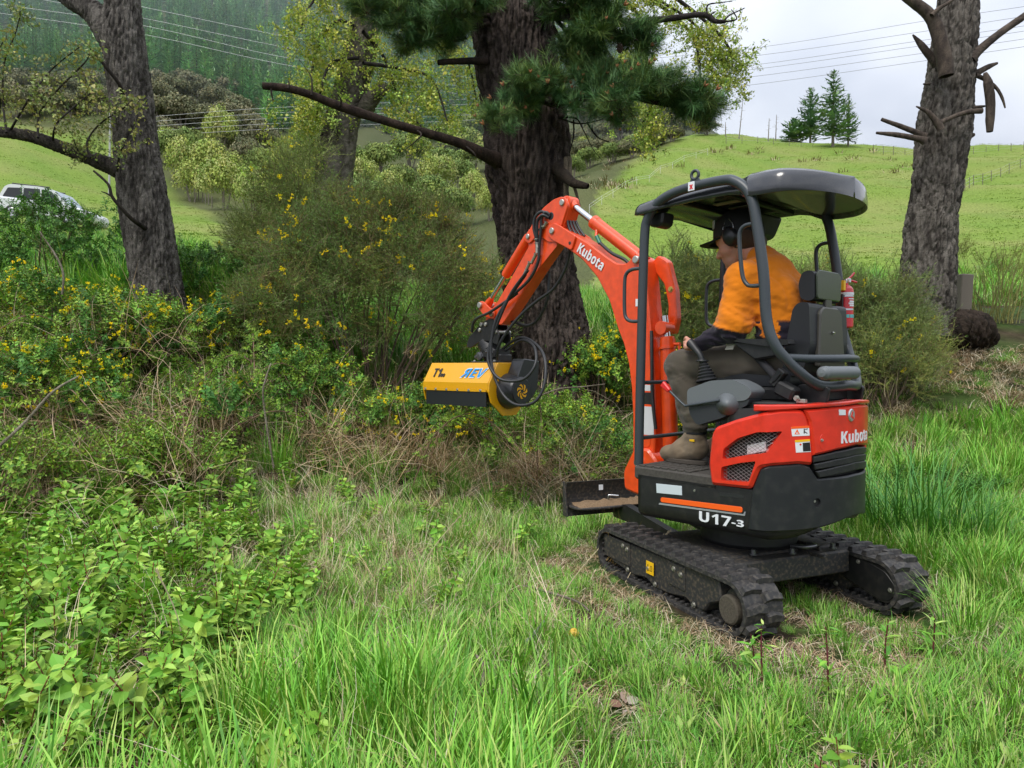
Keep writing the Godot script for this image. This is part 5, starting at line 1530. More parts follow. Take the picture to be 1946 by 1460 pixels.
	for j in 9:
		var ring := PackedVector3Array()
		for k in 41:
			var r := -.57 + 1.14 * k / 40.0
			var t := j / 8.0
			var f := 1.09 + .14 * t
			var hh := .352 + (.03 * sin(PI * t) + .02 * t) * (0.4 + 0.6 * absf(nz.get_noise_2d(r * 700.0, t * 200.0) * 2.0)) * smoothstep(.57, .5, absf(r)) + nz.get_noise_2d(r * 3000.0, t * 900.0) * .006
			if j == 0 or j == 8: hh = .348 + (.02 if j == 8 else 0.0)
			ring.append(L(f, hh, r))
		heap.append(ring)
	mb.loft(heap, false, false, false)
	obj("dirt_heap", mb, mats["dry dirt"], bd)
	for sd in [-.2, .2]:
		mb = MB.new(); mb.prism(rounded(P2([.35, .2, .45, .28, .9, .34, 1.05, .36, 1.22, .33, 1.22, .24, .9, .24, .5, .18]), .02), SIDE(), sd - .03, sd + .03, .006); obj("blade_arm", mb, mats["frame paint"], bd)
	mb = MB.new(); mb.tube([L(.42, .33, 0), L(.85, .37, 0)], .035, 14); mb.tube([L(.85, .37, 0), L(1.2, .40, 0)], .02, 12); obj("blade_cylinder", mb, mats["frame paint"], bd)
	mb = MB.new(); mb.tube(smooth_path([L(1.17, .35, -.30), L(1.17, .405, -.30), L(1.165, .415, -.29), L(1.13, .412, -.235)], 3), .006, 8); obj("blade_hook", mb, mats["bright steel"], bd)
	mb = MB.new(); mb.box(L(1.226, .465, -.33), Vector3(.035, .04, .003), .0005); obj("blade_decal", mb, mats["white decal"], bd)

func frame_mat() -> Material: return mat("dusty cover", .05, .048, .042, .6, 0, "dirt", 3.0)

# ---------------------------------------------------------------- plant building blocks
func tint(c: Color, j := 0.12) -> Color:
	var k := rr(1.0 - j, 1.0 + j)
	return Color(c.r * k * rr(1 - j * .5, 1 + j * .5), c.g * k, c.b * k * rr(1 - j * .5, 1 + j * .5))

func blade(mb: MB, p: Vector3, az: float, h: float, w: float, lean: float, segs := 3, droop := 0.6) -> void:
	var d := Vector3(cos(az), 0, sin(az)); var s := Vector3(-sin(az), 0, cos(az))
	var prev := [p - s * w * .5, p + s * w * .5]
	var pos := p; var ang := lean * .35
	for k in segs:
		var t := float(k + 1) / segs
		ang += (lean + droop * t * t) / segs
		pos += (Vector3.UP * cos(ang) + d * sin(ang)) * h / segs
		var nn := (Vector3.UP * sin(ang) * -1.0 + d * cos(ang)) * -1.0
		nn = (nn + Vector3.UP * .6).normalized()
		if k == segs - 1:
			mb.tri(prev[0], prev[1], pos, nn, nn, nn)
		else:
			var ww := w * (1.0 - t * .55)
			var cur := [pos - s * ww * .5, pos + s * ww * .5]
			mb.squad(prev[0], prev[1], cur[1], cur[0], nn, nn, nn, nn)
			prev = cur

# a slightly folded leaf; leaf_q picks how many faces it has (far, middle, near)
var leaf_q := 1
func leaf(mb: MB, p: Vector3, dir: Vector3, up: Vector3, l: float, w: float) -> void:
	var s := dir.cross(up).normalized()
	var u := s.cross(dir).normalized()
	var n1 := (u - s * .35).normalized(); var n2 := (u + s * .35).normalized()
	var t := p + dir * l - u * l * .1
	if leaf_q == 2:
		var m1 := p + dir * l * .3 - u * l * .02; var m2 := p + dir * l * .66 - u * l * .04
		for e in [1.0, -1.0]:
			var a1: Vector3 = p + dir * l * .22 + s * w * .42 * e + u * w * .12; var a2: Vector3 = p + dir * l * .58 + s * w * .43 * e + u * w * .08
			var nn: Vector3 = n1 if e > 0 else n2
			mb.tri(p, a1, m1, nn, nn, nn); mb.squad(m1, a1, a2, m2, nn, nn, nn, nn); mb.tri(m2, a2, t, nn, nn, nn)
		return
	var m := p + dir * l * .45 - u * l * .04
	var a := p + dir * l * .38 + s * w * .5 + u * w * .16; var b := p + dir * l * .38 - s * w * .5 + u * w * .16
	if leaf_q == 0:
		mb.tri(p, a, t, n1, n1, n1); mb.tri(p, b, t, n2, n2, n2)
		return
	mb.tri(p, a, m, n1, n1, n1); mb.tri(m, a, t, n1, n1, n1)
	mb.tri(p, b, m, n2, n2, n2); mb.tri(m, b, t, n2, n2, n2)

func rdir() -> Vector3:
	var y := rr(-1, 1); var a := rr(0, TAU); var q := sqrt(1 - y * y)
	return Vector3(q * cos(a), y, q * sin(a))

func t_grass(cnt: int, rad: float, h0: float, h1: float, w0: float, w1: float, lean: float, cols: Array, droop := 0.6, segs := 3) -> ArrayMesh:
	var mb := MB.new()
	for i in cnt:
		mb.col = tint(cols[rng.randi() % cols.size()], .16)
		var a := rr(0, TAU); var q := rad * sqrt(rng.randf())
		blade(mb, Vector3(cos(a) * q, -.01, sin(a) * q), a + rr(-1.2, 1.2), rr(h0, h1), rr(w0, w1), rr(.05, lean), segs, rr(.1, droop))
	return mb.mesh()

func t_straw(cnt: int, rad: float, h0: float, h1: float, lean0: float, lean1: float, cols: Array, w := .0035) -> ArrayMesh:
	var mb := MB.new()
	for i in cnt:
		mb.col = tint(cols[rng.randi() % cols.size()], .2)
		var a := rr(0, TAU); var q := rad * sqrt(rng.randf())
		blade(mb, Vector3(cos(a) * q, -.01, sin(a) * q), rr(0, TAU), rr(h0, h1), rr(w * .6, w * 1.4), rr(lean0, lean1), 3, rr(0, .8))
	return mb.mesh()

# upright stem with leaves in a loose spiral
func t_sprig(stem: float, leaves: int, ll: float, lw: float, cols: Array, stemc: Color, spread := 0.9) -> ArrayMesh:
	var mb := MB.new()
	var bend := Vector3(rr(-.3, .3), 0, rr(-.3, .3))
	mb.col = stemc
	var pts := []
	for k in 5: pts.append(Vector3.UP * stem * k / 4.0 + bend * stem * pow(k / 4.0, 2))
	mb.tube(pts, .0022, 3, false)
	for i in leaves:
		var t := .2 + .8 * i / leaves
		mb.col = tint(cols[rng.randi() % cols.size()], .15)
		var p := Vector3.UP * stem * t + bend * stem * t * t
		var az := i * 2.4 + rr(-.4, .4)
		var d := (Vector3(cos(az), 0, sin(az)) * spread + Vector3.UP * rr(.1, .9)).normalized()
		var s := rr(.7, 1.2) * (1.0 if i < leaves - 3 else .75)
		leaf(mb, p, d, (Vector3.UP + rdir() * .4).normalized(), ll * s, lw * s)
	return mb.mesh()

func t_rosette(n: int, l0: float, l1: float, w: float, cols: Array, rise := .45) -> ArrayMesh:
	var mb := MB.new()
	for i in n:
		mb.col = tint(cols[rng.randi() % cols.size()], .14)
		var az := TAU * i / n + rr(-.4, .4)
		var d := Vector3(cos(az), rr(rise * .3, rise * 1.6), sin(az)).normalized()
		leaf(mb, Vector3(0, .005, 0) + d * .012, d, Vector3.UP, rr(l0, l1), w * rr(.8, 1.2))
	return mb.mesh()

# spiny twig: short stiff needles all round a branching stem
func t_spines(l: float, nsp: int, sl: float, cols: Array, stemc: Color) -> ArrayMesh:
	var mb := MB.new()
	for br in 4:
		var b0 := Vector3.UP * l * .22 * br
		var d := (Vector3.UP + rdir() * (.15 if br == 0 else .75)).normalized()
		var ln := l * (1.0 if br == 0 else .55)
		mb.col = stemc
		mb.tube([b0, b0 + d * ln], [.003, .0012], 3, false)
		for i in nsp:
			mb.col = tint(cols[rng.randi() % cols.size()], .22)
			var p := b0 + d * ln * rr(.08, 1.0)
			var q := (d * rr(.3, 1.0) + rdir()).normalized()
			var s := q.cross(rdir()).normalized() * .0016
			var nn := (q.cross(s).normalized() + Vector3.UP * .5).normalized()
			mb.tri(p - s, p + s, p + q * sl * rr(.6, 1.3), nn, nn, nn)
	return mb.mesh()

func t_flowers(n: int, rad: float, ps: float, cols: Array) -> ArrayMesh:
	var mb := MB.new()
	for i in n:
		mb.col = tint(cols[rng.randi() % cols.size()], .15)
		var p := rdir() * rad * pow(rng.randf(), .5)
		p.y *= .6
		var d := rdir()
		for k in 3:
			leaf(mb, p, (d + rdir() * .9).normalized(), rdir(), ps * rr(.7, 1.2), ps * .8)
	return mb.mesh()

# pine shoot: long needles brushing forward
func t_pine(l: float, nn_: int, nl: float, cols: Array) -> ArrayMesh:
	var mb := MB.new()
	mb.col = Color(.06, .04, .025)
	mb.tube([Vector3.ZERO, Vector3.UP * l], [.004, .002], 3, false)
	for i in nn_:
		mb.col = tint(cols[rng.randi() % cols.size()], .2)
		var p := Vector3.UP * l * pow(rng.randf(), .7)
		var a := rr(0, TAU)
		var o := Vector3(cos(a), 0, sin(a))
		var d := (Vector3.UP * rr(.35, 1.3) + o).normalized()
		var ln := nl * rr(.7, 1.15)
		var s := d.cross(rdir()).normalized() * .0011
		var m := p + d * ln * .55; var t := p + d * ln - Vector3.UP * ln * .06 + rdir() * .008
		var nn := (o + Vector3.UP * .3).normalized()
		mb.squad(p - s, p + s, m + s, m - s, nn, nn, nn, nn); mb.tri(m - s, m + s, t, nn, nn, nn)
	return mb.mesh()

# leafy twig for the pale broadleaved trees
func t_twig(l: float, n: int, ll: float, lw: float, cols: Array, droop := .5) -> ArrayMesh:
	var mb := MB.new()
	mb.col = Color(.09, .07, .05)
	var pts := []
	for k in 5: pts.append(Vector3.UP * l * k / 4.0 + Vector3(.25, -.15, 0) * l * pow(k / 4.0, 2))
	mb.tube(pts, .003, 3, false)
	for i in n:
		mb.col = tint(cols[rng.randi() % cols.size()], .18)
		var t := (i + rng.randf()) / n
		var p := Vector3.UP * l * t + Vector3(.25, -.15, 0) * l * t * t
		var o := rdir(); o.y = o.y * .5
		p += o * .03
		var d := (o + Vector3.DOWN * droop * rng.randf() + Vector3.UP * .15).normalized()
		leaf(mb, p, d, (Vector3.UP + rdir() * .7).normalized(), ll * rr(.6, 1.2), lw * rr(.6, 1.2))
	return mb.mesh()

# dome of leaf clumps seen from afar; unit radius, base at y = 0
func t_crown(lobes: int, per: int, size: float, cols: Array, flat := .8) -> ArrayMesh:
	var mb := MB.new()
	for i in lobes:
		var d := rdir(); d.y = absf(d.y) * 1.1 - .15
		var c := Vector3(d.x * .66, .45 + d.y * .45 * flat, d.z * .66)
		var rad := rr(.26, .42)
		var lc := tint(cols[rng.randi() % cols.size()], .2)
		for k in per:
			mb.col = tint(lc, .22)
			var q := rdir(); if q.y < -.5: q.y = -q.y
			var p := c + q * rad * rr(.72, 1.08) * Vector3(1, flat, 1)
			var nn := (q + rdir() * .45).normalized()
			var t := nn.cross(rdir()).normalized(); var b := nn.cross(t)
			var s := size * rr(.5, 1.3)
			mb.tri(p + t * s, p - t * s * .6 + b * s * .8, p - t * s * .5 - b * s * .8, nn, nn, nn)
			if k % 2 == 0: mb.tri(p + b * s * 1.1, p - b * s * .2 + t * s * .8 + nn * s * .5, p - b * s * .4 - t * s * .7, nn, nn, nn)
	return mb.mesh()

# conifer of unit height
func t_conifer(whorls: int, per: int, wid: float, cols: Array, start := .05, twigs := 4) -> ArrayMesh:
	var mb := MB.new()
	mb.col = Color(.06, .045, .035)
	mb.tube([Vector3.ZERO, Vector3.UP * .97], [.013, .003], 5, false)
	for i in whorls:
		var t := (i + rr(-.3, .3)) / whorls
		var y := lerpf(start, .985, t)
		var w := wid * pow(1.0 - t, .75) * rr(.8, 1.1) + .012
		for k in per:
			var a := TAU * k / per + i * 1.3 + rr(-.3, .3)
			var ww := w * rr(.65, 1.15)
			var d := Vector3(cos(a), 0, sin(a)); var s := Vector3(-sin(a), 0, cos(a))
			var lift := rr(-.15, .25) + .35 * t
			var cc := tint(cols[rng.randi() % cols.size()], .25)
			for j in twigs:
				mb.col = tint(cc, .2)
				var f0 := float(j) / twigs; var f1 := (j + 1.25) / twigs
				var p0 := Vector3.UP * (y + ww * lift * f0 * f0 * 1.2) + d * ww * f0
				var p1 := Vector3.UP * (y + ww * lift * f1 * f1 * 1.4 + rr(-.004, .01)) + d * ww * f1 + s * ww * rr(-.2, .2)
				var hw := ww * rr(.07, .15) + .003
				var nn := (Vector3.UP * 1.1 + d * .6 + rdir() * .35).normalized()
				mb.tri(p0 + s * hw, p0 - s * hw, p1, nn, nn, nn)
				for e in [-1.0, 1.0]:
					var o: Vector3 = (d * rr(.5, 1.0) + s * e * rr(.6, 1.3) + Vector3.UP * rr(-.1, .5)).normalized() * hw * rr(2.0, 3.4)
					mb.tri(p0 - d * hw * .6, p0 + d * hw * .6, p0 + o, nn, nn, nn)
	return mb.mesh()

func basis_y(up: Vector3, spin: float, s: float) -> Basis:
	var y := up.normalized()
	var x := y.cross(Vector3(.123, .456, .88)).normalized().rotated(y, spin)
	return Basis(x * s, y * s, x.cross(y) * s)

# ---------------------------------------------------------------- trunks and limbs with real bark relief
func trunk_mesh(path: Array, radii: Array, sides: int, rows: int, style: String, pale: Color, deep: Color, flare := 0.0) -> ArrayMesh:
	var pts := smooth_path(path, 8)
	var n := pts.size()
	var v := PackedVector3Array(); var cc := PackedColorArray(); var ix := PackedInt32Array()
	var up := Vector3(.2, .1, .97)
	var amp: float = {"pine": .06, "grey": .03, "ridge": .04, "limb": .008}[style]
	var fx: float = {"pine": 1750.0, "grey": 2700.0, "ridge": 2000.0, "limb": 2600.0}[style]
	var fy: float = {"pine": 150.0, "grey": 330.0, "ridge": 330.0, "limb": 500.0}[style]
	for r in rows + 1:
		var t := float(r) / rows * (n - 1)
		var i := mini(int(t), n - 2)
		var p: Vector3 = pts[i].lerp(pts[i + 1], t - i)
		var tan: Vector3 = (pts[mini(i + 2, n - 1)] - pts[maxi(i - 1, 0)]).normalized()
		var sx := tan.cross(up).normalized(); var sy := sx.cross(tan)
		up = sy if absf(tan.dot(sy)) < .9 else up
		var tr := t / 8.0
		var ri := mini(int(tr), radii.size() - 2)
		var rad: float = lerpf(radii[ri], radii[ri + 1], tr - ri)
		for k in sides:
			var a := TAU * k / sides
			var d := sx * cos(a) + sy * sin(a)
			var q := p + d * rad
			var wob := nz2.get_noise_3d(q.x * 120.0, q.y * 60.0, q.z * 120.0)
			var warp := nz2.get_noise_3d(q.x * 400.0, q.y * 260.0, q.z * 400.0) * 42.0
			var cl := ncell.get_noise_3d(q.x * fx + warp, q.y * fy + warp * .3, q.z * fx + warp)
			var c2 := ncell.get_noise_3d(q.x * fx * 1.7 - warp, q.y * fy * 1.5, q.z * fx * 1.7 + 77.0)
			var f := smoothstep(-1.0, -.7, cl) * .7 + smoothstep(-1.0, -.7, c2) * .3
			var fine := nz.get_noise_3d(q.x * 3000.0, q.y * 600.0, q.z * 3000.0)
			var rd := rad * (1.0 + wob * .13) + amp * (f - 1.0) * minf(1.0, rad * 4.5) + fine * amp * .32
			v.append(p + d * rd)
			var cn := nz.get_noise_3d(q.x * 700.0 + 90.0, q.y * 180.0, q.z * 700.0)
			var c := deep.lerp(pale, clampf(.5 + cn * 1.0 + fine * .9, 0, 1))
			cc.append(c)
	for r in rows:
		for k in sides:
			var a := r * sides + k; var b := r * sides + (k + 1) % sides; var d := a + sides; var e := b + sides
			ix.append_array(PackedInt32Array([a, b, d, b, e, d]))
	var nn := PackedVector3Array(); nn.resize(v.size())
	for i in range(0, ix.size(), 3):
		var q := (v[ix[i + 2]] - v[ix[i]]).cross(v[ix[i + 1]] - v[ix[i]])
		nn[ix[i]] += q; nn[ix[i + 1]] += q; nn[ix[i + 2]] += q
	# the faces must look outwards
	var mid := Vector3.ZERO
	for k in sides: mid += v[k]
	mid /= sides
	if nn[0].dot(v[0] - mid) < 0:
		for i in range(0, ix.size(), 3):
			var s := ix[i]; ix[i] = ix[i + 1]; ix[i + 1] = s
		for i in nn.size(): nn[i] = -nn[i]
	for i in nn.size(): nn[i] = nn[i].normalized()
	var arr := []; arr.resize(Mesh.ARRAY_MAX)
	arr[Mesh.ARRAY_VERTEX] = v; arr[Mesh.ARRAY_NORMAL] = nn; arr[Mesh.ARRAY_COLOR] = cc; arr[Mesh.ARRAY_INDEX] = ix
	var m := ArrayMesh.new()
	m.add_surface_from_arrays(Mesh.PRIMITIVE_TRIANGLES, arr)
	return m

func barkmat() -> StandardMaterial3D:
	if mats.has("bark"): return mats["bark"]
	var m := StandardMaterial3D.new()
	m.resource_name = "bark"
	m.vertex_color_use_as_albedo = true; m.roughness = .92; m.metallic_specular = .25
	m.uv1_triplanar = true; m.uv1_scale = Vector3(2.2, .9, 2.2)
	m.albedo_texture = texs["barkfine"]
	m.heightmap_enabled = true; m.heightmap_scale = 1.2; m.heightmap_texture = texs["barkfine"]
	mats["bark"] = m
	return m

func pixpath(a: Array) -> Array:
	var o := []
	for p in a: o.append(at(p[0], p[1], p[2]))
	return o

func local(a: Array, o: Vector3) -> Array:
	var r := []
	for p in a: r.append(p - o)
	return r

# limb as one part; path in world, tree at o
func limb(called: String, parent: Node3D, a: Array, radii: Array, pale: Color, deep: Color, style := "limb", sides := 18, rows := 60) -> MeshInstance3D:
	var o := parent.position
	return obj(called, trunk_mesh(local(pixpath(a), o), radii, sides, rows, style, pale, deep), barkmat(), parent)

# several copies of plant meshes gathered into one clump, so that fewer copies are needed
func clump(ms: Array, n: int, rad: float, tilt: float, s0 := .8, s1 := 1.15, flat := 1.0) -> ArrayMesh:
	var v := PackedVector3Array(); var nn := PackedVector3Array(); var c := PackedColorArray()
	for i in n:
		var a: Array = ms[i % ms.size()].surface_get_arrays(0)
		var o := rdir() * rad * sqrt(rng.randf()); o.y *= flat
		var t := Transform3D(basis_y(Vector3.UP + rdir() * tilt, rr(0, TAU), rr(s0, s1)), o)
		var q := t.basis.orthonormalized()
		var k := rr(.88, 1.12)
		v.append_array(t * a[Mesh.ARRAY_VERTEX])
		nn.append_array(Transform3D(q, Vector3.ZERO) * a[Mesh.ARRAY_NORMAL])
		for e in a[Mesh.ARRAY_COLOR]: c.append(e * Color(k, k, k))
	var arr := []; arr.resize(Mesh.ARRAY_MAX)
	arr[Mesh.ARRAY_VERTEX] = v; arr[Mesh.ARRAY_NORMAL] = nn; arr[Mesh.ARRAY_COLOR] = c
	var m := ArrayMesh.new()
	m.add_surface_from_arrays(Mesh.PRIMITIVE_TRIANGLES, arr)
	return m

func clumps(ms: Array, n: int, rad: float, tilt: float, variants := 3, s0 := .8, s1 := 1.15, flat := 1.0) -> Array:
	var o := []
	for k in variants: o.append(clump(ms, n, rad, tilt, s0, s1, flat))
	return o

# ---------------------------------------------------------------- the four near trees
var TW := {}      # shared plant meshes

func make_templates() -> void:
	var lime := [Color(.42, .5, .09), Color(.34, .44, .08), Color(.5, .54, .15), Color(.26, .37, .07)]
	var tw := [t_twig(.3, 11, .062, .052, lime), t_twig(.26, 10, .055, .048, lime), t_twig(.3, 12, .06, .05, lime)]
	TW["lime"] = clumps(tw, 4, .2, 2.0, 4)
	var olive := [Color(.27, .34, .1), Color(.33, .38, .12), Color(.36, .36, .16), Color(.2, .27, .08)]
	tw = [t_twig(.26, 9, .052, .044, olive), t_twig(.22, 8, .05, .04, olive)]
	TW["olive"] = clumps(tw, 3, .13, 2.0, 3)
	var needles := [Color(.1, .21, .075), Color(.14, .27, .085), Color(.07, .15, .055), Color(.2, .33, .1)]
	tw = [t_pine(.13, 80, .125, needles), t_pine(.11, 80, .12, needles), t_pine(.14, 80, .13, needles)]
	TW["pine"] = clumps(tw, 4, .08, .7, 4)

func sprays(called: String, parent: Node3D, meshes: Array, m: Material, spots: Array, cols: Array) -> void:
	# spots: [Transform3D]; divided between the mesh variants
	for k in meshes.size():
		var ts := []; var cs := PackedColorArray()
		for i in range(k, spots.size(), meshes.size()):
			ts.append(spots[i]); cs.append(tint(cols[rng.randi() % cols.size()], .1))
		if ts.size(): scatter(called, meshes[k], m, ts, cs, parent)

func near_trees() -> void:
	var lm := leafmat("leaf", .5, .55)
	var W := Color(1, 1, 1)
	# --- leaning grey tree on the left with a long low limb
	var pale := Color(.28, .255, .225); var deep := Color(.075, .067, .059)
	var Z := 8.6
	var base := at(300, 585, Z)
	var t := thing("forked_tree", "leaning grey-barked tree with a long low limb reaching left", "tree", Transform3D(Basis.IDENTITY, base))
	obj("trunk", trunk_mesh(local(pixpath([[306, 600, Z], [297, 537, Z], [280, 422, Z], [264, 307, Z], [248, 192, Z], [236, 77, Z], [233, -20, Z], [228, -160, Z]]), base), [.33, .285, .285, .265, .245, .24, .19, .17], 170, 560, "grey", pale, deep), barkmat(), t)
	limb("limb", t, [[262, 345, Z], [225, 322, Z - .1], [172, 301, Z - .2], [115, 279, Z - .3], [57, 259, Z - .4], [-5, 250, Z - .5], [-130, 235, Z - .6]], [.15, .11, .085, .075, .068, .06, .05], Color(.16, .14, .12), Color(.05, .044, .04), "grey", 44, 160)
	limb("fork", t, [[240, 120, Z], [212, 70, Z], [178, 25, Z], [134, -3, Z], [60, -60, Z]], [.17, .17, .14, .12, .1], pale, deep, "grey", 50, 120)
	limb("dead_branch", t, [[276, 434, Z - .25], [250, 416, Z - .5], [232, 397, Z - .6], [213, 374, Z - .65], [205, 350, Z - .65], [178, 325, Z - .6]], [.03, .024, .02, .017, .014, .012], Color(.09, .075, .06), Color(.04, .035, .03))
	limb("dead_branch", t, [[236, 190, Z - .25], [226, 160, Z - .4], [203, 130, Z - .45], [172, 92, Z - .5]], [.026, .02, .018, .01], Color(.07, .055, .045), Color(.03, .026, .022))
	limb("dead_branch", t, [[213, 374, Z - .65], [203, 368, Z - .65], [192, 364, Z - .65]], [.012, .009, .004], Color(.09, .075, .06), Color(.04, .035, .03), "limb", 8, 10)
	var tw := [[[12, 252], [5, 190], [8, 120], [30, 60], [40, 20]], [[18, 250], [60, 180], [100, 130], [150, 90]], [[72, 262], [75, 215], [110, 170], [160, 120], [170, 100]], [[100, 268], [108, 235], [150, 195], [175, 175]], [[172, 300], [165, 270], [190, 235], [235, 205], [250, 190]], [[-10, 250], [0, 200], [-10, 120], [5, 80]], [[172, 300], [150, 290], [140, 265]], [[222, 325], [230, 285], [250, 265]]]
	var sp := []
	for b in tw:
		var a := []
		for p in b: a.append([p[0], p[1], Z - rr(.3, .9)])
		var rd := []
		for i in a.size(): rd.append(lerpf(.013, .004, float(i) / a.size()))
		limb("branchlet", t, a, rd, Color(.09, .08, .07), Color(.045, .04, .035), "limb", 6, 24)
		var w: Array = smooth_path(local(pixpath(a), base), 8)
		for i in range(5, w.size()):
			if rng.randf() > .85: continue
			for rep in 1:
				var d := (rdir() + Vector3.UP * .3)
				sp.append(Transform3D(basis_y(d, rr(0, 6), rr(.5, .9)), w[i] + rdir() * .07))
	for q in 16:
		var p := at(rr(-40, 210), rr(110, 270), Z - rr(.2, 1.0)) - base
		sp.append(Transform3D(basis_y(rdir() + Vector3.UP * .3, rr(0, 6), rr(.5, .9)), p))
	sprays("foliage", t, TW["olive"], lm, sp, [Color(1, 1, 1), Color(1.2, 1.1, .9), Color(.9, 1.05, .9)])

	# --- pale-leaved tree behind the gorse
	Z = 13.0
	base = at(640, 380, Z); base.y = H(base.x, base.z) - .1
	t = thing("broadleaf_tree", "lime-leaved tree with a grey trunk behind the gorse bush", "tree", Transform3D(Basis.IDENTITY, base))
	var p2 := Color(.36, .32, .26); var d2 := Color(.15, .13, .1)
	obj("trunk", trunk_mesh(local([base + Vector3(-.3, 0, 0)] + pixpath([[636, 330, Z], [645, 260, Z], [660, 195, Z], [682, 110, Z], [694, 34, Z], [705, -60, Z], [712, -220, Z]]), base), [.42, .36, .32, .31, .3, .28, .26, .2], 70, 300, "grey", p2, d2), barkmat(), t)
	limb("stub", t, [[690, 215, Z - .1], [705, 190, Z - .2], [722, 172, Z - .25], [738, 165, Z - .25]], [.16, .15, .13, .06], p2, d2, "grey", 30, 60)
	sp = []
	var boughs := [[[690, 60], [640, 40], [600, 100], [585, 190], [560, 240]], [[682, 110], [630, 120], [610, 170], [600, 230]], [[650, 200], [610, 260], [560, 300], [520, 330]], [[690, 120], [760, 130], [820, 150], [850, 230]], [[705, 20], [800, 60], [880, 100], [905, 190]], [[690, 60], [730, 110], [760, 190], [800, 240]], [[700, 0], [640, -40], [590, 10], [570, 60]], [[715, -60], [860, -20], [1000, 20], [1120, 60], [1190, 150]], [[712, -100], [900, -80], [1150, -40], [1300, 30], [1370, 110], [1380, 160]], [[1150, -40], [1220, 40], [1230, 140], [1240, 200], [1215, 240]], [[1200, -30], [1310, 60], [1330, 150], [1310, 190]], [[1250, -30], [1340, 40], [1385, 90], [1392, 130]]]
	for b in boughs:
		var a := []
		for p in b: a.append([p[0], p[1], Z - rr(-.2, .9)])
		var rd := []
		for i in a.size(): rd.append(lerpf(.035, .006, float(i) / a.size()))
		limb("bough", t, a, rd, Color(.1, .09, .08), Color(.05, .045, .04), "limb", 8, 30)
		var w: Array = smooth_path(local(pixpath(a), base), 14)
		var right: bool = b[-1][0] > 1000
		for i in range(8, w.size()):
			for rep in 2:
				sp.append(Transform3D(basis_y(rdir() + Vector3.DOWN * .2, rr(0, 6), rr(.55, 1.0)), w[i] + rdir() * rr(.05, .55) + Vector3.DOWN * rr(0, .25)))
	for q in 70:
		var c: Array = [[570, 180, 60, 170], [850, 170, 60, 70], [1270, 100, 90, 110], [520, 330, 40, 60], [1220, 250, 20, 40], [790, 160, 60, 60]][rng.randi() % 6]
		var p := at(c[0] + rng.randfn() * c[2] * .6, c[1] + rng.randfn() * c[3] * .6, Z + rr(-.8, .8)) - base
		sp.append(Transform3D(basis_y(rdir(), rr(0, 6), rr(.5, .95)), p))
	sprays("foliage", t, TW["lime"], lm, sp, [W, Color(1.1, 1.0, .8), Color(.85, 1.0, .9)])

	# --- the big dark pine
	Z = 9.0
	base = at(1040, 745, Z)
	t = thing("pine_tree", "massive dark pine trunk with ridged bark and one broken bough", "tree", Transform3D(Basis.IDENTITY, base))
	var pp := Color(.17, .135, .115); var pd := Color(.042, .033, .029)
	obj("trunk", trunk_mesh(local(pixpath([[1052, 790, Z], [1045, 690, Z], [1037, 600, Z], [1022, 500, Z], [1012, 430, Z], [1004, 330, Z], [1000, 250, Z], [986, 130, Z], [967, 0, Z], [950, -130, Z]]), base), [.66, .55, .49, .475, .475, .52, .53, .52, .485, .46], 230, 700, "pine", pp, pd), barkmat(), t)
	limb("broken_bough", t, [[960, 312, Z - .2], [921, 294, Z - .5], [879, 274, Z - .6], [811, 253, Z - .75], [742, 233, Z - .9], [646, 202, Z - 1.05], [592, 181, Z - 1.15], [547, 168, Z - 1.25], [499, 163, Z - 1.3]], [.12, .075, .06, .052, .05, .05, .046, .045, .038], Color(.1, .07, .055), Color(.04, .03, .025), "limb", 26, 200)
	for a in [[[547, 168, 7.7], [549, 160, 7.7], [548, 153, 7.7]], [[646, 202, 7.9], [648, 190, 7.85], [641, 178, 7.8]], [[592, 181, 7.8], [592, 150, 7.8], [580, 128, 7.8], [562, 106, 7.8]], [[880, 274, 8.4], [900, 290, 8.3], [905, 300, 8.3]], [[515, 165, 7.7], [516, 178, 7.7], [519, 192, 7.7]], [[790, 247, 8.2], [800, 258, 8.1], [770, 285, 8.1]], [[830, 258, 8.3], [828, 250, 8.3], [831, 243, 8.3]]]:
		limb("snag", t, a, [.014, .01, .004, .003], Color(.11, .09, .075), Color(.05, .04, .035), "limb", 7, 16)
	limb("stub", t, [[925, 116, Z - .4], [890, 116, Z - .5], [860, 117, Z - .55], [832, 119, Z - .6]], [.05, .04, .035, .03], Color(.07, .05, .04), Color(.03, .024, .02), "limb", 14, 40)
	limb("stub", t, [[1060, 320, Z - .45], [1085, 345, Z - .7], [1105, 352, Z - .8], [1118, 354, Z - .85]], [.09, .055, .045, .03], Color(.1, .08, .06), Color(.04, .03, .025), "limb", 14, 40)
	for a in [[[1082, 300, Z - .5], [1084, 335, Z - .6], [1093, 360, Z - .65], [1102, 392, Z - .65]], [[1076, 300, Z - .55], [1075, 340, Z - .6], [1074, 375, Z - .6]]]:
		limb("hanging_strip", t, a, [.03, .028, .02, .012], Color(.3, .25, .18), Color(.17, .14, .1), "limb", 8, 20)
	limb("bough", t, [[1020, 25, Z - .3], [1060, 30, Z - .6], [1120, 42, Z - .7], [1185, 43, Z - .75], [1267, 36, Z - .8], [1333, 28, Z - .8], [1358, 40, Z - .8], [1378, 41, Z - .8]], [.09, .06, .05, .042, .036, .03, .026, .02], Color(.1, .085, .08), Color(.04, .034, .032), "limb", 16, 120)
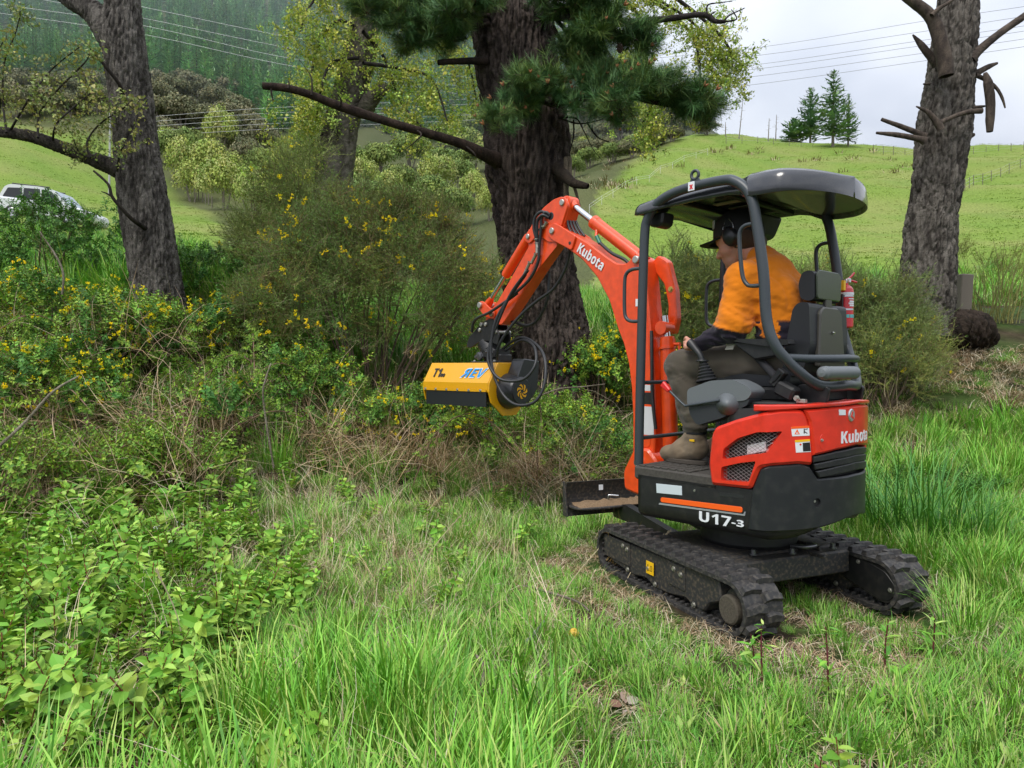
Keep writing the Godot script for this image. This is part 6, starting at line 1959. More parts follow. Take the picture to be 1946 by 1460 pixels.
	for a in [[[1345, 32, 8.2], [1345, 10, 8.2], [1370, 5, 8.2], [1392, 2, 8.2]], [[1375, 42, 8.2], [1385, 30, 8.2], [1405, 20, 8.2], [1416, 15, 8.2]], [[1378, 41, 8.2], [1400, 36, 8.2], [1390, 18, 8.2]], [[1362, 40, 8.2], [1352, 28, 8.2], [1360, 22, 8.2]], [[1062, 224, 8.4], [1100, 235, 8.3], [1140, 228, 8.2], [1160, 215, 8.2]], [[1062, 224, 8.4], [1095, 225, 8.3], [1110, 250, 8.3], [1128, 285, 8.3], [1146, 306, 8.3]], [[1090, 228, 8.4], [1090, 260, 8.4], [1082, 290, 8.4]], [[1115, 232, 8.3], [1135, 260, 8.3], [1158, 270, 8.3]], [[1190, 42, 8.2], [1205, 70, 8.2], [1215, 110, 8.2], [1220, 130, 8.2]]]:
		limb("twig", t, a, [.012, .009, .006, .004], Color(.06, .05, .045), Color(.03, .025, .022), "limb", 6, 24)
	# needle boughs
	sp = []
	var buds := []
	var nb := [[[[1050, 200], [1010, 190], [975, 205], [940, 235]], 8.5, 7.7, 1.0], [[[1050, 200], [1060, 165], [1020, 160], [985, 150]], 8.4, 7.8, 1.0], [[[1060, 195], [1120, 165], [1180, 160], [1240, 165]], 8.4, 7.8, 1.0], [[[1150, 180], [1220, 175], [1290, 170], [1335, 195]], 8.1, 7.9, 1.0], [[[1200, 185], [1270, 200], [1320, 205], [1338, 215]], 8.1, 8.0, 1.0], [[[1060, 200], [1100, 190], [1150, 195], [1180, 210]], 8.4, 7.8, 1.0], [[[1050, 150], [1100, 145], [1150, 140], [1190, 145]], 8.5, 8.1, .9],
		[[[940, 10], [880, -10], [800, 10], [730, 15], [695, 5]], 8.6, 8.0, .3], [[[930, 30], [870, 30], [800, 40], [740, 30]], 8.6, 8.0, .3], [[[930, 45], [870, 60], [810, 75], [780, 78]], 8.6, 8.2, .2], [[[900, -10], [820, -30], [760, -10], [710, -25]], 8.6, 8.0, .2], [[[960, -10], [930, 5], [890, 10], [860, 20]], 8.3, 7.9, .2],
		[[[1040, 20], [1075, 20], [1110, 0], [1140, -20]], 8.5, 8.0, .2], [[[1060, 40], [1090, 70], [1125, 70], [1145, 60]], 8.5, 8.0, .2], [[[1050, 50], [1080, 95], [1115, 105], [1130, 95]], 8.5, 8.2, .2], [[[1050, 5], [1100, 30], [1135, 35], [1150, 20]], 8.5, 8.0, .2], [[[1150, 42], [1170, 60], [1210, 75], [1225, 80]], 8.3, 8.2, .1], [[[1000, -20], [1040, -10], [1100, -30], [1140, -10]], 8.2, 8.0, .1]]
	for b in nb:
		var a := []
		for i in b[0].size(): a.append([b[0][i][0], b[0][i][1], lerpf(b[1], b[2], float(i) / (b[0].size() - 1))])
		limb("needle_bough", t, a, [.03, .022, .014, .008, .006], Color(.07, .05, .04), Color(.03, .024, .02), "limb", 8, 30)
		var w: Array = smooth_path(local(pixpath(a), base), 9)
		for i in range(6, w.size()):
			for rep in (1 + i % 2):
				var d: Vector3 = (w[i] - w[i - 2]).normalized() * .5 + rdir() * .8 + Vector3.UP * .45
				var o: Vector3 = w[i] + rdir() * .10
				var s := rr(.85, 1.35)
				sp.append(Transform3D(basis_y(d, rr(0, 6), s), o))
				for bb in 3: if rng.randf() < b[3] * .13: buds.append(Transform3D(basis_y(d + Vector3.UP * .8, 0, rr(.8, 1.4)), o + d.normalized() * .12 * s + rdir() * .09))
	sprays("needles", t, TW["pine"], leafmat("needle", .45, .4), sp, [W, Color(1.25, 1.1, .9), Color(.8, .95, 1.0)])
	var bm := MB.new()
	for k in 3: bm.lathe([Vector2(0, 0), Vector2(.008, .004), Vector2(.009, .02), Vector2(.004, .04), Vector2(0, .045)], Transform3D(Basis(Vector3.RIGHT, .5).rotated(Vector3.UP, k * 2.1), Vector3.ZERO), 6)
	var bs := PackedColorArray()
	for i in buds.size(): bs.append(tint(Color(.3, .13, .06), .25))
	bm.col = Color.WHITE
	scatter("cone_buds", bm.mesh(), leafmat("bud", .7, 0.0), buds, bs, t)
	for c in [[1178, 92, 8.2, .5], [1161, 116, 8.2, .2]]:
		var cone := MB.new()
		var co := at(c[0], c[1], c[2]) - base
		for k in 40:
			var y := k / 40.0
			var a := k * 2.4
			var rad := .032 * sin(PI * (.15 + .8 * y)) 
			cone.box(co + Vector3(cos(a) * rad, -.1 * y + .05, sin(a) * rad), Vector3(.02, .012, .02), .003, Basis(Vector3.UP, -a).rotated(Vector3.RIGHT, .3))
		cone.ball(co, Vector3(.026, .05, .026), 8, 10)
		obj("cone", cone, mat("cone brown", .1, .065, .045, .8), t)

	# --- bare-trunked pine on the right with broken stubs
	Z = 9.6
	base = at(1755, 600, Z)
	t = thing("snagged_tree", "tall bare pine trunk with snapped grey stubs at the right", "tree", Transform3D(Basis.IDENTITY, base))
	var rp := Color(.29, .26, .225); var rd2 := Color(.08, .07, .06)
	obj("trunk", trunk_mesh(local(pixpath([[1752, 640, Z], [1757, 590, Z], [1762, 520, Z], [1770, 420, Z], [1778, 370, Z], [1791, 263, Z], [1808, 131, Z], [1822, 0, Z], [1836, -150, Z]]), base), [.48, .37, .335, .315, .31, .32, .295, .26, .23], 160, 560, "ridge", rp, rd2), barkmat(), t)
	var z4 := func(x: float, y: float, z: float) -> Array: return [1340.0 + x / 3.041, y / 3.041, z]
	var sp4 := Color(.24, .19, .15); var sd4 := Color(.1, .08, .07)
	for a in [[[[1395, 440], [1380, 330], [1340, 170], [1290, 80], [1190, 0], [1120, -60]], [.085, .09, .085, .075, .065, .06], -.45], [[[1345, 370], [1310, 335], [1250, 260], [1200, 200]], [.07, .05, .042, .008], -.3], [[[1530, 350], [1580, 295], [1700, 195], [1843, 95], [1960, 10]], [.08, .058, .05, .044, .04], -.2], [[[1540, 440], [1590, 412], [1640, 385], [1690, 365]], [.06, .04, .034, .015], -.1], [[[1565, 435], [1620, 460], [1680, 505], [1715, 560], [1735, 625]], [.03, .026, .02, .018, .008], -.25], [[[1618, 420], [1635, 480], [1650, 590], [1648, 690], [1645, 762]], [.02, .055, .055, .05, .035], -.3], [[[1270, 790], [1235, 772], [1130, 730], [1020, 690]], [.06, .038, .034, .022], -.3], [[[1270, 815], [1235, 803], [1110, 780], [990, 768]], [.06, .04, .036, .015], -.4], [[[1365, 750], [1345, 715], [1290, 650], [1220, 615]], [.05, .045, .028, .008], -.5], [[[1360, 710], [1400, 690], [1500, 652], [1600, 640]], [.04, .026, .03, .035], -.45], [[[1500, 640], [1560, 622], [1630, 612]], [.04, .025, .008], -.2], [[[1500, 800], [1530, 787], [1556, 778]], [.05, .035, .02], -.1], [[[1300, 486], [1262, 486]], [.02, .01], -.2], [[[1310, 90], [1350, 50], [1400, 20], [1470, -30]], [.03, .025, .02, .018], -.55]]:
		var w := []
		for p in a[0]: w.append(z4.call(p[0], p[1], Z + a[2]))
		limb("stub", t, w, a[1], sp4, sd4, "limb", 16, 50)

# ---------------------------------------------------------------- shrubs on the bank
func shrub_templates() -> void:
	var bar := [Color(.18, .36, .045), Color(.25, .44, .06), Color(.35, .52, .09), Color(.11, .24, .04)]
	TW["bar"] = clumps([t_sprig(.24, 16, .042, .024, bar, Color(.16, .09, .05), 1.1), t_sprig(.2, 14, .038, .022, bar, Color(.16, .09, .05), 1.2), t_sprig(.28, 18, .04, .023, bar, Color(.16, .09, .05), 1.0)], 4, .12, .8, 4)
	var dk := [Color(.07, .18, .04), Color(.1, .24, .045), Color(.14, .3, .06)]
	TW["dark"] = clumps([t_sprig(.22, 15, .045, .03, dk, Color(.1, .06, .04), 1.1), t_sprig(.18, 14, .05, .032, dk, Color(.1, .06, .04), 1.1)], 4, .12, .8, 3)
	var gor := [Color(.12, .2, .05), Color(.17, .26, .07), Color(.085, .145, .04), Color(.2, .19, .085), Color(.14, .23, .06)]
	TW["gorse"] = clumps([t_spines(.3, 30, .03, gor, Color(.15, .11, .075)), t_spines(.34, 32, .03, gor, Color(.15, .11, .075)), t_spines(.26, 28, .028, gor, Color(.15, .11, .075))], 5, .14, .9, 4)
	var brm := [Color(.17, .23, .075), Color(.22, .28, .09), Color(.13, .18, .06), Color(.25, .24, .11)]
	TW["broom"] = clumps([t_spines(.42, 28, .045, brm, Color(.17, .18, .08)), t_spines(.36, 26, .04, brm, Color(.17, .18, .08))], 5, .14, .6, 3)
	var yel := [Color(.9, .77, .01), Color(.88, .7, .01), Color(.95, .85, .04)]
	TW["flow"] = clumps([t_flowers(9, .03, .017, yel), t_flowers(7, .026, .016, yel)], 3, .07, 2.0, 3)
	var strw := [Color(.42, .33, .2), Color(.36, .27, .16), Color(.5, .42, .28), Color(.25, .17, .1)]
	TW["cane"] = [] 
	for k in 2: TW["cane"].append( t_straw(26, .25, .4, 1.0, .3, 1.4, strw, .006))

# ell: list of [dx, dy, dz, rx, ry, rz] lobes; density per square metre of shell
func shrub(called: String, label: String, category: String, group: String, base: Vector3, ell: Array, leafy: Array, n: int, cols: Array, scale: float, flowers := 0, stems := 9, canes := 0, up := .5, flowercol := Color(1, 1, 1)) -> Node3D:
	var t := thing(called, label, category, Transform3D(Basis.IDENTITY, base), group)
	var mb := MB.new()
	for i in stems:
		var e: Array = ell[rng.randi() % ell.size()]
		var top := Vector3(e[0] + rr(-.6, .6) * e[3], e[1] + rr(.2, .8) * e[4], e[2] + rr(-.6, .6) * e[5])
		var foot := Vector3(top.x * .3 + rr(-.1, .1), -.05, top.z * .3 + rr(-.1, .1))
		mb.tube(smooth_path([foot, foot.lerp(top, .5) + rdir() * .1, top], 4), [.016, .015, .014, .013, .012, .010, .008, .006, .005], 5, false)
	obj("stem", mb, mat("shrub stem", .14, .1, .07, .9), t).set_meta("kind", "stuff")
	var spots := []; var fl := []
	var tot := 0.0
	for e in ell: tot += e[3] * e[4] + e[4] * e[5] + e[3] * e[5]
	for e in ell:
		var m := int(n * .25 * (e[3] * e[4] + e[4] * e[5] + e[3] * e[5]) / tot)
		for i in m:
			var q := rdir()
			if q.y < -.35: q.y = -q.y
			if q.z < -.35 and rng.randf() < .55: continue        # thinner on the shaded far side
			var dep := 1.0 - pow(rng.randf(), 2.6) * .42
			var bump := 1.0 + .22 * nz.get_noise_3d(q.x * 160 + e[0] * 90, q.y * 160, q.z * 160 + base.x * 50)
			var p := Vector3(e[0], e[1], e[2]) + q * Vector3(e[3], e[4], e[5]) * dep * bump
			if p.y < -.1: p.y = rr(0, .15)
			var d := q * .8 + Vector3.UP * up + rdir() * .7
			spots.append(Transform3D(basis_y(d, rr(0, 6), scale * rr(.7, 1.25)), p))
			if flowers > 0 and rng.randf() < (1.1 if called.begins_with("barberry") else .8) * flowers / n:
				var clump := nz2.get_noise_3d(p.x * 190 + base.x * 77, p.y * 190, p.z * 190)
				if clump > -.12:
					for k in 2: fl.append(Transform3D(basis_y(rdir(), 0, rr(.5, 1.0)), Vector3(e[0], e[1], e[2]) + (p - Vector3(e[0], e[1], e[2])) / dep + q * rr(.1, .24) + rdir() * .12))
	var ms := []
	for k in leafy: ms.append_array(TW[k])
	sprays("foliage", t, ms, leafmat("leaf", .5, .55), spots, cols)
	if fl.size():
		var fc := [flowercol, flowercol * Color(1, .95, .9)]
		sprays("flowers", t, TW["flow"], leafmat("petal", .6, .5), fl, fc)
	if canes:
		var cs := []
		for i in canes:
			var e: Array = ell[rng.randi() % ell.size()]
			cs.append(Transform3D(basis_y(Vector3.UP + rdir() * .6, rr(0, 6), rr(.5, 1.0)), Vector3(e[0] + rr(-1, 1) * e[3], maxf(0, e[1] - e[4] * rr(.3, .9)), e[2] + rr(.2, 1.0) * e[5])))
		sprays("dead_canes", t, TW["cane"], leafmat("straw", .8, .15), cs, [Color(1, 1, 1), Color(.8, .75, .7)])
	return t

func ground_at(px: float, z: float) -> Vector3:
	var x := (px - 973.0) / FPX * z
	return Vector3(x, H(x, -z), -z)

func shrubs() -> void:
	var G := [Color(1, 1, 1), Color(1.15, 1.08, .9), Color(.85, .95, .9)]
	var GB := "scrub on the bank"
	# great gorse bush
	shrub("gorse_bush", "huge olive gorse bush speckled with yellow flowers left of the pine", "bush", "", ground_at(705, 8.7), [[0, .9, 0, 1.05, 1.1, .9], [-.75, .75, .1, .85, .85, .8], [.75, .8, .1, .8, 1.0, .8], [-.1, 1.65, -.1, .75, .65, .6], [.55, 1.5, -.1, .6, .7, .55], [-.65, 1.45, -.1, .6, .6, .5], [-1.2, .5, .2, .5, .7, .5], [1.15, .7, .2, .4, .7, .45]], ["gorse"], 3600, [Color(1.3, 1.5, 1.2), Color(1.5, 1.5, 1.1), Color(1.1, 1.35, 1.1), Color(1.5, 1.35, 1.05)], 1.0, 900, 30, 8, .5, Color(1, .95, 1))
	# wispy upper sprays of the gorse and a second bush
	shrub("gorse_bush", "thin wispy gorse sprays rising above the left side of the big gorse", "bush", "", ground_at(560, 9.6), [[0, .9, 0, .6, 1.0, .5], [.1, 1.7, 0, .45, .75, .4], [-.3, 1.2, 0, .4, .6, .4]], ["gorse", "broom"], 850, [Color(1.3, 1.4, 1.0), Color(1.1, 1.2, .9)], 1.05, 90, 12, 0, .7)
	var B := ["bar"]
	var list := [
		["barberry_shrub", "yellow-flowered barberry filling the left edge below the parked car", 40, 7.6, 1.0, 1.15, .8, B, 900, 420],
		["barberry_shrub", "barberry with long flower sprays just right of the left-edge barberry", 190, 7.4, .7, .95, .6, B, 620, 240],
		["bramble_mound", "dark green bramble mound behind the barberry and below the car", 85, 10.0, 1.5, 1.58, .8, ["dark"], 900, 0],
		["leafy_shrub", "bright green shrub hiding the foot of the leaning grey tree", 275, 7.9, .55, .62, .5, B, 520, 10],
		["barberry_shrub", "low flowering barberry in front of the left-edge barberry", 110, 6.5, .6, .8, .5, B, 560, 180],
		["barberry_shrub", "yellow-flowered shrub right of the leaning grey tree's foot", 440, 8.3, .75, .7, .6, B, 620, 260],
		["bramble_mound", "dark green bramble between the leaning grey tree and the gorse", 390, 9.6, .9, .8, .6, ["dark"], 600, 0],
		["leafy_shrub", "bright leafy shrub below the left half of the gorse", 575, 7.5, .6, .62, .5, B, 480, 60],
		["leafy_shrub", "low green shrub in front of the bank left of the flail head", 400, 6.6, .5, .6, .45, B, 420, 40],
		["barberry_shrub", "flowering barberry between the gorse and the flail head", 690, 7.2, .6, .5, .5, B, 420, 110],
		["leafy_shrub", "green shrub right behind the yellow flail head", 840, 7.6, .7, .62, .5, B, 520, 50],
		["leafy_shrub", "green shrub at the foot of the pine behind the hoses", 1050, 7.7, .55, .62, .5, B, 430, 20],
		["leafy_shrub", "straggling shrub between the flail head and the boom", 1130, 7.2, .55, .5, .5, B, 400, 45],
		["barberry_shrub", "yellow flowers beside the pine trunk behind the boom", 1145, 8.6, .5, 1.0, .5, B, 480, 230],
		["leafy_shrub", "small green shrub at the left end of the dozer blade", 1090, 6.9, .4, .3, .4, B, 220, 10],
		["barberry_shrub", "yellow-flowered bush seen between the boom and the operator", 1330, 7.9, .6, 1.05, .6, B, 680, 420],
		["leafy_shrub", "green shrub in the lower left scrub beside a pale dead stem", 270, 5.9, .65, .45, .5, B, 480, 10],
		["leafy_shrub", "leafy shrub at the far left below the flowering barberry", 20, 5.5, .7, .5, .6, B, 520, 10]]
	for s in list:
		var ell := [[0, s[5] * .35, 0, s[4] * .6, s[5] * .45, s[6] * .6]]
		for k in 9:
			var q := Vector2.from_angle(rr(0, TAU)) * sqrt(rng.randf())
			ell.append([q.x * s[4] * .85, s[5] * rr(.2, .8) * (1.0 - .4 * q.length()), q.y * s[6] * .7, s[4] * rr(.2, .42), s[5] * rr(.18, .4), s[6] * rr(.25, .45)])
		shrub(s[0], s[1], "shrub", GB, ground_at(s[2], s[3]), ell, s[7] + (["dark"] if s[7] == B and rng.randf() < .6 else []), int(s[8] * 1.15), G, 1.0, s[9], 10, 16 if s[3] < 7.5 else 5)
	# dry tangles of dead bracken on the face of the bank
	for s in [["dry brown tangle on the bank below the gorse bush", 600, 6.9, .8, .45], ["dry brown tangle left of the flail head", 740, 6.8, .7, .4], ["dry brown tangle under the right end of the flail head", 960, 6.9, .8, .5], ["dry brown tangle between the flail head and the blade", 1090, 6.9, .6, .4], ["dry brown tangle in the left scrub below the bright shrub", 320, 6.6, .7, .45], ["dry brown tangle in the scrub right of the pale dead stem", 200, 6.0, .6, .35], ["reddish-brown dead brush under the gorse beside the flail head", 800, 7.6, .7, .6]]:
		var t := thing("dead_brush", s[0], "brush", Transform3D(Basis.IDENTITY, ground_at(s[1], s[2])), "dead brush on the bank")
		var cs := []
		for i in 34:
			cs.append(Transform3D(basis_y(Vector3.UP + rdir() * .9, rr(0, 6), rr(.45, .85)), Vector3(rr(-1, 1) * s[3], rr(0, .5) * s[4] - .05, rr(-.4, .4))))
		sprays("canes", t, TW["cane"], leafmat("straw", .8, .15), cs, [Color(1, .95, .9), Color(.75, .62, .52), Color(1.1, 1.05, 1)])
	# long arching bramble canes thrown over the scrub
	for i in 16:
		var px: float = [60, 150, 240, 330, 420, 480, 540, 610, 660, 760, 820, 1010, 1080, 1150, 200, 380][i] + rr(-15, 15)
		var o := ground_at(px, rr(6.2, 7.6))
		var t := thing("bramble_cane", "arching bramble cane over the bank scrub, %s from the left" % ORD[[0, 1, 3, 4, 6, 7, 8, 9, 10, 11, 12, 13, 14, 15, 2, 5][i]], "bramble", Transform3D(Basis.IDENTITY, o), "arching bramble canes")
		var d := Vector3(rr(-1, 1), 0, rr(-.4, .6)).normalized()
		var l := rr(.7, 1.3); var hh := rr(.5, .95)
		var pts := smooth_path([Vector3.ZERO, d * l * .25 + Vector3.UP * hh * .75, d * l * .6 + Vector3.UP * hh, d * l + Vector3.UP * hh * .6], 6)
		var mb2 := MB.new(); mb2.tube(pts, .005, 5, false); obj("cane", mb2, mat("cane red brown", .2, .12, .08, .8), t)
		var sp2 := []
		for k in range(4, pts.size()): sp2.append(Transform3D(basis_y(rdir() + Vector3.UP * .5, rr(0, 6), rr(.35, .6)), pts[k]))
		sprays("leaves", t, TW["bar"], leafmat("leaf", .5, .55), sp2, G)
	# broom behind the excavator
	var BR := ["broom", "broom", "gorse"]
	for s in [["tall broom bush seen between the canopy posts", 1420, 9.0, .8, 1.6, 1000, 90], ["broom bush with yellow tips left of the operator's cap", 1310, 9.3, .6, 1.75, 800, 120], ["broom bush with brown-yellow flower spikes behind the seat", 1530, 8.9, .75, 1.55, 950, 150], ["yellowish gorse bush right of the fire extinguisher", 1640, 8.9, .65, 1.3, 900, 200], ["low brown gorse at the foot of the snagged tree", 1680, 8.4, .45, .7, 420, 60], ["broom seen just right of the boom", 1265, 9.0, .4, 1.5, 420, 60], ["low broom between the tall broom and the operator's back", 1470, 8.3, .6, .9, 520, 60]]:
		var rx: float = s[3]; var hh: float = s[4]
		shrub("broom_bush", s[0], "bush", "broom behind the excavator", ground_at(s[1], s[2]), [[0, hh * .4, 0, rx, hh * .5, .5], [-rx * .4, hh * .65, 0, rx * .5, hh * .4, .4], [rx * .4, hh * .6, 0, rx * .5, hh * .42, .4]], BR, s[5], [Color(1.15, 1.25, 1.1), Color(1.4, 1.35, 1.0), Color(1.0, 1.15, 1.0)], .95, s[6], 12, 3, 1.0)
	# thin leafless willow stems at the right
	var t := thing("willow_clump", "clump of thin upright reddish-green stems right of the snagged tree", "shrub", Transform3D(Basis.IDENTITY, ground_at(1880, 10.5)))
	var mb := MB.new()
	for i in 70:
		var x := rr(-.5, .6); var l := rr(.5, 1.25)
		mb.col = tint(Color(.22, .22, .07), .3)
		mb.tube(smooth_path([Vector3(x * .6, -.05, rr(-.2, .2)), Vector3(x * .8, l * .5, rr(-.2, .2)), Vector3(x * 1.3 + rr(-.15, .15), l, rr(-.2, .2))], 3), [.006, .006, .005, .005, .004, .003, .002], 4, false)
	obj("stems", mb, leafmat("stemcol", .7, 0.0), t).set_meta("kind", "stuff")
	var sp := []
	for i in 30: sp.append(Transform3D(basis_y(Vector3.UP + rdir() * .6, rr(0, 6), rr(.4, .8)), Vector3(rr(-.6, .7), rr(.1, 1.0), rr(-.2, .2))))
	sprays("foliage", t, TW["broom"], leafmat("leaf", .5, .55), sp, [Color(1.4, 1.3, .9)])
	# a bare pale dead stem leaning in the scrub at the left, another across the bank
	for a in [["long pale dead stem leaning across the lower left scrub", [[-10, 855, 5.2], [45, 805, 5.3], [100, 745, 5.4], [150, 715, 5.5]], [.012, .011, .009, .006]], ["bare forked dead twig standing among the flowering barberry", [[118, 560, 6.9], [120, 520, 6.9], [105, 485, 6.9], [75, 440, 6.9]], [.011, .01, .008, .004]], ["dead bramble cane arching over the bank below the gorse", [[520, 890, 6.0], [500, 760, 6.0], [505, 720, 6.0], [515, 690, 6.1]], [.008, .007, .006, .004]], ["bent pale twig on the bank behind the flail head", [[1010, 760, 6.9], [1060, 740, 6.9], [1110, 735, 6.9], [1150, 730, 6.9]], [.009, .008, .007, .004]]]:
		var w := pixpath(a[1])
		var o: Vector3 = w[0]
		var d := thing("dead_cane", a[0], "stem", Transform3D(Basis.IDENTITY, o))
		obj("stem", trunk_mesh(local(w, o), a[2], 7, 40, "limb", Color(.5, .44, .34), Color(.28, .24, .18)), barkmat(), d)

# ---------------------------------------------------------------- grass, weeds and litter
func in_track(x: float, Z: float) -> bool:
	# footprint of the two tracks on the ground
	var d := Vector2(x - 1.43, Z - 4.28)
	var b := deg_to_rad(22.0)
	var f := d.dot(Vector2(-sin(b), cos(b))); var r := d.dot(Vector2(cos(b), sin(b)))
	return absf(absf(r) - .505) < .14 and f > -.78 and f < .82

func track_gap(x: float, Z: float) -> float:
	# metres from the nearer track's footprint
	var d := Vector2(x - 1.43, Z - 4.28)
	var b := deg_to_rad(22.0)
	var f := d.dot(Vector2(-sin(b), cos(b))); var r := d.dot(Vector2(cos(b), sin(b)))
	return Vector2(maxf(0.0, absf(absf(r) - .505) - .12), maxf(0.0, absf(f - .02) - .78)).length()

func ground_cover() -> void:
	var g1 := [Color(.15, .38, .045), Color(.2, .45, .055), Color(.28, .5, .08), Color(.11, .29, .04), Color(.37, .5, .13)]
	var gm := [Color(.16, .38, .05), Color(.24, .46, .07), Color(.12, .3, .045), Color(.46, .39, .22), Color(.34, .46, .13)]
	var gd := [Color(.07, .22, .045), Color(.1, .28, .055), Color(.055, .17, .04), Color(.14, .32, .065)]
	var st := [Color(.52, .42, .26), Color(.45, .35, .21), Color(.6, .52, .36), Color(.36, .27, .16)]
	var lf := [Color(.17, .38, .045), Color(.24, .46, .06), Color(.12, .28, .04), Color(.32, .52, .09), Color(.27, .42, .055)]
	var T := {
		"short": [t_grass(34, .075, .04, .13, .003, .0055, .9, g1), t_grass(34, .08, .05, .15, .003, .0055, 1.1, gm), t_grass(30, .07, .04, .1, .003, .005, 1.0, gm)],
		"mid": [t_grass(26, .09, .09, .22, .004, .0065, .8, g1, .9), t_grass(28, .09, .09, .2, .0035, .006, .9, gm, .9)],
		"tall": [t_grass(22, .085, .22, .45, .006, .0105, .5, g1, .9, 4), t_grass(22, .09, .2, .42, .005, .009, .6, g1, 1.2, 4)],
		"dark": [t_grass(44, .11, .25, .5, .006, .01, .7, gd, 1.3, 4), t_grass(44, .11, .22, .45, .006, .01, .8, gd, 1.4, 4)],
		"straw": [t_straw(16, .1, .1, .34, .2, 1.2, st, .0028), t_straw(18, .13, .08, .26, .5, 1.6, st, .0028), t_straw(7, .08, .2, .48, .0, .9, st, .0026)],
		"mat": [t_straw(34, .12, .06, .2, 1.0, 1.7, st), t_straw(30, .12, .05, .16, 1.0, 1.7, [Color(.2, .11, .06), Color(.3, .2, .12), Color(.4, .3, .18)])],
		"leafy": [t_sprig(.16, 18, .052, .029, lf, Color(.18, .07, .04), 1.0), t_sprig(.21, 20, .056, .031, lf, Color(.2, .08, .04), .9), t_sprig(.12, 17, .044, .027, lf, Color(.14, .1, .04), 1.2)],
		"low": [t_rosette(9, .04, .08, .034, lf), t_rosette(12, .03, .06, .026, lf, .9), t_rosette(7, .05, .1, .03, g1, .7)],
		"dead": [t_rosette(5, .03, .06, .035, [Color(.3, .2, .15), Color(.24, .13, .09), Color(.4, .32, .27)], .15), t_rosette(7, .02, .05, .02, [Color(.26, .12, .07), Color(.32, .18, .1), Color(.2, .11, .07)], .3)]}
	for k in T:
		if k in ["dead", "low", "dark"]: continue
		T[k] = clumps(T[k], {"leafy": 4}.get(k, 4), .085, .3, 4, .8, 1.2, 0.0)
	var S := {}
	for k in T:
		S[k] = []
		for m in T[k]: S[k].append([[], PackedColorArray()])
	var put := func(kind: String, x: float, z: float, sc: float, c: Color, lean: float) -> void:
		var v: Array = S[kind][rng.randi() % S[kind].size()]
		var y := H(x, z)
		v[0].append(Transform3D(basis_y(Vector3.UP + rdir() * lean, rr(0, TAU), sc), Vector3(x, y, z)))
		v[1].append(c)
	var cell := .092
	var Z := 1.5
	while Z < 9.6:
		var stepz := cell * (1.0 if Z < 6.0 else 1.35)
		var wx := .78 * Z + .6
		var x := -wx
		while x < wx:
			x += stepz
			var jx := x + rr(-.5, .5) * stepz; var jz := Z + rr(-.5, .5) * stepz
			if in_track(jx, jz): continue
			var px := 973.0 + FPX * jx / jz
			var a := nz.get_noise_2d(jx * 55.0, jz * 55.0)            # patches of about a metre
			var b := nz.get_noise_2d(jx * 150.0 + 400.0, jz * 150.0)  # smaller tufts
			var u := rng.randf()
			var c := tint(Color(1, 1, 1), .14)
			var leftness := smoothstep(620.0, 330.0, px + a * 260.0)
			var tallz := smoothstep(3.3, 2.5, jz + absf(jx + .85) * 1.0 + a * .9)
			var strawz := exp(-pow((px - 700.0) / 330.0, 2)) * smoothstep(3.4, 4.4, jz) * smoothstep(8.2, 6.5, jz)
			strawz = clampf(strawz + a * .5, 0, 1)
			var right := smoothstep(1560.0, 1700.0, px) * smoothstep(3.6, 4.6, jz)
			var machine := Vector2(jx - 1.43, jz - 4.28).length() < 1.35
			var bare := smoothstep(.12, .42, b) * (1.0 - tallz)
			var gap := track_gap(jx, jz)
			if gap < .2:                 # trodden down beside the tracks
				if u < .5: put.call("mat", jx, -jz, rr(.5, .8), c, .1)
				elif u < .85: put.call("short", jx, -jz, rr(.3, .45), c, .5)
				continue
			if machine:
				if u < .55: put.call("short", jx, -jz, rr(.5, .9), c, .3)
				elif u < .9: put.call("mat", jx, -jz, rr(.6, 1.0), c, .1)
				continue
			if leftness > rng.randf() and jz > 2.0:
				if jz > 6.2:
					if u < .35: put.call("leafy", jx, -jz, rr(.8, 1.5), c, .4)
					elif u < .62: put.call("mat", jx, -jz, rr(1.0, 1.6), c, .3)
					elif u < .75: put.call("straw", jx, -jz, rr(.8, 1.5), c, .4)
					elif u < .88: put.call("mid", jx, -jz, rr(.8, 1.4), c, .3)
				else:
					var open := smoothstep(.15, .45, b)
					if u < .72 - .55 * open: put.call("leafy", jx, -jz, rr(.7, 1.3), c, .5)
					elif u < .76 - .3 * open: put.call("low", jx, -jz, rr(.8, 1.3), c, .3)
					elif u < .85: put.call("mat", jx, -jz, rr(.9, 1.5), c, .25)
					elif u < .93: put.call("straw", jx, -jz, rr(.7, 1.3), c, .6)
					elif u < .98: put.call("mid", jx, -jz, rr(.8, 1.4), c, .3)
				continue
			if tallz > rng.randf() * 1.1:
				if u < .52: put.call("tall", jx, -jz, rr(.75, 1.1), c, .25)
				elif u < .62: put.call("straw", jx, -jz, rr(.7, 1.2), c, .3)
				elif u < .8: put.call("mid", jx, -jz, rr(.8, 1.2), c, .3)
				else: put.call("mat", jx, -jz, rr(.8, 1.2), c, .2)
				continue
			if px > 1640.0 and jz > 8.0:      # bare earth and litter round the right-hand tree
				if u < .45: put.call("mat", jx, -jz, rr(.9, 1.4), c, .25)
				elif u < .6: put.call("short", jx, -jz, rr(.7, 1.1), c, .3)
				elif u < .68: put.call("straw", jx, -jz, rr(.6, .9), c, .5)
				continue
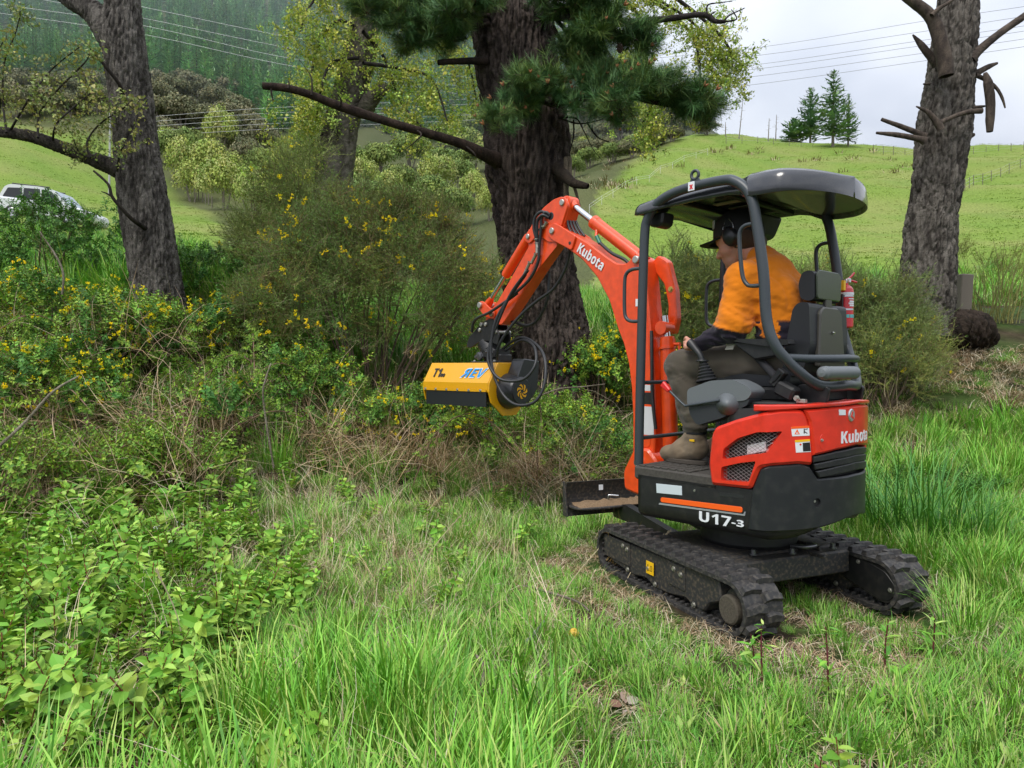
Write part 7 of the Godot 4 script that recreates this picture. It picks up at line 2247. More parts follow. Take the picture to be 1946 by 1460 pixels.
			if right > rng.randf():
				if jz > 7.4 and px < 1800.0 and u < .3: put.call("straw", jx, -jz, rr(.8, 1.3), c, .5)
				elif u < .45: put.call("mid", jx, -jz, rr(.9, 1.5), c, .3)
				elif u < .62: put.call("tall", jx, -jz, rr(.6, .9), c, .3)
				elif u < .72: put.call("low", jx, -jz, rr(1.0, 1.6), c, .3)
				else: put.call("short", jx, -jz, rr(1.0, 1.5), c, .3)
				continue
			if strawz > rng.randf() * 1.15:
				if u < .30: put.call("straw", jx, -jz, rr(.6, 1.1), c, .5)
				elif u < .46: put.call("mat", jx, -jz, rr(.8, 1.3), c, .2)
				elif u < .76: put.call("mid", jx, -jz, rr(.7, 1.15), c, .3)
				elif u < .86: put.call("leafy", jx, -jz, rr(.6, 1.1), c, .4)
				else: put.call("short", jx, -jz, rr(.9, 1.3), c, .3)
				continue
			# ordinary rough turf
			if bare > rng.randf() * .9:
				if u < .4: put.call("mat", jx, -jz, rr(.7, 1.1), c, .15)
				elif u < .56: put.call("dead", jx, -jz, rr(.9, 1.7), c, .3)
				elif u < .7: put.call("short", jx, -jz, rr(.6, .9), c, .3)
				continue
			if u < .66: put.call("short", jx, -jz, rr(.7, 1.2) * (1.0 + .5 * maxf(0, a)), c, .3)
			elif u < .75: put.call("mid", jx, -jz, rr(.4, .75) * (1.0 + .9 * maxf(0, b)), c, .3)
			elif u < .86: put.call("low", jx, -jz, rr(.6, 1.1), c, .3)
			elif u < .93: put.call("mat", jx, -jz, rr(.6, 1.0), c, .15)
			elif u < .95: put.call("dead", jx, -jz, rr(.7, 1.2), c, .4)
		Z += stepz
	# beyond the bank: rough grass to where the pasture begins
	for i in 5000:
		var zz := 9.4 + 22.0 * pow(rng.randf(), 1.7)
		var xx := rr(-1, 1) * (.8 * zz + 1.0)
		var px := 973.0 + FPX * xx / zz
		if px > 1620.0 and zz < 13.5: continue
		var kind: String = ["mid", "tall", "straw", "mid", "dark"][rng.randi() % 5]
		put.call(kind, xx, -zz, rr(1.0, 1.9), tint(Color(1, 1, 1), .2), .3)
	var nm := {"short": "short_grass", "mid": "rough_grass", "tall": "tall_grass", "dark": "coarse_grass", "straw": "dry_grass", "mat": "dead_thatch", "leafy": "leafy_weeds", "low": "clover", "dead": "fallen_leaves"}
	var lb := {"short": "short green turf around the excavator", "mid": "rough knee-high green grass", "tall": "tall bright grass in the foreground", "dark": "coarse dark grass beyond the bank", "straw": "standing dry straw-coloured grass", "mat": "flattened dead thatch on the ground", "leafy": "leafy green weeds covering the left foreground", "low": "low clover and rosette weeds in the turf", "dead": "dead brown leaves lying in the turf"}
	var ct := {"short": "grass", "mid": "grass", "tall": "grass", "dark": "grass", "straw": "dry grass", "mat": "thatch", "leafy": "weeds", "low": "clover", "dead": "leaves"}
	for k in S:
		var m: Material = leafmat("straw", .8, .15) if k in ["straw", "mat", "dead"] else leafmat("leaf", .5, .55)
		for i in S[k].size():
			if S[k][i][0].size():
				var o := scatter(nm[k], T[k][i], m, S[k][i][0], S[k][i][1])
				tag(o, lb[k], ct[k])
	tufts(gd, g1, st)

func tufts(gd: Array, g1: Array, st: Array) -> void:
	var lm := leafmat("leaf", .5, .55)
	# arching tussocks that stand out from the turf
	var big := t_grass(210, .2, .28, .58, .005, .009, .9, gd, 1.5, 4)
	var lit := t_grass(150, .14, .2, .45, .005, .008, .8, g1, 1.4, 4)
	for a in [["large dark green arching tussock right behind the tracks", 1745, 5.3, 1.6, big], ["dark tussock at the far right of the big tussock", 1850, 5.1, 1.15, big], ["dark arching tussock between the excavator tail and the big tussock", 1668, 5.6, 1.15, big], ["pale green tussock on the bank right of the excavator tail", 1740, 6.9, 1.2, lit], ["bright grass tuft at the far right edge of the bank", 1900, 6.6, 1.2, lit], ["green grass tuft at the edge of the scrub below the gorse", 520, 6.4, 1.2, lit], ["grass tuft under the flail head", 710, 6.6, 1.1, lit], ["grass tuft in the left scrub beside a straw stem", 180, 5.6, 1.0, lit], ["bright grass clump right of the near track's end", 1840, 3.6, .85, lit]]:
		var p := ground_at(a[1], a[2])
		var o := obj("grass_tussock", a[4], lm, null, Transform3D(Basis(Vector3.UP, rr(0, 6)).scaled(Vector3.ONE * a[3]), p))
		tag(o, a[0], "tussock", "grass tussocks")
	# dense low herb on the bank
	var herb := thing("herb_patch", "dense dark green herb mound on the bank at the right", "herb", Transform3D(Basis.IDENTITY, ground_at(1790, 6.6)))
	var sp := []
	for i in 80:
		var q := Vector2.from_angle(rr(0, TAU)) * sqrt(rng.randf()) * .5
		sp.append(Transform3D(basis_y(Vector3.UP + rdir() * .4, rr(0, 6), rr(.5, .8)), Vector3(q.x * 1.2, .12 * (1.0 - q.length_squared() * 3.0) + rr(-.05, .05), q.y)))
	sprays("foliage", herb, TW["dark"], lm, sp, [Color(1.2, 1.2, 1), Color(.9, 1, .9)])
	# golden dead tuft bent over beside the front of the near track
	var dt := obj("dead_tuft", t_straw(240, .1, .25, .5, .5, 1.2, [Color(.42, .27, .1), Color(.5, .36, .16), Color(.3, .18, .07)], .0035), leafmat("straw", .8, .15), null, Transform3D(Basis(Vector3.UP, 1.9) * Basis(Vector3.RIGHT, .75), ground_at(1165, 4.75)))
	tag(dt, "golden dead grass tuft bent over by the front of the near track", "dead grass")
	# tall seed stalks
	for a in [[560, 4.9, .62, -.1, "tall pale seed stalk standing in the scrub gap left of centre"], [320, 6.3, .9, .05, "long straw stalk in front of the leaning grey tree's scrub"], [1050, 3.7, .42, .3, "dry seed stalk leaning right in front of the near track"], [350, 3.1, .5, -.15, "dry stalk rising from the tall foreground grass at the left"], [780, 4.2, .5, .4, "dry stalk slanting across the middle grass"], [1190, 4.4, .35, .35, "pale stalk leaning against the near track frame"]]:
		var mb := MB.new()
		var h: float = a[2]; var l: float = a[3]
		var pts := smooth_path([Vector3.ZERO, Vector3(l * .3, h * .5, 0), Vector3(l * .75, h * .95, .05)], 5)
		mb.tube(pts, .0028, 5, false)
		for k in 14:
			var p: Vector3 = pts[-1].lerp(pts[-4], rng.randf())
			leaf(mb, p, (Vector3(l, h, 0).normalized() + rdir() * .5).normalized(), Vector3.BACK, .022, .005)
		var o := obj("seed_stalk", mb, mat("stalk", .52, .43, .27, .8), null, Transform3D(Basis.IDENTITY, ground_at(a[0], a[1])))
		tag(o, a[4], "stalk", "dry seed stalks")
	# weeds with dark red stems in the right foreground
	for a in [[1455, 2.95, .28, "red-stemmed weed just below the near track's rear end"], [1580, 2.85, .3, "tallest red-stemmed weed in the right foreground"], [1690, 3.1, .24, "red-stemmed weed with dandelion leaves right of the tallest weed"], [1780, 3.25, .2, "short weed with a magenta stem in the right foreground"], [1435, 3.05, .2, "pale weed touching the rear of the near track"]]:
		var t := thing("red_stemmed_weed", a[3], "weed", Transform3D(Basis(Vector3.UP, rr(0, 6)), ground_at(a[0], a[1])), "red-stemmed weeds")
		var h: float = a[2]
		var mb := MB.new()
		var pts := [Vector3.ZERO, Vector3(.01, h * .5, 0), Vector3(.0, h, .01)]
		mb.tube(smooth_path(pts, 3), [.005, .005, .0045, .004, .0035, .003, .002], 6)
		obj("stem", mb, mat("red stem", .12, .018, .03, .5), t)
		mb = MB.new()
		for i in 22:
			mb.col = tint(g1[rng.randi() % g1.size()], .25)
			var k := pow(rng.randf(), 1.3)
			var az := rr(0, TAU)
			var d := Vector3(cos(az), rr(-.2, 1.1), sin(az)).normalized()
			leaf(mb, Vector3(0, h * (.1 + .9 * k), 0), d, (Vector3.UP + rdir() * .5).normalized(), rr(.035, .1) * (1.15 - .5 * k), rr(.014, .032) * (1.15 - .5 * k))
		obj("leaves", mb, lm, t).set_meta("kind", "stuff")
	# dandelion-like broad leaves
	for a in [[1668, 2.72, "pair of broad upright dock leaves in the right foreground"], [960, 2.45, "broad dock leaves at the bottom edge near the middle"], [1710, 3.0, "broad-leaved rosette beside the red-stemmed weeds"]]:
		var mb := MB.new()
		for i in 7:
			mb.col = tint(g1[1], .15)
			var az := i * 2.3
			var d := Vector3(cos(az) * .6, 1.0, sin(az) * .6).normalized()
			leaf(mb, Vector3.ZERO, d, Vector3(cos(az), -.5, sin(az)) * -1.0, rr(.08, .13), .03)
		tag(obj("dock_plant", mb, lm, null, Transform3D(Basis.IDENTITY, ground_at(a[0], a[1]))), a[2], "weed")
	# sticks, a fallen fruit, white flowers
	for a in [[[997, 1245, 3.35], [1018, 1228, 3.4], [1035, 1215, 3.45], .011, Color(.5, .48, .45), "short grey lichen-covered stick in the middle foreground grass"], [[1000, 1130, 3.9], [1090, 1165, 3.8], [1120, 1195, 3.7], .008, Color(.42, .36, .28), "curved brown twig lying in the grass left of the near track"], [[60, 1360, 2.9], [95, 1300, 3.0], [250, 1252, 3.3], .007, Color(.5, .46, .4), "pale twig lying in the weeds at the lower left"], [[915, 1330, 2.95], [920, 1300, 3.0], [905, 1285, 3.05], .01, Color(.45, .38, .3), "broken brown stalk upright in the bottom grass"]]:
		var w := []
		for k in 3:
			var q := hit(a[k][0], a[k][1]); w.append(q + Vector3(0, .05 + .02 * k, 0))
		var o: Vector3 = w[0]
		tag(obj("fallen_stick", trunk_mesh(local(w, o), [a[3], a[3] * .9, a[3] * .6], 8, 30, "limb", a[4], a[4] * Color(.6, .6, .6)), barkmat(), null, Transform3D(Basis.IDENTITY, o)), a[5], "stick", "fallen sticks")
	var fr := hit(1090, 1222)
	var mb := MB.new()
	mb.lathe([Vector2(0, 0), Vector2(.012, .002), Vector2(.024, .014), Vector2(.026, .026), Vector2(.018, .042), Vector2(.006, .047), Vector2(.002, .044), Vector2(0, .044)], Transform3D.IDENTITY, 14, true)
	mb.tube([Vector3(0, .043, 0), Vector3(.004, .056, .002)], .0015, 4)
	tag(obj("fallen_fruit", mb, mat("yellow fruit", .6, .38, .04, .5), null, Transform3D(Basis(Vector3.RIGHT, .5), fr + Vector3(0, .03, 0))), "small yellow fruit fallen in the grass left of the near track", "fruit")
	for a in [[293, 975, 4.6, "leftmost of three small white flower heads among the left weeds"], [322, 1005, 4.3, "lowest of three small white flower heads among the left weeds"], [338, 968, 4.65, "rightmost of three small white flower heads among the left weeds"]]:
		var t := ground_at(a[0], a[2])
		var fm := t_flowers(4, .022, .012, [Color(.6, .64, .6), Color(.65, .66, .62)])
		tag(obj("white_flower", fm, leafmat("petal", .6, .5), null, Transform3D(Basis.IDENTITY, t + Vector3(0, .25, 0))), a[3], "flower", "white flower heads")

# ---------------------------------------------------------------- hills beyond
const ORD := ["first", "second", "third", "fourth", "fifth", "sixth", "seventh", "eighth", "ninth", "tenth", "eleventh", "twelfth", "thirteenth", "fourteenth", "fifteenth", "sixteenth", "seventeenth", "eighteenth", "nineteenth", "twentieth", "twenty-first", "twenty-second", "twenty-third", "twenty-fourth", "twenty-fifth"]

func far_hills() -> void:
	var lm := leafmat("far leaf", .7, .25)
	# plantation on the far slope
	var pc := [Color(.22, .4, .19), Color(.28, .47, .23), Color(.17, .32, .15), Color(.34, .52, .26)]
	var trees := []
	for k in 4: trees.append(t_conifer(17, 8, .19, pc, .05, 2))
	var sp := [[], [], [], []]; var cs := [PackedColorArray(), PackedColorArray(), PackedColorArray(), PackedColorArray()]
	var edge := [[-400, 160], [0, 165], [300, 160], [450, 205], [540, 265], [900, 280], [1000, 250], [1150, 215], [1250, 195], [1330, 190]]
	var Z := 135.0
	while Z < 430.0:
		var stp := 4.2 + Z * .005
		var x := -.95 * Z
		while x < .28 * Z:
			x += stp
			var jx := x + rr(-.45, .45) * stp; var jz := Z + rr(-.45, .45) * stp
			var px := 973.0 + FPX * jx / jz
			var h := H(jx, -jz)
			var py := 695.0 - (h - EYE.y) / jz * FPX
			var e := 300.0
			for i in edge.size() - 1:
				if px >= edge[i][0] and px <= edge[i + 1][0]: e = lerpf(edge[i][1], edge[i + 1][1], (px - edge[i][0]) / float(edge[i + 1][0] - edge[i][0]))
			if px > 1330 or py > e + nz.get_noise_2d(jx * 2.0, jz * 2.0) * 30.0 or py < -180.0: continue
			var k := rng.randi() % 4
			var hh := rr(9.0, 14.5)
			sp[k].append(Transform3D(basis_y(Vector3.UP + rdir() * .04, rr(0, 6), hh), Vector3(jx, h - .5, -jz)))
			var lum := 1.0 + .35 * nz2.get_noise_2d(jx * 3.0, jz * 3.0)
			cs[k].append(tint(Color(lum, lum, lum), .16))
		Z += stp
	for k in 4:
		var o := scatter("pine_forest", trees[k], lm, sp[k], cs[k])
		tag(o, "dense pine plantation covering the far hillside", "forest")
	print("forest ", sp.map(func(a): return a.size()))
	# scrub trees: olive-brown crowns along the foot of the plantation
	var mc := [Color(.15, .155, .075), Color(.19, .185, .09), Color(.12, .135, .065), Color(.21, .2, .105)]
	var gc := [Color(.17, .24, .06), Color(.22, .3, .07), Color(.14, .2, .05)]
	var bc := [Color(.34, .4, .09), Color(.27, .36, .07), Color(.4, .43, .14)]
	var CR := {"m": [], "g": [], "b": []}
	for k in 3:
		CR["m"].append(t_crown(34, 130, .045, mc)); CR["g"].append(t_crown(30, 130, .045, gc)); CR["b"].append(t_crown(30, 120, .042, bc, 1.1))
	var tm := mat("far trunk", .2, .17, .14, .9)
	# each: kind, px, py of the foot, width in pixels, height in pixels
	var rows := {
		"m": [[1200, 300, 50, 30], [1235, 285, 50, 30], [1275, 270, 45, 26], [1110, 250, 60, 45], [1135, 225, 60, 45], [1175, 225, 60, 40], [1310, 232, 60, 26], [1345, 255, 45, 20], [1245, 215, 60, 35], [1280, 222, 50, 30], [75, 215, 70, 45], [30, 225, 70, 50], [130, 225, 60, 40], [185, 215, 60, 45], [120, 190, 70, 40], [50, 185, 70, 45], [170, 180, 60, 40], [300, 205, 60, 45], [330, 195, 60, 45], [370, 200, 70, 50], [415, 215, 60, 45], [300, 240, 70, 50], [345, 245, 80, 55], [395, 255, 70, 50], [440, 250, 70, 50], [475, 270, 60, 50], [310, 275, 60, 45], [455, 300, 60, 50], [350, 175, 60, 35], [300, 175, 50, 35], [430, 190, 60, 35], [10, 205, 60, 50], [470, 330, 60, 60], [500, 300, 60, 60], [450, 235, 60, 45], [1100, 285, 50, 35], [1140, 275, 55, 40], [1180, 265, 55, 40], [1225, 262, 50, 35], [1265, 258, 50, 35], [1300, 256, 45, 28], [1110, 310, 50, 40], [1150, 300, 50, 35], [1250, 235, 60, 35], [1290, 240, 60, 30], [1210, 235, 60, 40], [1330, 250, 50, 22], [1155, 245, 60, 45]],
		"g": [[540, 400, 70, 60], [590, 420, 70, 60], [650, 400, 80, 70], [700, 420, 80, 70], [770, 430, 80, 70], [860, 430, 70, 70], [880, 300, 60, 55], [840, 290, 60, 50], [780, 320, 70, 60], [720, 340, 70, 60], [660, 340, 70, 60], [900, 270, 60, 50], [610, 300, 70, 60], [500, 360, 70, 70], [325, 315, 60, 60], [360, 320, 60, 70], [1120, 320, 45, 35], [1165, 310, 50, 35], [1205, 290, 45, 30], [820, 400, 70, 60], [760, 380, 70, 60], [870, 360, 60, 55], [560, 330, 60, 60], [610, 360, 60, 60], [900, 330, 60, 50], [1090, 340, 40, 40], [840, 330, 60, 45]],
		"b": [[420, 300, 60, 75], [395, 355, 70, 70], [440, 365, 60, 60], [345, 350, 60, 70], [425, 400, 90, 75], [365, 385, 60, 60], [480, 420, 70, 80], [320, 300, 40, 45], [890, 300, 60, 40], [930, 420, 50, 50], [900, 400, 50, 60], [830, 370, 70, 60], [740, 390, 60, 50], [690, 370, 60, 55], [570, 370, 60, 55], [1110, 300, 40, 30]]}
	var words := {"m": ["olive-brown scrub tree", "manuka scrub at the foot of the plantation"], "g": ["green scrub tree", "green scrub in the valley"], "b": ["pale yellow-green willow", "pale willows in the gully"]}
	for kd in rows:
		for a in rows[kd]:
			var p := hit(a[0], a[1], 24.0)
			var d := -p.z
			var w: float = a[2] * d / FPX * .62; var hh: float = a[3] * d / FPX
			var where := "above the left pasture" if a[0] < 260 else ("in the scrub right of the leaning grey tree" if a[0] < 520 else ("behind the gorse bush" if a[0] < 960 else "on the slope right of the pine"))
			var nm: String = {"m": "scrub_tree", "g": "scrub_bush", "b": "willow_tree"}[kd]
			var mates := []
			for o in rows[kd]:
				var wo := "above the left pasture" if o[0] < 260 else ("in the scrub right of the leaning grey tree" if o[0] < 520 else ("behind the gorse bush" if o[0] < 960 else "on the slope right of the pine"))
				if wo == where: mates.append(o[0] + o[1] * .001)
			mates.sort()
			var rank: String = ORD[mates.find(a[0] + a[1] * .001)]
			var t := thing(nm, "%s %s, %s from the left" % [words[kd][0], where, rank], "tree", Transform3D(Basis(Vector3.UP, rr(0, 6)), p), words[kd][1] + " " + where)
			var mb := MB.new()
			for k in 5:
				var q := Vector3(rr(-.35, .35) * w, hh * .5, rr(-.35, .35) * w)
				mb.tube([Vector3(q.x * .3, -.3, q.z * .3), q], [w * .035, w * .02], 5, false)
			obj("trunk", mb, tm, t)
			obj("crown", CR[kd][rng.randi() % 3], lm, t, Transform3D(Basis.from_scale(Vector3(w, hh * .95, w)), Vector3(0, hh * .1, 0)))
	# two big conifers and a bushy one on the ridge
	var cc := [Color(.22, .34, .17), Color(.27, .4, .2), Color(.16, .27, .14)]
	for a in [[1540, 268, 110, .36, "left conifer of the pair on the ridge, slightly shorter"], [1583, 275, 152, .30, "tallest conifer on the ridge behind the canopy"], [1612, 274, 105, .22, "slender conifer leaning against the right of the tallest ridge conifer"], [1508, 268, 50, .7, "low bushy conifer at the left foot of the ridge pair"]]:
		var p := hit(a[0], a[1] + 4.0, 60.0)
		var hh: float = a[2] * -p.z / FPX
		var t := thing("ridge_conifer", a[4], "tree", Transform3D(Basis(Vector3.UP, rr(0, 6)), p), "conifers on the ridge")
		var full := t_conifer(19, 6, a[3], cc, .14, 5)
		obj("crown", full, lm, t, Transform3D(Basis.from_scale(Vector3.ONE * hh), Vector3(0, -.2, 0)))
		var mb := MB.new(); mb.tube([Vector3(0, -.5, 0), Vector3(0, hh * .5, 0)], [hh * .02, hh * .01], 7, false); obj("trunk", mb, tm, t)
	for a in [[1404, 262, 1412, 190, "tall bare dead trunk on the ridge left of the conifers"], [1460, 265, 1462, 225, "short bare dead trunk nearest the ridge conifers"], [1474, 264, 1476, 218, "bare dead trunk between two others on the ridge"], [1379, 256, 1379, 232, "tiny conifer on the skyline left of the dead trunks"]]:
		var p := hit(a[0], a[1] + 3.0, 60.0)
		var top := at(a[2], a[3], -p.z) - p
		var t := thing("bare_tree", a[4], "tree", Transform3D(Basis.IDENTITY, p), "bare trunks on the ridge")
		var mb := MB.new(); mb.tube([Vector3.DOWN * .4, top], [.11, .04], 6, false); obj("trunk", mb, mat("dead grey", .2, .18, .16, .9), t)
		mb = MB.new()
		for k in 12:
			var q := top * rr(.35, .95)
			mb.tube([q, q + Vector3(rr(-1, 1), rr(-.1, .35), rr(-.5, .5)) * rr(.3, .8)], [.03, .01], 4, false)
		obj("snags", mb, mats["dead grey"], t).set_meta("kind", "stuff")
	# rough tussocks and brown rushes dotted over the pasture
	var tuf := []; var tc := PackedColorArray()
	var tm2 := t_grass(9, .5, .25, .6, .05, .1, .8, [Color(1, 1, 1)], .8, 2)
	var tm3 := t_grass(16, .6, .08, .2, .05, .12, 1.2, [Color(1, 1, 1)], .8, 2)
	for i in 16000:
		var px := rr(1090, 2050) if rng.randf() < .72 else rr(-60, 440)
		var zz := 24.0 + 120.0 * rng.randf()
		if is_pasture(px, zz) < .5: continue
		var x := (px - 973.0) / FPX * zz
		tuf.append(Transform3D(basis_y(Vector3.UP, rr(0, 6), rr(.25, .7)), Vector3(x, H(x, -zz) - .03, -zz)))
		var b := .5 + .5 * nz2.get_noise_2d(x * 9.0 + 500.0, -zz * 9.0)
		tc.append(tint(Color(.27, .39, .065).lerp(Color(.36, .42, .12), smoothstep(.35, .75, b)), .2))
	var po := scatter("pasture_grass", tm3, lm, tuf, tc)
	tag(po, "rough tufts of grazed grass on the pasture hills", "grass")
	var rush := []; var rc := PackedColorArray()
	for i in 45:
		var c: Array = [[1430, 285, 90, 10], [1600, 300, 130, 18], [1160, 350, 40, 20], [1200, 320, 80, 18], [1480, 320, 150, 22], [1690, 320, 120, 20]][rng.randi() % 6]
		var p := hit(c[0] + rng.randfn() * c[2] * .5, c[1] + rng.randfn() * c[3] * .5, 40.0)
		for k in 3: rush.append(Transform3D(basis_y(Vector3.UP, rr(0, 6), rr(.9, 1.8)), p + Vector3(rr(-.8, .8), 0, rr(-.5, .5)))); rc.append(tint(Color(.32, .27, .16), .2))
	tag(scatter("brown_rushes", tm2, lm, rush, rc), "brown rush clumps scattered over the pasture hill", "rushes")
	# thin blue mist hanging over the far plantation
	var fog := FogVolume.new()
	fog.name = "valley_mist"
	fog.size = Vector3(520, 330, 330); fog.position = Vector3(-150, 130, -300)
	var fm := FogMaterial.new()
	fm.density = .001; fm.albedo = Color(.9, .96, 1.0)
	fog.material = fm
	fog.set_meta("kind", "stuff")
	add_child(fog)
	fences()
	wires()
	car()

func fences() -> void:
	var wood := mat("fence wood", .22, .19, .15, .9, 0, "grain", 6.0)
	# white tape fence running down the hill
	var lines := [["white tape fence slanting down the left shoulder of the hill", [[1345, 288], [1300, 302], [1255, 322], [1210, 345], [1165, 370], [1120, 400]], .02, .8, mat("white tape", .75, .76, .74, .6), 3], ["thin post and wire fence along the skyline ridge", [[1380, 266], [1440, 266], [1500, 270], [1545, 274]], .05, 1.1, wood, 3], ["wire fence on the skyline right of the ridge conifers", [[1660, 284], [1698, 287], [1740, 290], [1850, 287], [1898, 282], [1946, 277]], .06, 1.2, wood, 4], ["post and wire fence climbing the right-hand slope", [[1834, 358], [1850, 348], [1884, 338], [1918, 322], [1960, 305]], .05, 1.1, wood, 3]]
	for l in lines:
		var pts := []
		for p in l[1]: pts.append(hit(p[0], p[1] + 6.0, 26.0))
		var o: Vector3 = pts[0]
		var t := thing("wire_fence", l[0], "fence", Transform3D(Basis.IDENTITY, o))
		var wp := []
		for i in pts.size() - 1:
			for k in 2: wp.append(pts[i].lerp(pts[i + 1], k / 2.0))
		wp.append(pts[-1])
		for i in wp.size():
			wp[i].y = H(wp[i].x, wp[i].z)
			var mb := MB.new(); mb.tube([wp[i] - o + Vector3.DOWN * .3, wp[i] - o + Vector3.UP * l[3]], l[2] * .7, 6)
			obj("post", mb, l[4] if l[5] == 3 and l[0].begins_with("white") else wood, t)
		for k in (2 if l[0].begins_with("white") else 3):
			var mb := MB.new()
			var w := []
			for p in wp: w.append(p - o + Vector3.UP * l[3] * (.95 - .3 * k))
			mb.tube(w, .01, 4, false)
			obj("wire", mb, l[4] if l[0].begins_with("white") else mat("fence wire", .5, .5, .5, .5, .5), t)
	# grey fence along the left pasture edge
	for l in [["dark post fence along the right edge of the left pasture", [[330, 345], [355, 365], [385, 385], [410, 400]]]]:
		var pts := []
		for p in l[1]: pts.append(hit(p[0], p[1], 26.0))
		var o: Vector3 = pts[0]
		var t := thing("wire_fence", l[0], "fence", Transform3D(Basis.IDENTITY, o))
		for i in pts.size() - 1:
			for k in 4:
				var q: Vector3 = pts[i].lerp(pts[i + 1], k / 4.0); q.y = H(q.x, q.z)
				var mb := MB.new(); mb.tube([q - o + Vector3.DOWN * .3, q - o + Vector3.UP * 1.2], .06, 6); obj("post", mb, wood, t)
	# old wooden post and a rotting log at the right
	var pb := ground_at(1826, 10.2)
	var mb := MB.new()
	mb.prism(rounded(P2([-.09, -.08, .09, -.07, .08, .09, -.08, .08]), .02), Transform3D(Basis(Vector3.RIGHT, Vector3(0, 0, -1), Vector3.UP), Vector3.ZERO), -.3, .78, .012)
	tag(obj("wooden_post", mb, wood, null, Transform3D(Basis(Vector3.BACK, -.05), pb)), "short weathered wooden post behind the snagged tree", "post")
	var lg := ground_at(1840, 9.4)
	tag(obj("rotten_log", trunk_mesh([Vector3(-.36, .15, .1), Vector3(-.18, .26, .03), Vector3(.1, .25, 0), Vector3(.34, .12, -.05)], [.13, .27, .25, .11], 50, 70, "pine", Color(.1, .075, .06), Color(.03, .025, .02)), barkmat(), null, Transform3D(Basis.IDENTITY, lg)), "dark rotting log lying beside the snagged tree", "log")

func wires() -> void:
	var wm := mat("cable", .16, .16, .17, .5, .3)
	var wl := mat("cable pale", .5, .51, .52, .45, .5)
	var names := ["topmost", "second", "third", "fourth", "fifth", "lowest"]
	var sky := [[[180, 290], [1290, 118], [1843, 38]], [[180, 335], [1290, 178], [1843, 95]], [[120, 395], [1280, 230], [1843, 150]], [[120, 420], [1280, 260], [1843, 180]], [[60, 468], [1280, 305], [1843, 225]], [[60, 515], [1280, 350], [1843, 270]]]
	for i in 6:
		var w := []
		for p in sky[i]: w.append([1340.0 + p[0] / 3.041, p[1] / 3.041])
		var far := [w[0][0] - 420.0, w[0][1] + 420.0 * .09]
		_cable("%s power cable of the six crossing the sky at the right" % names[i], [[far[0], far[1], 120.0], [w[0][0], w[0][1], 105.0], [w[1][0], w[1][1], 90.0], [w[2][0], w[2][1], 84.0], [2350.0, w[2][1] - 62.0, 76.0]], .022, wm)
	var lf := [[[0, -45], [261, 11], [500, 61], [640, 85]], [[0, -15], [264, 33], [500, 82], [640, 106]], [[0, 8], [268, 48], [500, 101], [640, 125]], [[0, 25], [270, 65], [500, 115], [640, 140]]]
	for i in 4:
		var w := []
		for p in lf[i]: w.append([p[0], p[1], 118.0])
		w.append([1000.0, lf[i][3][1] + 60.0, 126.0])
		_cable("%s pale power cable slanting across the plantation at the left" % names[i], w, .03, wl)
	for i in 5:
		_cable("%s faint cable strung across the valley behind the gorse" % names[i], [[250.0, 225.0 + i * 9, 105.0], [480.0, 207.0 + i * 10, 105.0], [700.0, 197.0 + i * 10, 105.0], [940.0, 186.0 + i * 10, 105.0], [1100.0, 180.0 + i * 9, 105.0]], .02, wl)
	# utility pole with a fitting
	var p := hit(207, 372, 24.0)
	var t := thing("utility_pole", "slim pale utility pole half hidden by the leaning grey tree", "pole", Transform3D(Basis.IDENTITY, p))
	var top := at(209, 215, -p.z) - p
	var mb := MB.new(); mb.tube([Vector3.DOWN * .4, top], [.11, .085], 10); obj("shaft", mb, mat("pale concrete", .55, .55, .54, .8, 0, "grain", 2.0), t)
	mb = MB.new(); mb.box(top * .45 + Vector3(0, 0, .14), Vector3(.25, .5, .2), .03); obj("fitting", mb, mats["pale concrete"], t)

func _cable(label: String, pts: Array, r: float, m: Material) -> void:
	var w := pixpath(pts)
	var o: Vector3 = w[0]
	var mb := MB.new(); mb.tube(smooth_path(local(w, o), 8), r, 4, false)
	tag(obj("power_cable", mb, m, null, Transform3D(Basis.IDENTITY, o)), label, "cable", "power cables")

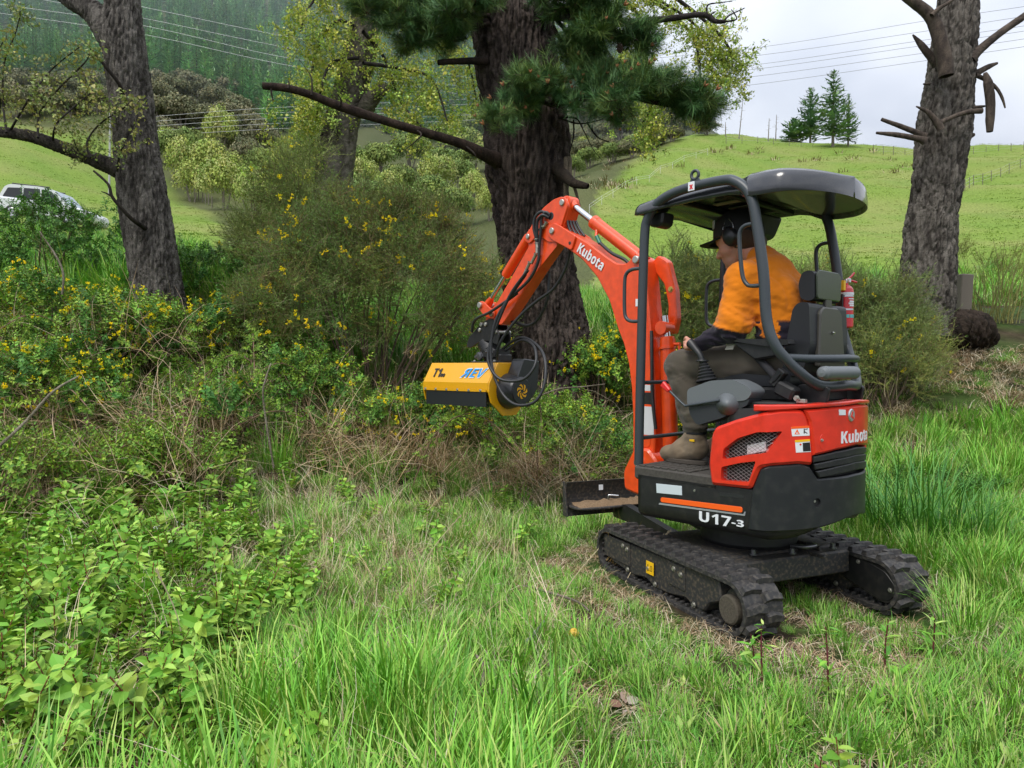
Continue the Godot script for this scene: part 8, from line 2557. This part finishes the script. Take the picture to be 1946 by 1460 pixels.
func car() -> void:
	var p := at(98, 432, 35.0)
	p.y = H(p.x, p.z) + .02
	var t := thing("parked_car", "silver-white station wagon parked behind the scrub at the far left", "car", Transform3D(Basis(Vector3.BACK, deg_to_rad(-7.0)), p))
	var paint := mat("car paint", .62, .64, .66, .3, 0, "", 1.0, 0, .6)
	var glass := mat("car glass", .02, .024, .028, .06, 0)
	var trim := mat("car trim", .02, .02, .022, .5)
	var lamp := mat("lamp lens", .6, .62, .62, .15)
	# body: lower shell and cabin, x forward
	var mb := MB.new()
	mb.prism(rounded(P2([-2.25, .35, 2.2, .3, 2.32, .5, 2.28, .72, 2.1, .86, 1.15, 1.0, .3, 1.03, -2.2, 1.03, -2.32, .8]), .1, 4), Transform3D.IDENTITY, -.88, .88, .07)
	obj("body", mb, paint, t)
	mb = MB.new()
	mb.prism(rounded(P2([-2.2, 1.0, -1.95, 1.55, -1.7, 1.68, -.3, 1.72, .35, 1.66, 1.15, 1.0]), .1, 4), Transform3D.IDENTITY, -.74, .74, .08)
	obj("cabin", mb, paint, t)
	for sd in [-1.0, 1.0]:
		for wn in [[-2.0, 1.06, -1.78, 1.5, -1.1, 1.56, -1.1, 1.06], [-1.02, 1.06, -1.02, 1.57, -.25, 1.6, -.2, 1.06], [-.12, 1.06, -.17, 1.6, .3, 1.56, .85, 1.06]]:
			mb = MB.new(); mb.prism(rounded(P2(wn), .04, 3), Transform3D.IDENTITY, .735 * sd, .752 * sd, .004); obj("side_window", mb, glass, t)
		mb = MB.new(); mb.tube([Vector3(-1.7, 1.74, .6 * sd), Vector3(.1, 1.76, .6 * sd)], .03, 8); obj("roof_rail", mb, trim, t)
		for x in [-1.4, 1.4]:
			mb = MB.new(); mb.lathe([Vector2(0, -.1), Vector2(.3, -.1), Vector2(.34, -.08), Vector2(.34, .08), Vector2(.3, .1), Vector2(0, .1)], Transform3D(Basis(Vector3.RIGHT, PI / 2), Vector3(x, .34, .8 * sd)), 20)
			var wh := obj("wheel", mb, trim, t)
			mb = MB.new(); mb.lathe([Vector2(0, -.105), Vector2(.2, -.105), Vector2(.21, -.1), Vector2(.21, .1), Vector2(.2, .105), Vector2(0, .105)], Transform3D(Basis(Vector3.RIGHT, PI / 2), Vector3(x, .34, .8 * sd)), 16); obj("rim", mb, mats["bright steel"], wh)
		mb = MB.new(); mb.box(Vector3(2.18, .72, .66 * sd), Vector3(.16, .14, .34), .04); obj("headlight", mb, lamp, t)
		mb = MB.new(); mb.box(Vector3(.75, 1.08, .93 * sd), Vector3(.14, .12, .16), .04); obj("door_mirror", mb, paint, t)
	mb = MB.new(); mb.fquad(Vector3(.42, 1.63, -.64), Vector3(.42, 1.63, .64), Vector3(1.14, 1.04, .68), Vector3(1.14, 1.04, -.68), Vector3(.6, .8, 0))
	obj("windscreen", mb, mat("windscreen", .3, .36, .42, .08), t)

func build_all() -> void:
	leaf_q = 0; make_templates(); shrub_templates(); leaf_q = 2
	near_trees(); print("trees ", Time.get_ticks_msec())
	excavator(); person(); fire_extinguisher(); print("excavator ", Time.get_ticks_msec())
	shrubs(); print("shrubs ", Time.get_ticks_msec())
	ground_cover(); print("cover ", Time.get_ticks_msec())
	far_hills(); print("far ", Time.get_ticks_msec())
